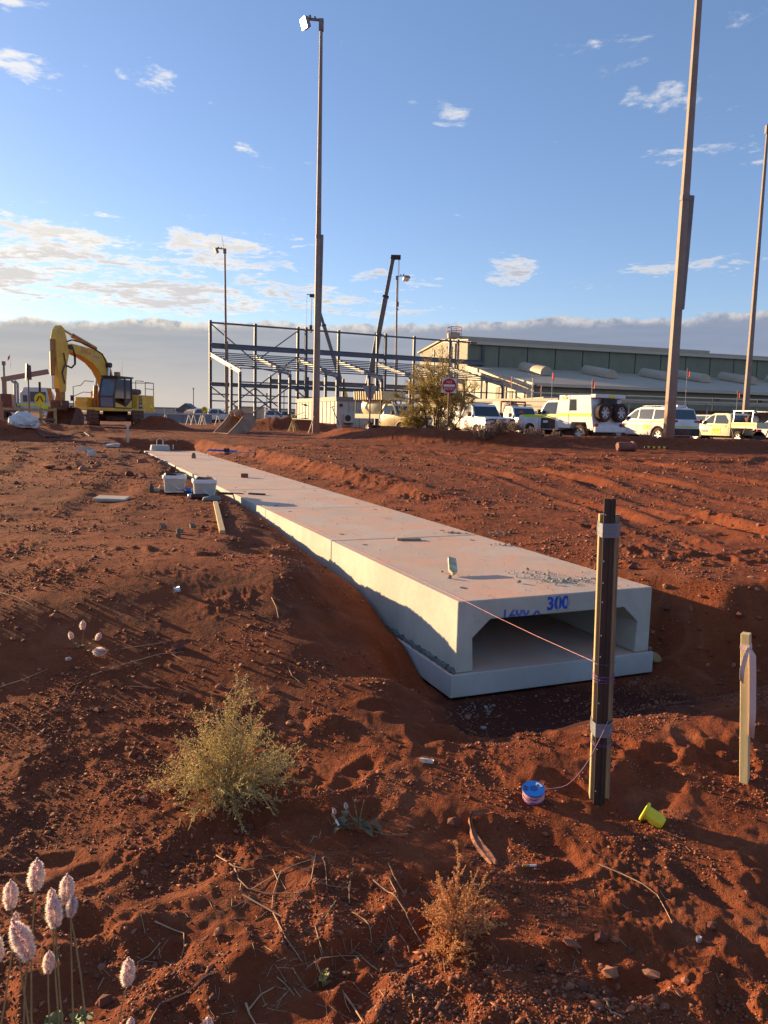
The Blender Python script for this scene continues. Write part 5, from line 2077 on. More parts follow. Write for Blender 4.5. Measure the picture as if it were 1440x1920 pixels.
def parked():
    G = 'vehicles parked beyond the dirt berm'
    # white wagon partly behind the pole
    r = ute('white wagon with lime stripe, half hidden by the nearest lamp pole', ground_pt(1222, 44.5), HEAD, 'suv', WPAINT, group=G)
    r.scale = (1.1, 1.1, 1.12)
    stripe(r, -2.3, 2.0, 1.04, 1.11, .92)
    MB().box((-2.30, 0, .60), (.16, 1.84, .34)).build('rear_bumper', TRIM, r, bevel=.04)
    MB().box((-2.365, 0, .86), (.01, 1.5, .05)).build('lime_stripe', LIME, r)
    MB().box((-2.365, 0, .97), (.012, .42, .13)).build('number_plate', WHITE, r)
    for sg in (1, -1):
        MB().box((-2.33, sg * .74, 1.12), (.10, .34, .10)).build('tail_light', REDL, r, bevel=.02)
        MB().tube([(.1, sg * .62, 1.80), (.0, sg * .62, 1.86), (-1.6, sg * .62, 1.86), (-1.75, sg * .62, 1.80)], .025, 6).build('roof_rail', CHROME, r)
    MB().box((-1.85, 0, 1.86), (.30, .55, .10)).build('roof_beacon', CLRL, r, bevel=.02)
    for k in (0,):
        MB().box((-.62, .925, .80), (.46, .012, .24)).build('yellow_sticker', STICK, r)
        text_mesh('LV 405', .15, BLK, r, on_left(-.62, .80, .933), ext=.001)
    MB().prism([(1.15, .98), (.85, .98), (.85, .92), (.98, .88), (.98, .62), (1.15, .62)], .915, .925).build('side_graphic', BLK, r)
    flag(r, -1.6, -.6, 1.85, 1.9)
    # cream dual cab with spare wheel in the tray
    r = ute('cream dual cab utility with a spare wheel and ladder rack behind its cab', ground_pt(1366, 45.5), HEAD, 'dual', YPAINT, group=G)
    tray(r, -2.75, -1.02, .98, .93, YPAINT, .26)
    stripe(r, -2.7, -1.05, 1.10, 1.22, .925)
    stripe(r, -.9, 1.9, 1.03, 1.08, .92)
    m = MB()
    for x in (-1.08, -2.35):
        for sg in (1, -1):
            m.beam((x, sg * .86, 1.0), (x, sg * .80, 1.92), .05, .05)
        m.beam((x, -.8, 1.92), (x, .8, 1.92), .05, .05)
    for sg in (1, -1):
        m.beam((-1.0, sg * .8, 1.92), (-2.4, sg * .8, 1.92), .05, .05)
    m.build('ladder_rack', CHROME, r)
    w = wheel(r, -1.9, .2, 1.42, .40, .25, 1)
    w.rotation_euler = (0, 0, rad(70))
    MB().box((-1.35, -.2, 1.28), (.4, 1.1, .5)).build('tool_box', BROWN, r, bevel=.02)
    for sg in (1, -1):
        MB().beam((-1.05, sg * .93, .97), (-1.25, sg * .93, .50), .05, .04).beam((-2.0, sg * .93, .97), (-1.80, sg * .93, .45), .05, .04).build('mud_guard', TRIM, r)
        MB().box((-2.72, sg * .70, .85), (.06, .32, .12)).build('tail_light', REDL, r)
    MB().box((.05, .925, .80), (.62, .012, .34)).build('yellow_sticker', mat('orange_sticker', (.85, .55, .02), .5), r)
    text_mesh('EN 707', .16, BLK, r, on_left(.05, .80, .933), ext=.001)
    m = MB().box((.85, .924, .78), (.50, .008, .05)).box((.85, .924, .70), (.44, .008, .04))
    m.build('door_print', BLK, r)['kind'] = 'stuff'
    flag(r, -1.1, .7, 1.9, 1.2)
    # white canopy utility with two spare wheels at the back
    r = ute('white canopy utility with two spare wheels on its rear', ground_pt(1066, 41.5), HEAD, 'troop', WPAINT, group=G)
    r.scale = (1.14, 1.14, 1.14)
    r.rotation_euler.z += rad(8)
    c = MB()
    c.prism([(-2.45, .62), (-2.30, 1.35), (-2.20, 2.10), (-.28, 2.12), (-.28, .62), (-1.02, .62), (-1.12, .90), (-1.98, .90), (-2.08, .62)], -.96, .96)
    c.build('canopy', WPAINT, r, bevel=.025)
    stripe(r, -2.28, -.30, 1.16, 1.30, .964)
    stripe(r, -.25, 2.2, 1.10, 1.22, .922)
    for sg in (1, -1):
        m = MB()
        V = [(-.95, 1.42), (-1.38, 1.42), (-1.34, 1.92), (-.98, 1.92)]
        m.add([(x, sg * .972, z) for x, z in V] + [(x, sg * .95, z) for x, z in V], [(0, 1, 2, 3), (7, 6, 5, 4), (0, 4, 5, 1), (1, 5, 6, 2), (2, 6, 7, 3), (3, 7, 4, 0)])
        m.build('canopy_window', GLASS, r)
        MB().box((.42, sg * .925, .82), (.95, .012, .50)).build('dark_door_panel', TRIM, r)
        MB().box((.58, sg * .933, .90), (.30, .012, .10)).build('door_label', WHITE, r)
        MB().box((-2.46, sg * .82, .80), (.06, .2, .13)).build('tail_light', REDL, r)
    MB().box((-.62, .975, 1.98), (.28, .02, .10)).build('yellow_sticker', STICK, r)
    MB().box((-2.50, 0, .60), (.14, 1.9, .24)).build('rear_bumper', WPAINT, r, bevel=.03)
    MB().box((-2.32, 0, 2.06), (.30, 1.9, .16)).build('roof_bar', WPAINT, r, bevel=.02)
    MB().box((-2.48, -.05, 2.06), (.02, .34, .12)).build('yellow_sticker', STICK, r)
    MB().box((-2.40, 0, 1.80), (.10, .9, .30)).build('rear_shelf', TRIM, r, bevel=.03)
    for y in (.50, -.52):
        w = wheel(r, -2.55, y, 1.35, .42, .26, 1)
        w.name = 'spare_wheel'
        w.rotation_euler = (0, 0, rad(90))
    flag(r, -1.9, .6, 2.1, .75)
    flag(r, .6, .6, 1.9, 1.3, 1)
    # white single cab utility seen from the front
    r = ute('white single cab utility with a black bull bar and red door emblem', ground_pt(893, 43.5), FRONT, 'single', WPAINT, True, G)
    c = MB().prism([(-2.55, .78), (-2.55, 1.72), (-.32, 2.0), (-.32, .78), (-1.05, .78), (-1.15, .95), (-1.95, .95), (-2.05, .78)], -.93, .93)
    c.build('canopy', WPAINT, r, bevel=.04)
    stripe(r, .4, 2.2, 1.10, 1.18, .922)
    m = MB()
    for k in range(5):
        a = k * 1.26
        m.box((.42 + .13 * math.cos(a), -.925, .86 + .13 * math.sin(a)), (.15, .012, .10), rotm(0, a, 0))
    m.build('red_emblem', mat('red_print', (.55, .05, .03), .6), r)['kind'] = 'stuff'
    m = MB()
    m.tube([(-.1, -.7, 1.97), (.5, -.7, 1.99), (.5, .7, 1.99), (-.1, .7, 1.97)], .025, 6)
    m.build('roof_rack', TRIM, r)
    MB().lathe([(.09, 0), (.10, .1), (.05, .15), (0, .16)], 10, None, (.2, -.45, 1.95)).build('roof_beacon', mat('amber_lens', (.75, .30, .03), .3), r, smooth=True)
    flag(r, 2.3, .7, 1.0, 2.4)
    # water tank utility behind it
    r = ute('white utility carrying a cream tank behind a red brown headboard', ground_pt(966, 49.0), FRONT, 'single', WPAINT, True, G)
    tray(r, -2.6, -.32, .98, .92, BROWN, .1)
    MB().lathe([(.3, -1.0), (.62, -.97), (.66, -.9), (.66, .9), (.62, .97), (.3, 1.0)], 18, rotm(0, PI / 2), (-1.45, 0, 1.62)).build('tank', YPAINT, r, smooth=True)
    m = MB()
    m.beam((-.36, -.9, 1.0), (-.36, -.9, 2.2), .08, .12).beam((-.36, .9, 1.0), (-.36, .9, 2.2), .08, .12).beam((-.36, -.9, 2.2), (-.36, .9, 2.2), .12, .1)
    m.box((.2, 0, 2.02), (.5, 1.7, .06)).box((.15, -.5, 2.08), (.2, .3, .1))
    m.build('headboard', BROWN, r)
    flag(r, 1.6, .7, 1.2, 2.0, 2)
    # tray utility on the left with rolled awning
    r = ute('dusty cream tray utility with a tank and corrugated awning box', ground_pt(738, 49.0), rad(-47), 'single', TANP, False, G)
    tray(r, -2.7, -.32, 1.0, .93, YPAINT, .22)
    MB().lathe([(.3, -.85), (.62, -.82), (.66, -.76), (.66, .76), (.62, .82), (.3, .85)], 18, rotm(0, PI / 2), (-1.62, 0, 1.72)).build('tank', YPAINT, r, smooth=True)
    m = MB()
    n = 26
    V, F = [], []
    for i in range(n + 1):
        x = lerp(-2.8, -.0, i / n)
        o = .03 * (i % 2)
        V += [(x, -.96 - o, 2.15), (x, -1.0 - o, 2.68), (x, .96 + o, 2.15), (x, 1.0 + o, 2.68)]
    for i in range(n):
        a = i * 4
        F += [(a, a + 4, a + 5, a + 1), (a + 2, a + 3, a + 7, a + 6), (a + 1, a + 5, a + 7, a + 3), (a, a + 2, a + 6, a + 4)]
    F += [(0, 1, 3, 2), (n * 4, n * 4 + 2, n * 4 + 3, n * 4 + 1)]
    m.add(V, F)
    m.build('corrugated_awning', TANP, r)
    m = MB()
    for x in (-2.7, -.3):
        for y in (-.88, .88):
            m.beam((x, y, 1.0), (x, y, 2.15), .06, .06)
    m.build('awning_posts', TRIM, r)['kind'] = 'stuff'
    m = MB()
    for k in range(3):
        m.tube([(-.62, .92 * math.cos(u) * .62, 1.72 + .68 * math.sin(u)) for u in np.linspace(0, 2 * PI, 16)], .03, 5)
    m.tube([(-.45, -.1 + .3 * math.cos(u), 1.5 + .35 * math.sin(u)) for u in np.linspace(0, 2 * PI, 16)], .05, 5)
    m.build('hose_coil', BROWN, r, smooth=True)
    MB().tube([(2.4, -.8, 1.1), (2.75, -.6, 1.05), (2.75, .6, 1.05), (2.4, .8, 1.1)], .05, 6).build('bull_bar', TRIM, r)
    # cars whose roofs only show between the others
    ute('silver car whose roof shows between the white wagon and the cream utility', ground_pt(1318, 55.5), HEAD, 'suv', mat('silver_paint_car', (.42, .45, .48), .35, .05), group=G)
    ute('dark blue car hidden between the canopy utility and the white wagon', ground_pt(1152, 56), HEAD, 'suv', mat('dark_blue_paint', (.03, .04, .08), .3, .05), group=G)
    r = ute('white wagon cut off by the right picture edge', ground_pt(1478, 47), HEAD, 'suv', WPAINT, group=G)
    stripe(r, -2.3, 2.0, 1.04, 1.11, .92)
    MB().box((-2.30, 0, .60), (.16, 1.84, .34)).build('rear_bumper', TRIM, r, bevel=.04)
    for sg in (1, -1):
        MB().box((-2.33, sg * .74, .98), (.10, .3, .22)).build('tail_light', REDL, r, bevel=.02)


parked()


# ------------------------------------------------------------------ excavator
EY = mat('dusty_machine_yellow', (.80, .49, .07), .5, .15, 2, dust=.15, spec=.4)
EYD = mat('worn_orange_steel', (.40, .20, .06), .55, .3, 3, dust=.35)
MUD = mat('muddy_steel', (.15, .07, .045), .85, .35, 5)
GREYP = mat('dark_machine_grey', (.05, .05, .052), .55, .2, 4, dust=.2)
CABGLASS = mat('cab_glass', (.10, .125, .145), .08, .1, 2, spec=.8)
STEELROD = mat('bright_rod', (.55, .55, .56), .2, .05, metal=.9)


def bucket(mb_parent, name, w, r, m, teeth=True, loc=(0, 0, 0), rot=None):
    """open scoop: curved back plate with two cheek plates; lip along +x, pin lugs on top"""
    out = [(r * 1.05, -.55 * r)] + [(r * math.cos(a) * 1.0, r * math.sin(a) * .95) for a in np.linspace(-.75, -PI - .55, 14)] + [(-.45 * r, .75 * r)]
    out = [(1.15 * r, -.25 * r), (.95 * r, -.60 * r), (.5 * r, -.90 * r), (0, -1.0 * r), (-.5 * r, -.88 * r), (-.85 * r, -.5 * r), (-.95 * r, 0), (-.80 * r, .5 * r), (-.45 * r, .80 * r)]
    inn = [(x * .93, z * .93) for x, z in out]
    mb = MB()
    n = len(out)
    V = [(x, -w / 2, z) for x, z in out] + [(x, w / 2, z) for x, z in out] + [(x, -w / 2, z) for x, z in inn] + [(x, w / 2, z) for x, z in inn]
    F = []
    for i in range(n - 1):
        F += [(i, i + 1, n + i + 1, n + i), (2 * n + i, 3 * n + i, 3 * n + i + 1, 2 * n + i + 1)]
    F += [(0, n, 3 * n, 2 * n), (n - 1, 3 * n - 1, 4 * n - 1, 2 * n - 1)]
    for i in range(n - 1):
        F += [(i, 2 * n + i, 2 * n + i + 1, i + 1), (n + i, n + i + 1, 3 * n + i + 1, 3 * n + i)]
    mb.add(V, F)
    o = mb.build(name, m, mb_parent, smooth=True, angle=30)
    for y in (-w / 2, w / 2):
        s = MB().prism(out + [(.25 * r, .25 * r)], y - .03, y + .03)
        s.build('cheek_plate', m, o)
    if teeth:
        for k in range(5):
            y = lerp(-w * .42, w * .42, k / 4)
            MB().box((1.22 * r, y, -.22 * r), (.28, .10, .07), rotm(0, rad(-65), 0), taper=(.5, .7)).build('tooth', m, o)
    MB().box((-.32 * r, -w * .15, .90 * r), (.5 * r, .05, .5 * r)).box((-.32 * r, w * .15, .90 * r), (.5 * r, .05, .5 * r)).build('pin_lug', m, o)['kind'] = 'stuff'
    o.location = loc
    if rot is not None:
        o.rotation_euler = rot
    return o


def excavator():
    base = at(217, 800, 49.0)
    base.z = .62
    hz = rad(-103.7)
    root = thing('excavator', 'yellow tracked excavator with its arm folded down at the left', 'excavator', base, hz)
    # everything in the upper structure's frame: x forward, y left
    ua = rad(-70.7) - hz
    und = rotm(0, 0, ua)
    # tracks
    for sg in (1, -1):
        cy = sg * 1.30
        L, R = 3.9, .50
        path = []
        for a in np.linspace(-PI / 2, PI / 2, 10):
            path.append((L / 2 + R * math.cos(a), R + .02 + R * math.sin(a)))
        for a in np.linspace(PI / 2, 3 * PI / 2, 10):
            path.append((-L / 2 + R * math.cos(a), R + .02 + R * math.sin(a)))
        tr = MB()
        tr.prism([(x, z) for x, z in path], cy - .18, cy + .18)
        tr.v = [tuple(und @ Vector(v)) for v in tr.v]
        t_o = tr.build('track_frame', MUD, root)
        # shoes
        per = [Vector((x, z)) for x, z in path] + [Vector(path[0])]
        seg = [(per[i + 1] - per[i]).length for i in range(len(per) - 1)]
        tot = sum(seg)
        ns = 46
        shoe = MB().box((0, 0, .02), (tot / ns * .90, .66, .05)).box((tot / ns * .3, 0, .06), (.035, .66, .05))
        so_ = None
        for k in range(ns):
            d = tot * k / ns
            i = 0
            while d > seg[i] and i < len(seg) - 1:
                d -= seg[i]
                i += 1
            p = per[i].lerp(per[i + 1], d / seg[i])
            tg = (per[i + 1] - per[i]).normalized()
            if so_ is None:
                so_ = shoe.build('track_shoe', MUD, t_o)
                q = so_
            else:
                q = so_.copy()
                COL.objects.link(q)
                q.parent = t_o
            nrm = Vector((tg.y, -tg.x))
            M = Matrix(((tg.x, 0, nrm.x, p.x), (0, 1, 0, cy), (tg.y, 0, nrm.y, p.y), (0, 0, 0, 1)))
            q.matrix_local = und.to_4x4() @ M
    m = MB()
    m.box((0, 0, .62), (2.0, 2.2, .42)).box((1.2, 0, .55), (.6, 1.2, .3))
    m.v = [tuple(und @ Vector(v)) for v in m.v]
    m.build('car_body', MUD, root, bevel=.05)
    MB().lathe([(.75, .8), (.75, 1.02)], 24).build('slew_ring', GREYP, root)
    # house deck and tail
    MB().box((.0, 0, 1.12), (4.7, 2.90, .20)).build('deck', EY, root, bevel=.03)
    m = MB()
    n = 12
    pl = [(-2.1, -1.45)] + [(-2.1 - .62 * math.sin(u), -1.45 * math.cos(u)) for u in np.linspace(0.35, PI - .35, n)] + [(-2.1, 1.45), (-1.7, 1.45), (-1.7, -1.45)]
    V = [(x, y, 1.06) for x, y in pl] + [(x, y, 2.08) for x, y in pl]
    k = len(pl)
    m.add(V, [tuple(range(k))[::-1], tuple(range(k, 2 * k))] + [(i, (i + 1) % k, (i + 1) % k + k, i + k) for i in range(k)])
    m.build('counterweight', EY, root, bevel=.05)
    MB().box((-.95, .98, 1.65), (1.5, .94, .86)).build('side_cover', EY, root, bevel=.03)
    MB().box((-.98, -.35, 1.72), (1.46, 1.6, 1.0)).build('engine_cover', GREYP, root, bevel=.08)
    MB().box((-1.5, -.2, 2.30), (1.1, 1.7, .36)).build('hood', GREYP, root, bevel=.12)
    MB().box((1.0, -1.0, 1.52), (2.1, .86, .62)).build('tank_box', EY, root, bevel=.04)
    MB().box((2.0, -1.0, 1.40), (.30, .84, .40)).build('tool_box', EY, root, bevel=.04)
    MB().box((.25, -.95, 2.0), (.9, .7, .5)).build('valve_cover', EYD, root, bevel=.06)
    # grilles and model panel on the left flank
    for kk in range(5):
        MB().box((-.52, 1.455, 1.98 - kk * .085), (.42, .02, .05)).build('grille_slat', GREYP, root)
    MB().box((-.52, 1.455, 1.40), (.42, .02, .36)).build('model_panel', mat('navy_panel', (.02, .03, .09), .5), root)
    text_mesh('360', .22, WHITE, root, on_left(-.52, 1.42, 1.468), ext=.001)
    MB().box((-1.75, 1.462, 1.40), (.36, .02, .22)).build('lime_sticker', LIME, root)
    # cab
    cy0, cy1 = .42, 1.42
    cx0, cx1 = .45, 2.28
    fr = MB()
    side = [(cx1, 1.24), (cx1 + .05, 1.9), (cx1 - .30, 2.98), (cx1 - .5, 3.06), (cx0, 3.06), (cx0, 1.24)]
    corners = []
    for y in (cy0, cy1):
        pts = side + [side[0]]
        for a, b_ in zip(pts[:-1], pts[1:]):
            fr.beam((a[0], y, a[1]), (b_[0], y, b_[1]), .09, .09, (0, 1, 0))
        fr.beam((1.15, y, 1.24), (1.15, y, 3.02), .09, .08, (0, 1, 0))
    for x, z in side:
        fr.beam((x, cy0, z), (x, cy1, z), .09, .09)
    fr.build('cab_frame', GREYP, root)
    MB().box(((cx0 + cx1) / 2 - .2, (cy0 + cy1) / 2, 3.10), (cx1 - cx0 + .1, cy1 - cy0 + .08, .08)).build('cab_roof', GREYP, root, bevel=.03)
    MB().box(((cx0 + 1.15) / 2, cy1 + .0, 1.52), (.62, .05, .50)).build('door_lower_panel', GREYP, root)
    MB().prism([(cx1, 1.26), (1.2, 1.26), (1.2, 1.30), (cx1 - .1, 1.55)], cy1 - .01, cy1 + .06).build('yellow_sill', EY, root)
    MB().prism([(.50, 1.26), (1.15, 1.26), (.50, 1.72)], cy1 + .02, cy1 + .05).build('yellow_door_panel', EY, root)
    V = [(cx1 + .0, cy0 + .05, 1.28), (cx1 + .0, cy1 - .05, 1.28), (cx1 + .05, cy1 - .05, 1.88), (cx1 + .05, cy0 + .05, 1.88)]
    MB().quad(*V).build('front_lower_glass', mat('blue_grey_glass', (.16, .21, .27), .15, .1, 2, spec=.8), root)
    V = [(cx1 + .05, cy0 + .05, 1.93), (cx1 + .05, cy1 - .05, 1.93), (cx1 - .28, cy1 - .05, 2.95), (cx1 - .28, cy0 + .05, 2.95)]
    MB().quad(*V).build('windscreen', CABGLASS, root)
    MB().box((cx1 - .02, .85, 1.905), (.16, .98, .06)).build('screen_bar', GREYP, root)
    V = [(1.2, cy1, 1.8), (cx1 - .02, cy1, 1.8), (cx1 - .32, cy1, 2.95), (1.2, cy1, 2.95)]
    MB().quad(*V).build('door_window', CABGLASS, root)
    V = [(.52, cy1, 1.8), (1.1, cy1, 1.8), (1.1, cy1, 2.95), (.52, cy1, 2.95)]
    MB().quad(*V).build('side_window', CABGLASS, root)
    V = [(cx0, cy0 + .05, 1.7), (cx0, cy1 - .05, 1.7), (cx0, cy1 - .05, 2.95), (cx0, cy0 + .05, 2.95)]
    MB().quad(*V).build('rear_window', CABGLASS, root)
    MB().box((1.1, .9, 1.7), (.5, .5, .16)).box((.9, .9, 2.1), (.14, .46, .8)).build('operator_seat', TRIM, root, bevel=.04)
    MB().box((.9, .75, 3.28), (.26, .30, .28)).build('roof_beacon', mat('orange_box', (.50, .20, .10), .6), root, bevel=.03)
    MB().tube([(.6, .9, 3.1), (.6, .9, 4.1)], .012, 4).build('aerial', GREYP, root)
    MB().tube([(.1, .5, 3.0), (.1, .5, 3.8)], .010, 4).build('aerial', GREYP, root)
    # rails
    rl = MB()
    for y in (1.40,):
        rl.tube([(-.1, y, 2.05), (-.1, y, 2.95), (-1.0, y, 2.95)], .025, 5)
        rl.tube([(-1.2, y, 2.05), (-1.2, y, 2.90), (-2.2, y, 2.90), (-2.2, y, 2.05)], .025, 5).tube([(-1.2, y, 2.5), (-2.2, y, 2.5)], .022, 5)
    rl.tube([(-2.2, 1.4, 2.9), (-2.3, -1.2, 2.9), (-2.3, -1.2, 2.05)], .025, 5)
    rl.build('tail_rail', GREYP, root)['kind'] = 'stuff'
    rl = MB()
    rl.tube([(2.25, -1.40, 1.2), (2.25, -1.40, 2.45), (1.5, -1.40, 2.55), (1.1, -1.40, 2.85), (.2, -1.40, 2.85)], .025, 5).tube([(2.25, -1.4, 1.85), (1.3, -1.4, 2.15), (.3, -1.4, 2.15)], .022, 5)
    rl.build('front_rail', GREYP, root)['kind'] = 'stuff'
    MB().box((2.3, -1.45, 1.75), (.06, .24, .34)).build('mirror', TRIM, root, bevel=.02)
    MB().tube([(-1.5, -.6, 2.4), (-1.5, -.6, 3.0)], .07, 8).build('exhaust', GREYP, root)
    # boom, side outline in x,z
    boom = [(.10, 1.35), (.35, 2.55), (.75, 3.55), (1.30, 4.20), (1.70, 4.48), (2.50, 4.62), (3.60, 4.72), (4.62, 4.78), (4.86, 4.62), (4.82, 4.35), (4.4, 4.25), (3.5, 4.08), (2.7, 3.82), (2.05, 3.42), (1.55, 2.85), (1.10, 2.05), (.80, 1.35)]
    MB().prism(boom, -.27, .27).build('boom', EY, root, bevel=.03)
    text_mesh('ENSA', .40, mat('faded_red_print', (.42, .13, .12), .6), root, Matrix(((-math.cos(.28), 0, 0, 3.25), (0, 0, 1, .274), (-math.sin(.28) * -1 * -1, math.cos(.28), 0, 4.44), (0, 0, 0, 1))) if False else on_left(3.30, 4.42, .274) @ Matrix.Rotation(rad(-9), 4, 'Z'), ext=.001)
    text_mesh('civil', .36, mat('faded_blue_print', (.15, .18, .42), .6), root, on_left(2.35, 4.22, .274) @ Matrix.Rotation(rad(-14), 4, 'Z'), ext=.001)
    arm = [(5.42, 5.70), (5.15, 5.55), (4.85, 4.75), (4.70, 4.35), (4.95, 3.6), (5.05, 2.8), (5.12, 2.05), (5.55, 2.0), (5.75, 2.8), (5.88, 4.2), (5.85, 4.9), (5.70, 5.40)]
    MB().prism(arm, -.21, .21).build('arm', EY, root, bevel=.03)
    m = MB().prism([(5.90, 3.7), (5.98, 3.7), (5.98, 4.9), (5.90, 4.9)], -.12, .12)
    m.tube([(5.98, 2.9, 0)] and [(5.98, 0, 2.9), (5.98, 0, 4.2)], .13, 10)
    m.build('bucket_cylinder', EYD, root)
    MB().tube([(5.98, 0, 2.9), (5.98, 0, 2.15)], .07, 8).build('cylinder_rod', STEELROD, root)
    m = MB().tube([(2.0, 0, 4.72), (3.6, 0, 5.12), (4.15, 0, 5.26)], .14, 10)
    m.build('arm_cylinder', EYD, root, smooth=True)
    MB().tube([(4.1, 0, 5.25), (5.25, 0, 5.56)], .08, 8).build('cylinder_rod', STEELROD, root)
    for y in (.42, -.42):
        MB().tube([(1.55, y, 1.25), (1.40, y, 2.55)], .14, 10).build('boom_cylinder', EYD, root, smooth=True)
        MB().tube([(1.40, y, 2.5), (1.25, y, 3.75)], .08, 8).build('cylinder_rod', STEELROD, root)
    MB().lathe([(.16, -.55), (.16, .55)], 12, rotm(PI / 2), (1.25, 0, 3.80)).build('boom_pin', GREYP, root)
    MB().lathe([(.15, -.32), (.15, .32)], 12, rotm(PI / 2), (4.72, 0, 4.56)).build('arm_pin', GREYP, root)
    m = MB()
    for y in (.24, .30):
        m.tube([(.5, y, 2.2), (1.0, y, 3.5), (1.7, y, 4.42), (2.6, y, 4.70), (3.8, y, 4.92), (4.6, y, 4.98), (5.0, y, 4.85)], .035, 5)
        m.tube([(4.6, y, 4.6), (4.35, y, 4.1), (4.35, y, 3.65), (4.7, y, 3.4), (5.1, y, 3.5)], .04, 5)
    m.tube([(5.3, .24, 4.2), (5.2, .26, 3.6), (5.5, .26, 3.1), (5.3, .26, 2.5)], .035, 5)
    m.build('hydraulic_hoses', TRIM, root, smooth=True)['kind'] = 'stuff'
    # linkage and bucket
    m = MB().prism([(5.15, 2.05), (5.5, 2.05), (5.75, 1.35), (5.2, 1.15)], -.18, .18)
    m.build('linkage', EYD, root, bevel=.03)
    for y in (.26, -.26):
        MB().beam((5.98, y, 2.2), (5.75, y, 1.25), .08, .22, (0, 1, 0)).build('link_bar', EYD, root)
    MB().prism([(5.0, 1.55), (5.9, 1.55), (5.9, 1.0), (5.0, 1.0)], -.32, .32).build('hitch', MUD, root, bevel=.06)
    bucket(root, 'digging_bucket', 1.75, .72, MUD, True, (5.2, 0, .52), (0, rad(28), 0))


excavator()


def loose_bucket():
    p = hit(440, 812)
    r = thing('spare_bucket', 'large rusty digging bucket lying alone on the dirt', 'bucket', p, rad(222))
    o = bucket(r, 'bucket_shell', 1.5, .62, mat('rusty_bucket_steel', (.33, .22, .16), .75, .35, 3), False, (0, 0, .52), (0, rad(24), 0))
    o.scale = (1.45, 1, .88)
    MB().box((-.45, 0, .92), (.6, .7, .26), rotm(0, rad(-20), 0)).build('hitch_plate', EYD, r, bevel=.05)
    MB().prism([(-.8, .75), (-.3, 1.15), (0, .95), (-.5, .6)], -.1, .1).build('hitch_rib', EYD, r, bevel=.03)


loose_bucket()
# ------------------------------------------------------------------ background structures
POLE = mat('dusty_galvanised_pole', (.27, .225, .185), .6, .15, 1.2, dust=.30, dustz=4.5, spec=.35)
POLED = mat('dull_galvanised_steel', (.20, .19, .185), .6, .2, 1.5, dust=.2)
LAMPB = mat('grey_lamp_housing', (.22, .22, .21), .5, .1, 4)
LAMPON = mat('lit_lamp_face', (1, 1, 1), .5, 0, 1, emit=((1, .98, .94), 14))
LAMPOFF = mat('pale_lamp_face', (.78, .78, .76), .3, .05, 4)
BSTEEL = mat('grey_primer_steel', (.115, .13, .155), .55, .12, .8, spec=.4)
BSTEELG = mat('galvanised_rafter', (.27, .28, .28), .5, .12, .8)
XY = lambda px, Y: ((at(px, 800, Y)).x, Y)


def lamp_pole(label, base, top, wb, wt, arm=None, lit=False, headdir=-1, group='tall lamp poles', face=(-.8, -.55, -.35), aerial=None, hs=.55):
    base, top = Vector(base), Vector(top)
    r = upright('lamp_pole', label, 'lamp pole', base, top, group)
    L = (top - base).length
    m = MB().lathe([(wb * .62, -.0), (wb * .62, .05), (wb / 2, .06), (lerp(wb, wt, .33) / 2, L * .33), (wt / 2, L)], 8)
    m.build('shaft', POLE, r, smooth=True, angle=20)
    if arm:
        z0, z1 = arm
        n = 8
        m = MB()
        for a, b_ in ((z0, z1),):
            w0, w1 = lerp(wb, wt, a / L), lerp(wb, wt, b_ / L)
            m.beam((w0 * .34, -.02, a), (w1 * .62, -.02, b_), w0 * .55, w0 * .42, (0, 1, 0))
        m.build('counterweight_arm', POLED, r, bevel=.03)
        m = MB().lathe([(lerp(wb, wt, z1 / L) * .56, z1 - .2), (lerp(wb, wt, z1 / L) * .56, z1)], 8)
        m.build('hinge_collar', POLED, r)
    s = headdir
    m = MB().beam((0, 0, L), (s * hs * 1.7, 0, L + .12 * hs), .10, .12)
    m.box((s * hs * 1.25, 0, L + .28 * hs), (.22 * hs, .2, .35 * hs)).box((s * hs * .7, 0, L + .25 * hs), (.18 * hs, .16, .2 * hs))
    m.box((0, 0, L - .25), (wt * 1.5, wt * 1.5, .6))
    m.build('head_arm', POLED, r)
    d = Vector(face).normalized()
    M = d.to_track_quat('Z', 'Y').to_matrix()
    c = Vector((s * hs * 1.75, 0, L - .35 * hs))
    MB().box(c, (hs * 1.05, hs * 1.05, hs * .55), M, taper=(1.12, 1.12)).build('lamp_housing', LAMPB, r, bevel=.02)
    MB().box(c + M @ Vector((0, 0, hs * .29)), (hs * 1.08, hs * 1.08, hs * .05), M).build('lamp_face', LAMPON if lit else LAMPOFF, r)
    if aerial:
        MB().tube([(-.1, 0, L), (aerial[0], 0, L + aerial[1])], .03, 4).build('aerial', POLED, r)
    return r


def pole_px(label, b, t, Y, wpx_b, wpx_t, arm=None, ext=1.0, **kw):
    B = at(b[0], b[1], Y)
    T = at(t[0], t[1], Y)
    B.z = min(B.z, g1(B.x, B.y) + .02) if Y < 80 else .5
    T = B + (T - B) * ext
    L = (T - B).length
    k = Y / FPX
    if arm:
        za = [at(b[0], q, Y).z - B.z for q in arm]
        kw['arm'] = za
    lamp_pole(label, B, T, wpx_b * k, wpx_t * k, **kw)


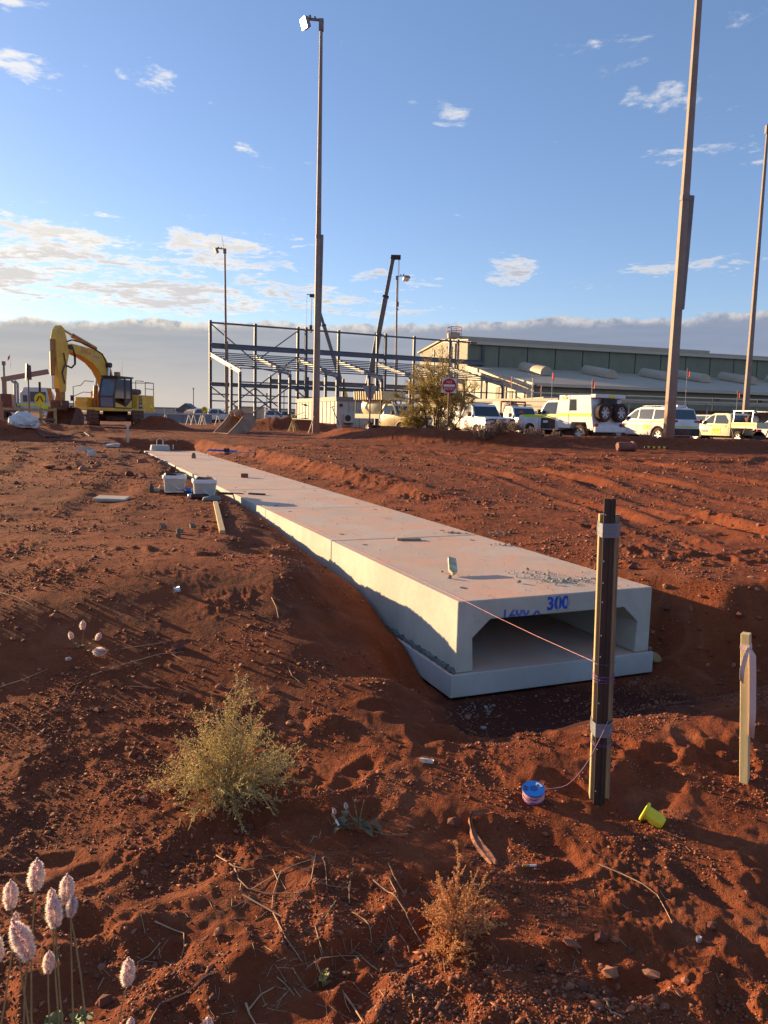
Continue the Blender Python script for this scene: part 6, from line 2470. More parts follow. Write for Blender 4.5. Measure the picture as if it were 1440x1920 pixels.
pole_px('tall lamp pole with a lit lamp, left of the site hut end wall', (592, 815), (602.5, 38), 46, 14, 5.4, (612, 440), lit=True, hs=.50)
pole_px('tall lamp pole standing on the berm before the white wagon', (1252, 836), (1310, 0), 31.5, 22, 11, (580, 366), ext=1.25, hs=.55)
pole_px('slim lamp pole rising behind the cream dual cab utility', (1395, 806), (1440, 236), 60, 13, 5, None, hs=.5, headdir=1)
pole_px('thin lamp pole beside the first column of the steel frame', (425, 788), (421.5, 467), 100, 6.2, 3.2, (745, 640), hs=.62, aerial=(-.35, 1.5))
pole_px('distant lamp pole with a pale lamp, right of the longer crane boom', (741, 790), (744.5, 518), 128, 5.2, 3, (725, 670), hs=.85, headdir=1, face=(.2, -.4, -.8))


def steel_frame():
    o = Vector((-22.7, 100, .5))
    e = Vector((.897, .442, 0))
    n = Vector((.442, -.897, 0))
    r = thing('unfinished_building', 'bare grey steel frame of a building under construction', 'steel frame', o, 0)
    sp = 5.9
    Z = Vector((0, 0, 1))

    def P(i, w, z):
        return e * (sp * i) + n * w + Z * (z - .5)
    N = 8
    for i in range(N):
        MB().ibeam(P(i, 0, .4), P(i, 0, 13.5), .30, .34, .05, .10, e).build('column', BSTEEL, r)
        if i in (2, 4, 6):
            MB().ibeam(P(i + .12, 1.2, .4), P(i + .12, 1.2, 13.4), .28, .34, .05, .09, e).build('column', BSTEEL, r)
        if i < N - 1:
            # outer and inner posts of the lean-to and its rafter
            for w, zt in ((13.9, 6.45), (10.2, 7.2)):
                MB().ibeam(P(i, w, .4), P(i, w, zt), .28, .30, .05, .08, e).build('lean_to_post', BSTEEL, r)
            MB().ibeam(P(i, .2, 9.2), P(i, 14.1, 6.45), .26, .50, .04, .06).build('rafter', BSTEELG, r)
            m = MB()
            for k in range(9):
                w = 1.2 + k * 1.5
                m.box(P(i, w, lerp(9.2, 6.45, w / 13.9) + .32), (.12, .12, .22))
            m.build('cleats', BSTEELG, r)['kind'] = 'stuff'
    for i in range(N - 1):
        MB().beam(P(i, 0, 13.2), P(i + 1, 0, 13.2), .2, .22).build('top_tie', BSTEEL, r)
        MB().ibeam(P(i, .35, 10.3), P(i + 1, .35, 10.3), .34, .68, .06, .12).build('crane_beam', BSTEEL, r)
        MB().ibeam(P(i, .35, 5.45), P(i + 1, .35, 5.45), .36, .50, .07, .12).build('floor_beam', BSTEEL, r)
        MB().beam(P(i, 0, 4.2), P(i + 1, 0, 4.2), .14, .16).build('girt', BSTEEL, r)
        MB().beam(P(i, 0, 3.35), P(i + 1, 0, 3.35), .14, .16).build('girt', BSTEEL, r)
        if i < N - 2:
            for w in (.8, 2.6, 4.4, 6.2, 8.0, 9.8, 11.6, 13.6):
                z = lerp(9.2, 6.45, w / 13.9) + .36
                MB().beam(P(i, w, z), P(i + 1, w, z), .07, .13).build('purlin', BSTEEL, r)
            MB().beam(P(i, 13.9, 5.3), P(i + 1, 13.9, 5.3), .12, .14).build('girt', BSTEEL, r)
    bw = -12
    for i in range(2, N - 1):
        MB().ibeam(P(i, bw, .4), P(i, bw, 7.6), .30, .34, .05, .09, e).build('back_column', BSTEEL, r)
        if i < N - 2:
            MB().ibeam(P(i, bw, 6.7), P(i + 1, bw, 6.7), .34, .70, .07, .12).build('back_beam', BSTEEL, r)
    for a, b_ in (((0, 0, 13.1), (1, 0, 8.6)), ((2, 0, 13.0), (1, 0, 8.6)), ((0, 0, 5.2), (1, 0, .8)), ((0, 0, .8), (1, 0, 5.2)), ((1, 0, 5.2), (2, 0, .8)), ((2, 0, 9.6), (1, 0, 5.2)),
                  ((0, 13.9, 5.0), (1, 13.9, .8)), ((0, 13.9, .8), (1, 13.9, 5.0)), ((1, 13.9, 5.2), (2, 13.9, .8)), ((0, .4, 8.6), (1, 13, 6.5)), ((1, .4, 8.6), (2, 13, 6.5)), ((3, 13.9, 5.0), (4, 13.9, .8))):
        MB().beam(P(*a), P(*b_), .14, .14).build('brace', BSTEEL, r)


steel_frame()

GREENW = mat('sage_green_cladding', (.205, .215, .15), .6, .10, .6, spec=.25)
CREAMW = mat('cream_cladding', (.52, .47, .36), .6, .06, 1.5, dust=.06)
ROOFW = mat('pale_sheet_roof', (.45, .365, .265), .6, .08, .5, spec=.3)
DARKJ = mat('dark_joint', (.03, .035, .033), .8)
CREAMD = mat('beige_panel', (.46, .43, .37), .65, .08, 1.0, dust=.10, dustz=.9)
WINDOWM = mat('office_window', (.10, .11, .115), .12, .1, 1, spec=.7)


def shed():
    o = Vector((12.1, 118, .5))
    e = Vector((.956, .293, 0))
    n = Vector((.293, -.956, 0))
    r = thing('industrial_shed', 'long sage green industrial shed with a pale roof and lean-to', 'shed', o, math.atan2(e.y, e.x))
    # local frame: x along the wall, y away from the camera, z up from the ground
    L, D = 95.0, 21.8
    zr, zw, zj, ze, LW = 14.0, 13.0, 9.1, 5.75, 22.0
    m = MB()
    # body: gable prism along x
    poly = [(.05, 0), (.05, zw), (D / 2, zr - .15), (D - .05, zw - .2), (D - .05, 0)]
    V = [(0, y, z) for y, z in poly] + [(L, y, z) for y, z in poly]
    k = len(poly)
    m.add(V, [tuple(range(k))[::-1], tuple(range(k, 2 * k))] + [(i, (i + 1) % k, (i + 1) % k + k, i + k) for i in range(k)])
    m.build('gable_wall', CREAMW, r)
    m = MB()
    for j in range(54):
        y = .3 + j * .40
        zt = zw + (zr - zw) * (1 - abs(y - D / 2) / (D / 2)) - .3
        m.box((-.03, y, zt / 2), (.06, .16, zt))
    m.build('wall_ribs', CREAMW, r)['kind'] = 'stuff'
    # roof slopes
    for y0, z0, y1, z1 in ((-.7, zw - .02, D / 2, zr), (D / 2, zr, D + .5, zw - .25)):
        mb = MB()
        V = [(-.4, y0, z0), (L, y0, z0), (L, y1, z1), (-.4, y1, z1)]
        V += [(x, y, z + .22) for x, y, z in V]
        mb.add(V, [(3, 2, 1, 0), (4, 5, 6, 7), (0, 1, 5, 4), (1, 2, 6, 5), (2, 3, 7, 6), (3, 0, 4, 7)])
        mb.build('roof', ROOFW, r)
    MB().box((L / 2, -.55, zw - .25), (L, .30, .45)).build('gutter', CREAMW, r)
    MB().prism([(2, 0), (50, 0), (50, .6), (2, .6)], -.9, .9).build('ridge_vent', ROOFW, r, loc=(0, D / 2 - 2, zr + .0))
    # green cladding panels above the lean-to
    w = 4.82
    for j in range(19):
        MB().box((w * (j + .5) + .15, -.12, (zj + zw) / 2 - .25), (w - .16, .14, zw - zj - .3)).build('cladding_panel', GREENW, r)
    MB().box((L / 2, -.02, (zj + zw) / 2), (L, .1, zw - zj)).build('panel_backing', DARKJ, r)
    MB().box((.0, -.15, (zj + zw) / 2 - .3), (.5, .3, zw - zj)).build('corner_trim', GREENW, r)
    # lean-to towards the camera
    mb = MB()
    V = [(-.3, -.2, zj), (L, -.2, zj), (L, -LW, ze), (-.3, -LW, ze)]
    V += [(x, y, z + .22) for x, y, z in V]
    mb.add(V, [(3, 2, 1, 0), (4, 5, 6, 7), (0, 1, 5, 4), (1, 2, 6, 5), (2, 3, 7, 6), (3, 0, 4, 7)])
    mb.build('lean_to_roof', ROOFW, r)
    MB().box((L / 2, -LW - .1, ze + .0), (L, .22, .34)).build('eave_gutter', CREAMW, r)
    mb = MB()
    V = [(0, -.1, 0), (0, -LW + .5, 0), (0, -LW + .5, ze - .1), (0, -.1, zj - .1)]
    V += [(x + .2, y, z) for x, y, z in V]
    mb.add(V, [(0, 1, 2, 3), (7, 6, 5, 4), (0, 4, 5, 1), (1, 5, 6, 2), (2, 6, 7, 3), (3, 7, 4, 0)])
    mb.build('lean_to_end_wall', CREAMW, r)
    m = MB()
    for j in range(5):
        y = -2.5 - j * 4.2
        zt = lerp(zj, ze, -y / LW) - 1.6
        MB().box((-.04, y, zt - 1.1), (.08, 1.1, 2.2)).build('end_wall_recess', GREENW, r)
    MB().beam((-.35, -.3, zj - .05), (-.35, -LW, ze - .05), .12, .55).build('barge_board', CREAMW, r)
    MB().box((L / 2, -LW + .6, ze / 2 - .1), (L, .2, ze - .2)).build('front_wall', GREENW, r)
    # half round ventilators lying down the slope
    for px in (995, 1115, 1223, 1286, 1372, 1462):
        xx = {995: 7.3, 1115: 17.9, 1223: 28.1, 1286: 34.2, 1372: 42.9, 1462: 52.4}[px]
        prof = [(.92 * math.cos(a), .95 * math.sin(a)) for a in np.linspace(-.25, PI + .25, 9)]
        mb = MB()
        V = []
        for yy in (-4.0, -11.0):
            zc = lerp(zj, ze, -yy / LW) + .55
            V += [(xx + a, yy, zc + b_) for a, b_ in prof]
        k = len(prof)
        mb.add(V, [tuple(range(k))[::-1], tuple(range(k, 2 * k))] + [(i, (i + 1) % k, (i + 1) % k + k, i + k) for i in range(k)])
        mb.build('roof_ventilator', ROOFW, r, smooth=True, angle=40)
    # plant on the gable top
    m = MB().box((.8, 8.2, zr + .6), (1.6, 1.8, .9))
    m.build('roof_unit', ROOFW, r, bevel=.1)
    m = MB()
    for y in (7.2, 9.2):
        for x in (0, 1.7):
            m.beam((x, y, zr), (x, y, zr + 1.9), .08, .08)
    for z in (zr + 1.3, zr + 1.9):
        m.tube([(0, 7.2, z), (1.7, 7.2, z), (1.7, 9.2, z), (0, 9.2, z), (0, 7.2, z)], .05, 4)
    m.build('roof_railing', mat('red_oxide_rail', (.36, .14, .10), .6), r)['kind'] = 'stuff'
    for k, (y, z) in enumerate(((6.3, 6.0), (6.3, 6.9), (6.3, 7.8), (6.3, 8.7), (6.3, 9.6), (6.3, 10.5), (6.3, 11.4))):
        pass
    MB().box((-.1, 14.5, 10.2), (.2, .5, 5.2)).build('downpipe', mat('beige_pipe', (.38, .34, .27), .6), r)
    MB().box((-.25, 4.6, 10), (.4, .5, 6)).build('cage_ladder', BSTEEL, r)
    m = MB()
    for j in range(12):
        m.box((6 + j * 7.2, -LW + .35, ze - .9), (.35, .3, .25))
    m.build('wall_lights', DARKJ, r)['kind'] = 'stuff'


shed()


def wallbox(name, label, cat, o, e, L, D, h, wallm, roofm, parts=None, roof_h=.28, over=.12, group=None):
    """box building: o front left corner on the ground, e unit direction along the front, D going away"""
    r = thing(name, label, cat, (o[0], o[1], g1(o[0], o[1]) - .05 if o[1] < 80 else .5), math.atan2(e[1], e[0]), group)
    MB().box((L / 2, D / 2, h / 2), (L, D, h)).build('wall', wallm, r)
    MB().box((L / 2, D / 2, h + roof_h / 2 - .001), (L + over, D + over, roof_h)).build('roof', roofm, r)
    return r


def huts():
    # site hut behind the lit lamp pole
    e = (math.cos(rad(20)), math.sin(rad(20)))
    r = wallbox('site_hut', 'beige transportable site hut with an air conditioner on its end', 'hut', (-4.06, 63), e, 2.95, 13.6, 2.32, CREAMD, mat('grey_brown_fascia', (.20, .175, .15), .6, .08, 2), roof_h=.36)
    for k in range(11):
        MB().box((-.02, .6 + k * 1.22, 1.16), (.04, .02, 2.3)).build('panel_joint', DARKJ, r)
    for k in range(1, 3):
        MB().box((k * .99, -.004, 1.16), (.02, .016, 2.3)).build('panel_joint', DARKJ, r)
    MB().box((1.0, -.16, .95), (.80, .32, .74)).build('air_conditioner', CREAMD, r, bevel=.03)
    MB().lathe([(.26, 0), (.26, .01), (0, .012)], 20, rotm(PI / 2), (.88, -.325, .96)).build('fan_guard', TRIM, r)
    MB().box((1.0, -.15, .52), (.7, .3, .06)).build('bracket', TRIM, r)
    MB().tube([(1.15, -.03, 1.3), (1.15, -.03, 2.0)], .04, 6).build('conduit', CREAMD, r)
    MB().box((1.75, -.02, 1.85), (.7, .04, .42)).build('window_cover', mat('pale_cover', (.40, .38, .34), .6), r)
    MB().box((.35, -.10, 2.0), (.22, .2, .22)).build('wall_light', TRIM, r)
    MB().box((-.03, 10.6, 1.05), (.06, .85, 2.0)).build('door', mat('grey_beige_door', (.38, .36, .30), .6), r)
    MB().box((-.06, 10.3, 1.1), (.06, .08, .14)).build('door_handle', TRIM, r)
    MB().box((-.25, 10.6, 2.15), (.5, 1.1, .06)).build('door_hood', mat('grey_beige_door', (.38, .36, .30)), r)
    # two transportable offices, sunlit
    e = (.6, -.8)
    r = wallbox('site_office', 'long cream site office with small windows behind the white utilities', 'office', (7.4, 72.5), e, 11.0, 3.2, 2.75, CREAMW, CREAMW, roof_h=.26)
    for k in range(4):
        f = MB().box((1.3 + k * 2.6, -.02, 1.55), (1.3, .06, .95)).build('window', CREAMW, r)
        for q in (-.31, .31):
            MB().box((1.3 + k * 2.6 + q, -.055, 1.55), (.54, .02, .8)).build('pane', WINDOWM, f)
    MB().box((5.5, -.03, 2.35), (11, .05, .12)).build('wall_trim', ROOFW, r)
    # carport with scalloped valance to the right
    A, B = Vector((14.0, 70)), Vector((46.0, 75.2))
    ev = (B - A).normalized()
    r = thing('shade_carport', 'long low carport with a scalloped white edge before the shed', 'carport', (A.x, A.y, .55), math.atan2(ev.y, ev.x))
    L = (B - A).length
    MB().box((L / 2, 2.6, 3.28), (L, 5.4, .10)).build('roof', ROOFW, r)
    MB().box((L / 2, -.14, 3.30), (L, .08, .16)).build('fascia', CREAMW, r)
    sc = MB()
    nn = 150
    for k in range(nn):
        x = L * (k + .5) / nn
        sc.prism([(x - L / nn / 2 + .01, 0), (x + L / nn / 2 - .01, 0), (x + L / nn / 2 - .01, -.12), (x, -.2), (x - L / nn / 2 + .01, -.12)], -.13, -.10)
    sc.v = [(x, y, z + 3.22) for x, y, z in sc.v]
    sc.build('scalloped_edge', CREAMW, r)['kind'] = 'stuff'
    for k in range(13):
        MB().box((.6 + k * 2.6, .1, 1.6), (.10, .10, 3.2)).build('post', CREAMD, r)
    r2 = thing('amenities_block', 'low beige building standing in the shade under the carport', 'building', (A.x + 1, A.y + 5.6, .5), math.atan2(ev.y, ev.x))
    MB().box((L / 2, 1.5, 1.35), (L - 1, 3, 2.7)).build('wall', CREAMD, r2)
    for k in range(8):
        f = MB().box((2.4 + k * 3.8, -.02, 1.5), (1.3, .06, 1.0)).build('window', CREAMW, r2)
        MB().box((2.4 + k * 3.8, -.055, 1.5), (1.1, .02, .82)).build('pane', WINDOWM, f)
    # white rail line above the carport
    r3 = thing('pipe_rack', 'thin white pipe line running above the carport roof', 'pipe', (A.x, A.y + 9, .5), math.atan2(ev.y, ev.x))
    MB().tube([(-2, 0, 4.1), (L + 3, 0, 4.1)], .07, 6).build('pipe', CREAMW, r3)
    for k in range(7):
        MB().box((k * 5.2, 0, 2.05), (.1, .1, 4.1)).build('post', DARKJ, r3)
    p = at(995, 800, 69)
    r4 = thing('vent_pipe', 'slim white pole standing at the office corner', 'pole', (p.x, p.y, .5))
    MB().tube([(0, 0, 0), (0, 0, 5.0)], .05, 8).build('shaft', CREAMW, r4)
    MB().box((0, 0, 4.4), (.6, .04, .04)).build('cross_arm', CREAMW, r4)


huts()


def crane(label, tip, foot, Y, wb, wt, base_col, hook=(0, 3), hook_small=None):
    T, F = at(tip[0], tip[1], Y), at(foot[0], foot[1], Y)
    d = (T - F).normalized()
    # carry the boom down to its pivot on the carrier
    piv = F - d * ((F.z - 3.2) / d.z) if F.z > 3.2 else F
    r = thing('mobile_crane', label, 'crane', (piv.x, piv.y, .5), 0)
    P0 = piv - Vector((piv.x, piv.y, .5))
    P1 = T - Vector((piv.x, piv.y, .5))
    L = (P1 - P0).length
    names = 4
    for k in range(names):
        a, b_ = (k - .04) / names, (k + 1) / names
        w = lerp(wb, wt, k / (names - 1))
        col = base_col if k == 0 else mat('grey_boom_steel', (.13, .13, .135), .5, .1, 1)
        MB().beam(P0.lerp(P1, max(a, 0)), P0.lerp(P1, b_), w * .85, w, (0, 1, 0)).build('boom_section', col, r, bevel=w * .12)
        MB().beam(P0.lerp(P1, b_ - .008), P0.lerp(P1, b_ + .004), w * 1.05, w * 1.2, (0, 1, 0)).build('boom_collar', TRIM, r)
    s = 1 if d.x > 0 else -1
    hp = P1 + Vector((s * wt * 1.2, 0, .1))
    MB().box(P1 + Vector((s * wt * .6, 0, .15)), (wt * 2.2, wt, wt * .9)).build('boom_head', TRIM, r, bevel=.05)
    m = MB().tube([hp, hp - Vector((0, 0, hook[1]))], .035, 4).tube([hp + Vector((.18, 0, 0)), hp + Vector((.1, 0, -hook[1]))], .035, 4)
    m.build('hoist_rope', TRIM, r)
    h = hp - Vector((0, 0, hook[1]))
    m = MB().box(h - Vector((0, 0, .35)), (.5, .35, .8))
    m.tube([h + Vector((0, 0, -.75)), h + Vector((0, 0, -1.0)), h + Vector((.2, 0, -1.2)), h + Vector((0, 0, -1.4)), h + Vector((-.18, 0, -1.2))], .08, 6)
    m.build('hook_block', TRIM, r, bevel=.03)
    if hook_small:
        q = P1 + Vector((-s * -.1 + s * wt * 2.4, 0, .4))
        MB().tube([P1, q], .08, 5).tube([q, q - Vector((0, 0, hook_small))], .025, 4).build('fly_rope', TRIM, r)
        MB().box(q - Vector((0, 0, hook_small)), (.25, .25, .7)).build('small_hook', TRIM, r, bevel=.05)
    MB().box((-s * 1.5, 0, 1.0), (9.5, 2.6, .7)).build('carrier', base_col, r, bevel=.05)
    MB().box((-s * .4, 0, 2.2), (3.4, 2.2, 1.6)).build('turret', base_col, r, bevel=.1)
    MB().box((-s * 3.2, 0, 2.0), (1.6, 2.5, 1.2)).build('counterweight', mat('grey_weight', (.25, .25, .25), .6), r, bevel=.05)
    MB().box((s * 3.0, 0, 2.1), (1.4, 2.2, 1.7)).build('driver_cab', base_col, r, bevel=.12)
    MB().box((s * 3.0, -1.11, 2.4), (1.0, .04, .8)).build('cab_window', GLASS, r)
    for k in range(4):
        for y in (-1.1, 1.1):
            wheel(r, -5.0 + k * 2.2 - s * .5, y, .70, .70, .45, 1 if y > 0 else -1)


crane('mobile crane with a yellow base and its boom leaning left behind the lamp pole', (591, 556), (645, 735), 150, 1.15, .62, mat('crane_yellow', (.62, .42, .03), .5, .1, 1), (0, 5.5), 38)
crane('mobile crane with a pale base and the taller boom leaning right', (737, 484), (693, 715), 132, 1.45, .75, mat('crane_white', (.62, .60, .55), .5, .1, 1), (0, 7.2))

# ------------------------------------------------------------------ signs
SIGNRED = mat('sign_red', (.46, .010, .010), .5, .06, 5)
SIGNY = mat('sign_yellow', (.80, .58, .015), .5, .05, 5)
SIGNW = mat('sign_white', (.72, .70, .66), .5, .05, 5, dust=.1)
SIGNP = mat('rusty_red_post', (.22, .085, .06), .65, .2, 3)
ALU = mat('grey_sign_back', (.34, .32, .31), .5, .1, 3)


def post_base(px, py, Y):
    p = at(px, py, Y)
    return Vector((p.x, p.y, g1(p.x, p.y) - .02))


def no_entry():
    Y = 33.0
    b = post_base(838.5, 812, Y)
    c = at(842, 723, Y)
    r = upright('no_entry_sign', 'red and white NO ENTRY sign on a rusty post', 'sign', b, at(843, 706, Y))
    h = (c - b).length
    MB().tube([(0, .03, 0), (0, .03, h + .35)], .03, 8).build('post', SIGNP, r)
    MB().box((0, 0, h), (.62, .008, .62)).build('sign_plate', SIGNW, r)
    R = rotm(PI / 2)
    MB().lathe([(.295, 0), (.295, .008), (0, .0082)], 36, R, (0, -.004, h)).build('red_disc', SIGNRED, r)
    MB().box((0, -.016, h), (.48, .006, .10)).build('white_bar', SIGNW, r)
    M = Matrix(((1, 0, 0, 0), (0, 0, -1, -.014), (0, 1, 0, h + .145), (0, 0, 0, 1)))
    text_mesh('NO', .155, SIGNW, r, M, ext=.001)
    M = Matrix(((1, 0, 0, 0), (0, 0, -1, -.014), (0, 1, 0, h - .145), (0, 0, 0, 1)))
    text_mesh('ENTRY', .145, SIGNW, r, M, ext=.001)
    # give way sign seen from behind
    Y = 37.0
    b = post_base(693, 808, Y)
    r = upright('give_way_sign', 'back of a grey triangular sign on a rusty post beside the cream utility', 'sign', b, at(694, 724, Y))
    h = (at(694, 724, Y) - b).length
    MB().tube([(0, -.03, 0), (0, -.03, h + .02)], .035, 8).build('post', SIGNP, r)
    MB().prism([(-.36, h + .02), (.36, h + .02), (.05, h - .72), (-.05, h - .72)], -.0, .012).build('sign_plate', ALU, r)


no_entry()


def crossing(label, px, py, pyb, Y, R_, tall=0.0):
    b = post_base(px, pyb, Y)
    c = at(px, py, Y)
    r = thing('crossing_sign', label, 'sign', b, 0, 'yellow pedestrian crossing signs')
    h = c.z - b.z
    MB().tube([(0, .03, -.3), (0, .03, h + R_ + tall)], .035, 8).build('post', ALU, r)
    if tall:
        MB().box((0, .03, h + R_ + tall * .55), (.10, .08, tall * .9)).build('post_cap', TRIM, r)
    M = rotm(PI / 2)
    MB().lathe([(R_, 0), (R_, .01), (0, .0102)], 28, M, (0, 0, h)).build('yellow_disc', SIGNY, r)
    m = MB()
    for s in (-1, 1):
        m.beam((s * R_ * .10, -.014, h + R_ * .48), (s * R_ * .46, -.014, h - R_ * .30), .008, R_ * .22, (1, 0, 0))
        m.box((s * R_ * .55, -.014, h - R_ * .36), (R_ * .34, .008, R_ * .13), rotm(0, s * .35, 0))
    m.build('walking_legs', BLK, r)['kind'] = 'stuff'
    ring = MB().lathe([(R_ * .93, -.0125), (R_ * .88, -.0127)], 28, M, (0, 0, h))


crossing('yellow crossing sign on a tall post beside the white truck', 76, 748, 792, 43, .31, .62)
crossing('small yellow crossing sign left of the steel frame', 383.5, 768, 792, 78, .30)
crossing('yellow crossing sign half hidden behind the excavator bucket', 124, 763, 790, 58, .32)


def left_side():
    Y = 40.0
    b = post_base(56, 790, Y)
    r = upright('board_sign', 'dark narrow sign board seen edge on, on a rusty post', 'sign', b, at(52, 682, Y))
    h = (at(52, 682, Y) - b).length
    MB().tube([(0, 0, -.2), (0, 0, h)], .035, 8).build('post', SIGNP, r)
    MB().box((-.075, -.03, h - .42), (.05, .22, .84), rotm(0, rad(3), rad(40))).build('sign_board', mat('dark_sign_back', (.05, .045, .045), .6), r)
    MB().box((.07, -.02, h - .44), (.05, .20, .74), rotm(0, rad(-3), rad(-35))).build('sign_board', mat('maroon_sign_back', (.13, .06, .06), .6), r)
    # service truck
    p = at(66, 800, 60)
    hd = rad(20)
    r = thing('service_truck', 'white service truck with exhaust stacks and a short crane arm', 'truck', (p.x, p.y, .55), hd)
    WT = mat('white_truck_paint', (.60, .58, .54), .45, .05, 3, dust=.25, dustz=.9)
    m = MB().prism([(-.9, .9), (-.9, 2.3), (-.6, 2.75), (1.1, 2.75), (1.55, 1.9), (2.3, 1.55), (2.4, .8)], -1.15, 1.15)
    m.build('driver_cab', WT, r, bevel=.08, seg=2, smooth=True)
    MB().box((.35, -1.17, 2.05), (1.1, .03, .75)).build('side_window', GLASS, r)
    MB().box((-.55, -1.17, 1.9), (.3, .03, .5)).build('side_window', GLASS, r)
    MB().box((.4, -1.16, 1.42), (3.0, .03, .12)).build('lime_stripe', LIME, r)
    MB().box((.7, -1.18, 1.25), (.7, .03, .22)).build('yellow_sticker', STICK, r)
    MB().box((-3.0, 0, .95), (4.4, 2.2, .25)).build('tray', BROWN, r)
    MB().box((-1.9, 0, 1.6), (.8, 1.9, 1.2)).build('tool_box', BROWN, r, bevel=.03)
    for x in (-1.25, -1.05):
        MB().tube([(x, -1.0, .9), (x, -1.0, 3.0), (x - .2, -1.0, 3.2)], .09, 8).build('exhaust_stack', ALU, r)
    MB().beam((-2.0, -.6, 1.0), (-2.0, -.6, 3.3), .30, .30).build('crane_post', mat('dusty_pink_steel', (.34, .20, .15), .6), r)
    MB().beam((-2.2, -.6, 3.25), (1.1, -.6, 4.0), .34, .38).build('crane_arm', mat('dusty_pink_steel', (.34, .20, .15), .6), r, bevel=.04)
    for x in (1.4, -2.4, -3.7):
        for s in (1, -1):
            wheel(r, x, s * 1.0, .5, .5, .3, s)
    flag(r, -1.6, 0, 3.0, 2.2)
    ute('white car far behind the rail barrier at the left edge', (*XY(6, 75), .5), rad(165), 'suv', WPAINT, group='vehicles at the far left')
    p = at(30, 800, 74)
    # rail barrier
    a, b_ = at(-14, 800, 37), at(104, 800, 41)
    r = thing('rail_barrier', 'yellowish timber rail barrier before the white truck', 'barrier', (a.x, a.y, g1(a.x, a.y)))
    d = Vector((b_.x - a.x, b_.y - a.y, 0))
    RT = mat('yellow_timber_rail', (.42, .30, .13), .7, .2, 3)
    MB().beam((0, 0, 1.0), d + Vector((0, 0, 1.0)), .07, .12).build('rail', RT, r)
    MB().beam((0, .02, .5), d + Vector((0, .02, .5)), .07, .12).build('rail', mat('dark_rail', (.16, .10, .07), .7), r)
    for k in (.14, .45, .76, 1.0):
        q = d * k
        MB().box((q.x, q.y, .45), (.12, .12, 1.3)).build('post', RT, r)
    r = upright('marker_stake', 'rusty post at the left picture edge', 'post', post_base(2, 795, 33), at(0, 745, 33))
    MB().box((0, 0, .55), (.12, .12, 1.3)).build('shaft', mat('orange_post', (.42, .20, .10), .7), r)
    MB().box((0, 0, 1.26), (.15, .15, .10)).build('cap', mat('orange_post', (.42, .20, .10), .7), r)
    # low grey barriers, trestles and shelters in the middle distance
    GB = mat('grey_barrier', (.19, .195, .215), .7, .12, 1.2, dust=.1)
    first = None
    lb = ['grey road barrier, first right of the excavator', 'grey road barrier, second right of the excavator', 'grey road barrier, third right of the excavator', 'grey road barrier, fourth right of the excavator', 'grey road barrier nearest the steel frame']
    for k in range(5):
        p = at(278 + 26.5 * k, 800, 82)
        if first is None:
            m = MB().prism([(-.32, 0), (.32, 0), (.2, .35), (.12, 1.0), (-.12, 1.0), (-.2, .35)], -.73, .73)
            first = m.build('road_barrier', GB, None)
            o = first
        else:
            o = first.copy()
            COL.objects.link(o)
        o.location = (p.x, p.y, .55)
        o.rotation_euler = (0, 0, rad(90 + 3))
        tag(o, lb[k], 'barrier', 'grey road barriers')
    def trestle(px, Y, lab, L=2.2, col=None):
        p = at(px, 800, Y)
        r = thing('trestle', lab, 'trestle', (p.x, p.y, g1(p.x, p.y)), rad(6), 'pale trestles')
        TW = mat('pale_trestle_timber', (.50, .44, .36), .7, .2, 2)
        MB().beam((-L / 2, 0, .95), (L / 2, 0, .95), .10, .10).build('top_rail', TW, r)
        for x in (-L * .42, L * .42):
            for s in (-1, 1):
                MB().beam((x, 0, .95), (x + s * .25, s * .12, 0), .06, .06).build('leg', TW, r)
    trestle(337, 66, 'long pale trestle right of the excavator', 2.8)
    trestle(366, 70, 'short pale trestle beside the long one', 1.3)
    trestle(395, 68, 'pale trestle before the first steel column', 1.5)
    SH = mat('grey_tent_cloth', (.25, .25, .25), .7, .1, 2)
    p = at(353, 800, 150)
    r = thing('gable_hut', 'small grey gabled hut far behind the barriers', 'hut', (p.x, p.y, .5))
    MB().prism([(-1.6, 0), (1.6, 0), (1.6, 1.6), (-1.6, 1.6)], -2, 2).build('wall', SH, r)
    MB().prism([(-2.3, 1.5), (2.3, 1.5), (0, 3.1)], -2.2, 2.2).build('roof', mat('dark_tent_roof', (.11, .11, .12), .7), r)
    for px, Y, lab, sc in ((372, 120, 'curved shelter far behind, left of the steel frame', .6), (492, 125, 'curved shelter seen through the steel frame', .7)):
        p = at(px, 800, Y)
        r = thing('curved_shelter', lab, 'shelter', (p.x, p.y, .5), rad(-35))
        V, F = [], []
        n = 12
        for i in range(n + 1):
            a = PI * i / n
            for x, rr in ((-3, 2.9), (3, 2.9), (3, 2.7), (-3, 2.7)):
                V.append((x * sc, rr * math.cos(a) * sc, rr * math.sin(a) * sc + .1))
        for i in range(n):
            for j in range(4):
                F.append((i * 4 + j, i * 4 + (j + 1) % 4, i * 4 + 4 + (j + 1) % 4, i * 4 + 4 + j))
        F += [(0, 1, 2, 3), (n * 4, n * 4 + 3, n * 4 + 2, n * 4 + 1)]
        MB().add(V, F).build('canopy', mat('tan_canopy', (.36, .30, .24), .7, .1, 2), r, smooth=True)
        MB().box((0, 0, .75), (5 * sc, 5 * sc, 1.5)).build('container', SH, r)
    wg = 'white vehicles far off beside the steel frame'
    vh = ute('far white utility behind the trestles', (*XY(378, 95), .5), rad(10), 'dual', WPAINT, group=wg)
    dup(vh, (*XY(404, 92), .5), rad(14), 'far white utility left of the spare bucket')
    dup(vh, (*XY(536, 96), .5), rad(170), 'far white utility behind the heap left of the hut')
    dup(vh, (*XY(511, 92), .5), rad(8), 'far white utility behind the second row of steel posts')
    dup(vh, (*XY(134, 84), .5), rad(190), 'far white utility between the bucket and the excavator tracks')
    p = at(468, 800, 110)
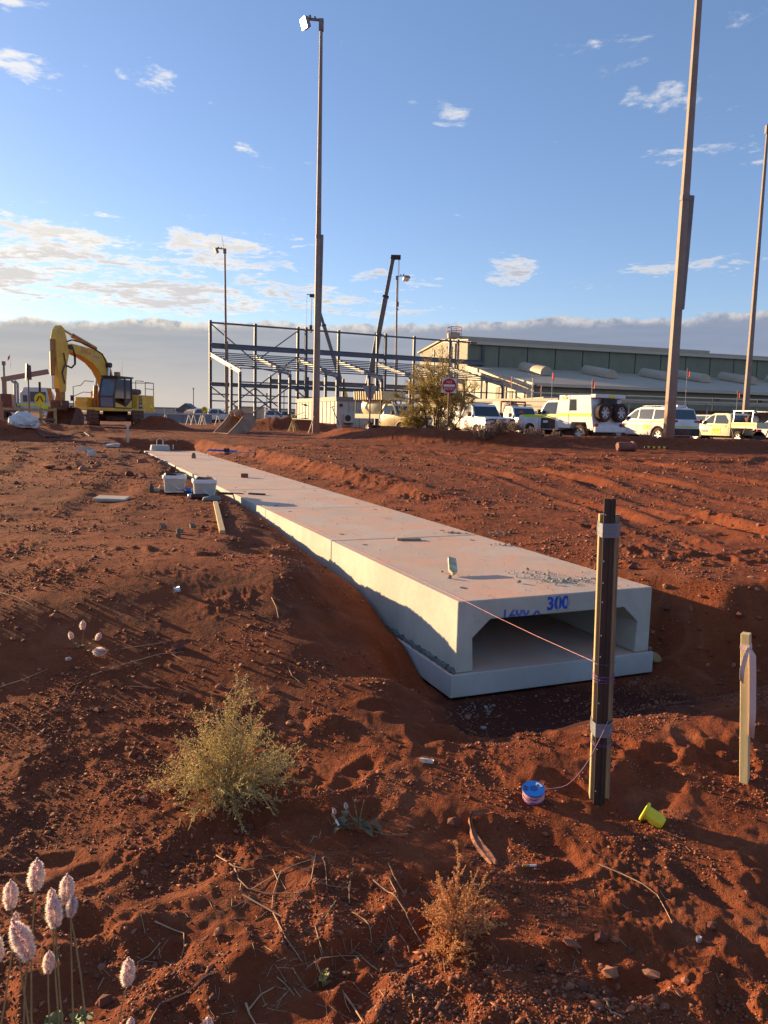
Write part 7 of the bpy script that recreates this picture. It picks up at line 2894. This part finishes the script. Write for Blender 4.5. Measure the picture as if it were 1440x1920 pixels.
    r = thing('small_shed', 'small cream shed seen behind the spare bucket', 'shed', (p.x, p.y, .5))
    MB().box((0, 0, 1.1), (3.6, 3, 2.2)).build('wall', CREAMW, r)
    MB().box((0, 0, 2.25), (3.9, 3.3, .14)).build('roof', ROOFW, r)
    # long fence line in the distance
    A, B = at(-60, 800, 140), at(572, 800, 150)
    d = Vector((B.x - A.x, B.y - A.y, 0))
    r = thing('wire_fence', 'thin wire fence along the far edge of the site', 'fence', (A.x, A.y, .5))
    FM = mat('far_fence_wire', (.22, .20, .19), .7)
    for k in range(31):
        q = d * (k / 30)
        MB().tube([q, q + Vector((0, 0, 2.2))], .04, 4).build('post', FM, r)
    for z in (.5, 1.3, 2.15):
        MB().tube([Vector((0, 0, z)), d + Vector((0, 0, z))], .025, 4).build('wire', FM, r)
    # low far buildings along the horizon
    for px, Y, L, h, lab in ((300, 200, 9, 2.4, 'low pale building on the horizon right of the excavator'), (322, 230, 14, 2.6, 'long low pale building on the horizon'), (110, 210, 8, 3.0, 'low building on the horizon behind the excavator bucket'), (540, 220, 12, 3.0, 'low pale building on the horizon behind the timber tripod')):
        p = at(px, 800, Y)
        r = thing('far_building', lab, 'building', (p.x, p.y, .5))
        MB().box((0, 0, h / 2), (L, 4, h)).build('wall', CREAMD, r)
        MB().box((0, 0, h + .1), (L + .5, 4.4, .2)).build('roof', ROOFW, r)
    for px, Y, h, lab in ((363, 140, 5.6, 'thin bare pole behind the curved shelter'), (500, 120, 4.4, 'thin bare pole in the frame'), (532, 120, 5.0, 'thin pole with a small head before the hut'), (11, 60, 4.6, 'thin whip with a dark flag at the far left')):
        p = at(px, 800, Y)
        r = thing('thin_pole', lab, 'pole', (p.x, p.y, .5))
        MB().tube([(0, 0, 0), (0, 0, h)], .07, 6).build('shaft', POLED, r)
        MB().box((0, 0, h), (.2, .2, .3)).build('head', POLED, r)


left_side()


def middle_bits():
    # shovel stuck in the berm
    b = post_base(639, 812, 37)
    r = upright('shovel', 'long handled shovel standing in the heap before the site hut', 'shovel', b - Vector((0, 0, .1)), at(625, 768, 37.2))
    MB().tube([(0, 0, .25), (0, 0, 1.2)], .022, 6).build('handle', mat('dark_handle', (.10, .06, .04), .7), r)
    m = MB().prism([(-.12, .32), (.12, .32), (.13, .10), (0, -.02), (-.13, .10)], -.01, .01)
    m.build('blade', mat('worn_blade', (.50, .38, .28), .5, .2, 6), r)
    MB().box((0, 0, 1.2), (.16, .03, .03)).build('grip', TRIM, r)
    # bundle of stakes standing like a tripod
    p = at(549, 812, 49)
    r = thing('stake_tripod', 'pale timber stakes leaning together like a tripod', 'stakes', (p.x, p.y, g1(p.x, p.y)), 0)
    WS = mat('bright_pine', (.56, .38, .15), .7, .2, 3)
    rr = random.Random(6)
    for k in range(11):
        a = k * 2 * PI / 11 + rr.uniform(-.2, .2)
        f = rr.uniform(.22, .48)
        MB().beam((f * math.cos(a), f * math.sin(a), 0), (-.12 * math.cos(a), -.1 * math.sin(a), rr.uniform(.95, 1.12)), .045, .03).build('stake', WS, r)
    MB().beam((.1, 0, 1.0), (.75, 0, 1.25), .04, .03).build('stake', WS, r)
    # pole stay and tape at the lit lamp pole
    p = at(586, 815, 45)
    r = thing('tape_stake', 'short leaning stake with pale tape at the lit lamp pole', 'stake', (p.x, p.y, g1(p.x, p.y)), 0)
    MB().beam((-.25, 0, 0), (.06, .2, 1.0), .05, .05).build('shaft', mat('pinkish_stake', (.50, .30, .22), .7), r)
    MB().beam((0, 0, 0), (.02, .2, 1.5), .05, .03).build('tape', mat('pale_tape', (.62, .52, .40), .6), r)
    # barrier rail running left from the lamp pole
    a, b_ = at(549, 785, 48.5), at(588, 787, 46)
    o = MB().beam((0, 0, 0), b_ - a, .05, .05).build('tape_line', mat('dull_tape', (.35, .28, .22), .7), None)
    o.location = a
    tag(o, 'dull tape stretched from the stake tripod to the lamp pole', 'tape')
    # fallen bollard
    p = hit(1174, 846)
    r = thing('fallen_bollard', 'rusty stub of pipe lying at the foot of the berm', 'pipe', p + Vector((0, 0, .16)), rad(8))
    MB().lathe([(.15, -.35), (.17, -.30), (.17, .18), (.21, .20), (.21, .30), (.12, .32)], 14, rotm(0, PI / 2)).build('pipe_stub', mat('rusty_pipe', (.22, .09, .06), .8, .3, 4), r, smooth=True)
    p = hit(1220, 845)
    r = thing('striped_bar', 'yellow and black striped bar lying beside the rusty pipe', 'bar', p + Vector((.2, 0, .12)), rad(3))
    for k in range(9):
        MB().lathe([(.04, 0), (.04, .099)], 8, rotm(0, PI / 2), (-.45 + k * .1, 0, 0)).build('band', SIGNY if k % 2 else TRIM, r)


middle_bits()


# ------------------------------------------------------------------ wattle tree and flowering shrubs on the berm
WATTLE = leafmat('wattle_leaf', (.36, .265, .07), .4, .5)
BARK = mat('wattle_bark', (.16, .09, .055), .9, .25, 6)


def wattle():
    Y = 36.5
    b = post_base(817, 815, Y)
    root = thing('wattle_tree', 'sparse olive green wattle tree behind the red road sign', 'tree', b)
    r = random.Random(21)
    br = MB()
    lv = Leaves()

    def grow(p, d, l, rad_, lev):
        n = 6
        pts = [p]
        for i in range(n):
            d = (d + rvec(r) * (.13 + .05 * lev) + Vector((0, 0, .03))).normalized()
            pts.append(pts[-1] + d * (l / n))
        br.tube(pts, [rad_ * (1 - .6 * i / n) for i in range(n + 1)], 5 if lev < 2 else 3, caps=False)
        if lev >= 2:
            for a, c in zip(pts[:-1], pts[1:]):
                for _ in range(3 if lev == 3 else 2):
                    q = a.lerp(c, r.random()) + rvec(r) * .02
                    dd = ((c - a).normalized() * .6 + rvec(r)).normalized()
                    lv.leaf(q, dd, rvec(r), r.uniform(.06, .13), r.uniform(.012, .022))
        if lev < 3:
            for k in range((6, 6, 5)[lev]):
                t = r.uniform(.28, 1.0)
                i = min(int(t * n), n - 1)
                q = pts[i].lerp(pts[i + 1], t * n - i)
                dd = (d * .75 + rvec(r) * .85 + Vector((0, 0, .08))).normalized()
                grow(q, dd, l * r.uniform(.38, .62), rad_ * .5, lev + 1)
    for k, (dx, dy, L) in enumerate(((-.32, .1, 2.4), (-.12, -.1, 2.7), (.05, .1, 2.9), (.22, -.05, 2.7), (.42, .1, 2.3), (-.5, 0, 1.7), (.62, 0, 1.6), (-.75, .1, 1.3), (0, -.3, 2.3), (-.95, -.1, 1.1), (.3, .3, 2.4))):
        grow(Vector((dx * .35, dy * .2, -.1)), Vector((dx * .95, dy, 1)).normalized(), L * 1.05, .045, 0)
    br.build('trunk', BARK, root, fix=False, smooth=True)
    lv.build('crown', WATTLE, root)


wattle()

BFL = leafmat('dusty_pink_spike', (.40, .26, .22), .3, .25)
BGL = leafmat('grey_shrub_leaf', (.16, .12, .095), .3, .4)


def berm_shrub(px, py, Y, w, h, n, label, seed, pine=0):
    p = at(px, py, Y)
    b = Vector((p.x, p.y, g1(p.x, p.y) - .03))
    root = thing('flowering_shrub', label, 'shrub', b, 0, 'greyish flowering shrubs on the berm')
    r = random.Random(seed)
    A, B, S = Leaves(), Leaves(), MB()
    for k in range(n):
        a, u = r.uniform(0, 6.28), r.random() ** .6
        q = Vector((w / 2 * u * math.cos(a), w / 3 * u * math.sin(a), h * (1 - .5 * u) * r.uniform(.55, 1.1)))
        S.tube([Vector((q.x * .4, q.y * .4, 0)), Vector((q.x * .8, q.y * .8, q.z * .6)), q], .006, 3, caps=False)
        for i in range(22):
            d = rvec(r)
            B.leaf(Vector((q.x * r.uniform(.4, 1), q.y, q.z * r.random() ** .7)), d, rvec(r), r.uniform(.04, .08), .03)
        if r.random() < .8:
            for i in range(40):
                z = r.random()
                an = i * 2.4
                d = Vector((math.cos(an), math.sin(an), .6)).normalized()
                A.leaf(q + Vector((0, 0, z * .11)), d, rvec(r), .035, .018)
    S.build('stems', FSTEM, root, fix=False)
    B.build('foliage', BGL, root)
    A.build('flower_spikes', BFL, root)


berm_shrub(838, 822, 34.0, 1.2, .55, 38, 'pinkish flowering shrub at the foot of the road sign', 1)
berm_shrub(822, 812, 35.0, .8, .55, 24, 'pinkish flowering shrub left of the road sign post', 2)
berm_shrub(907, 840, 30.2, .9, .55, 34, 'greyish flowering shrub before the bull bar utility', 3)
berm_shrub(934, 836, 30.6, 1.0, .60, 34, 'greyish flowering shrub at the front of the tank utility', 4)
berm_shrub(966, 834, 31.0, .8, .48, 26, 'greyish flowering shrub by the front wheel of the canopy utility', 5)
berm_shrub(1000, 832, 31.2, .9, .42, 26, 'low flowering shrub before the canopy utility side', 6)
berm_shrub(1040, 830, 31.4, .9, .36, 18, 'low flowering shrub below the canopy utility rear wheel', 7)
berm_shrub(1214, 832, 32.0, 1.0, .45, 26, 'dusty flowering shrub left of the lamp pole foot', 8)
berm_shrub(1395, 832, 34.0, 1.4, .45, 26, 'dusty flowering shrub before the cream dual cab tray', 9)
berm_shrub(775, 808, 36.4, 1.3, .8, 40, 'low olive shrub at the left foot of the wattle tree', 10)
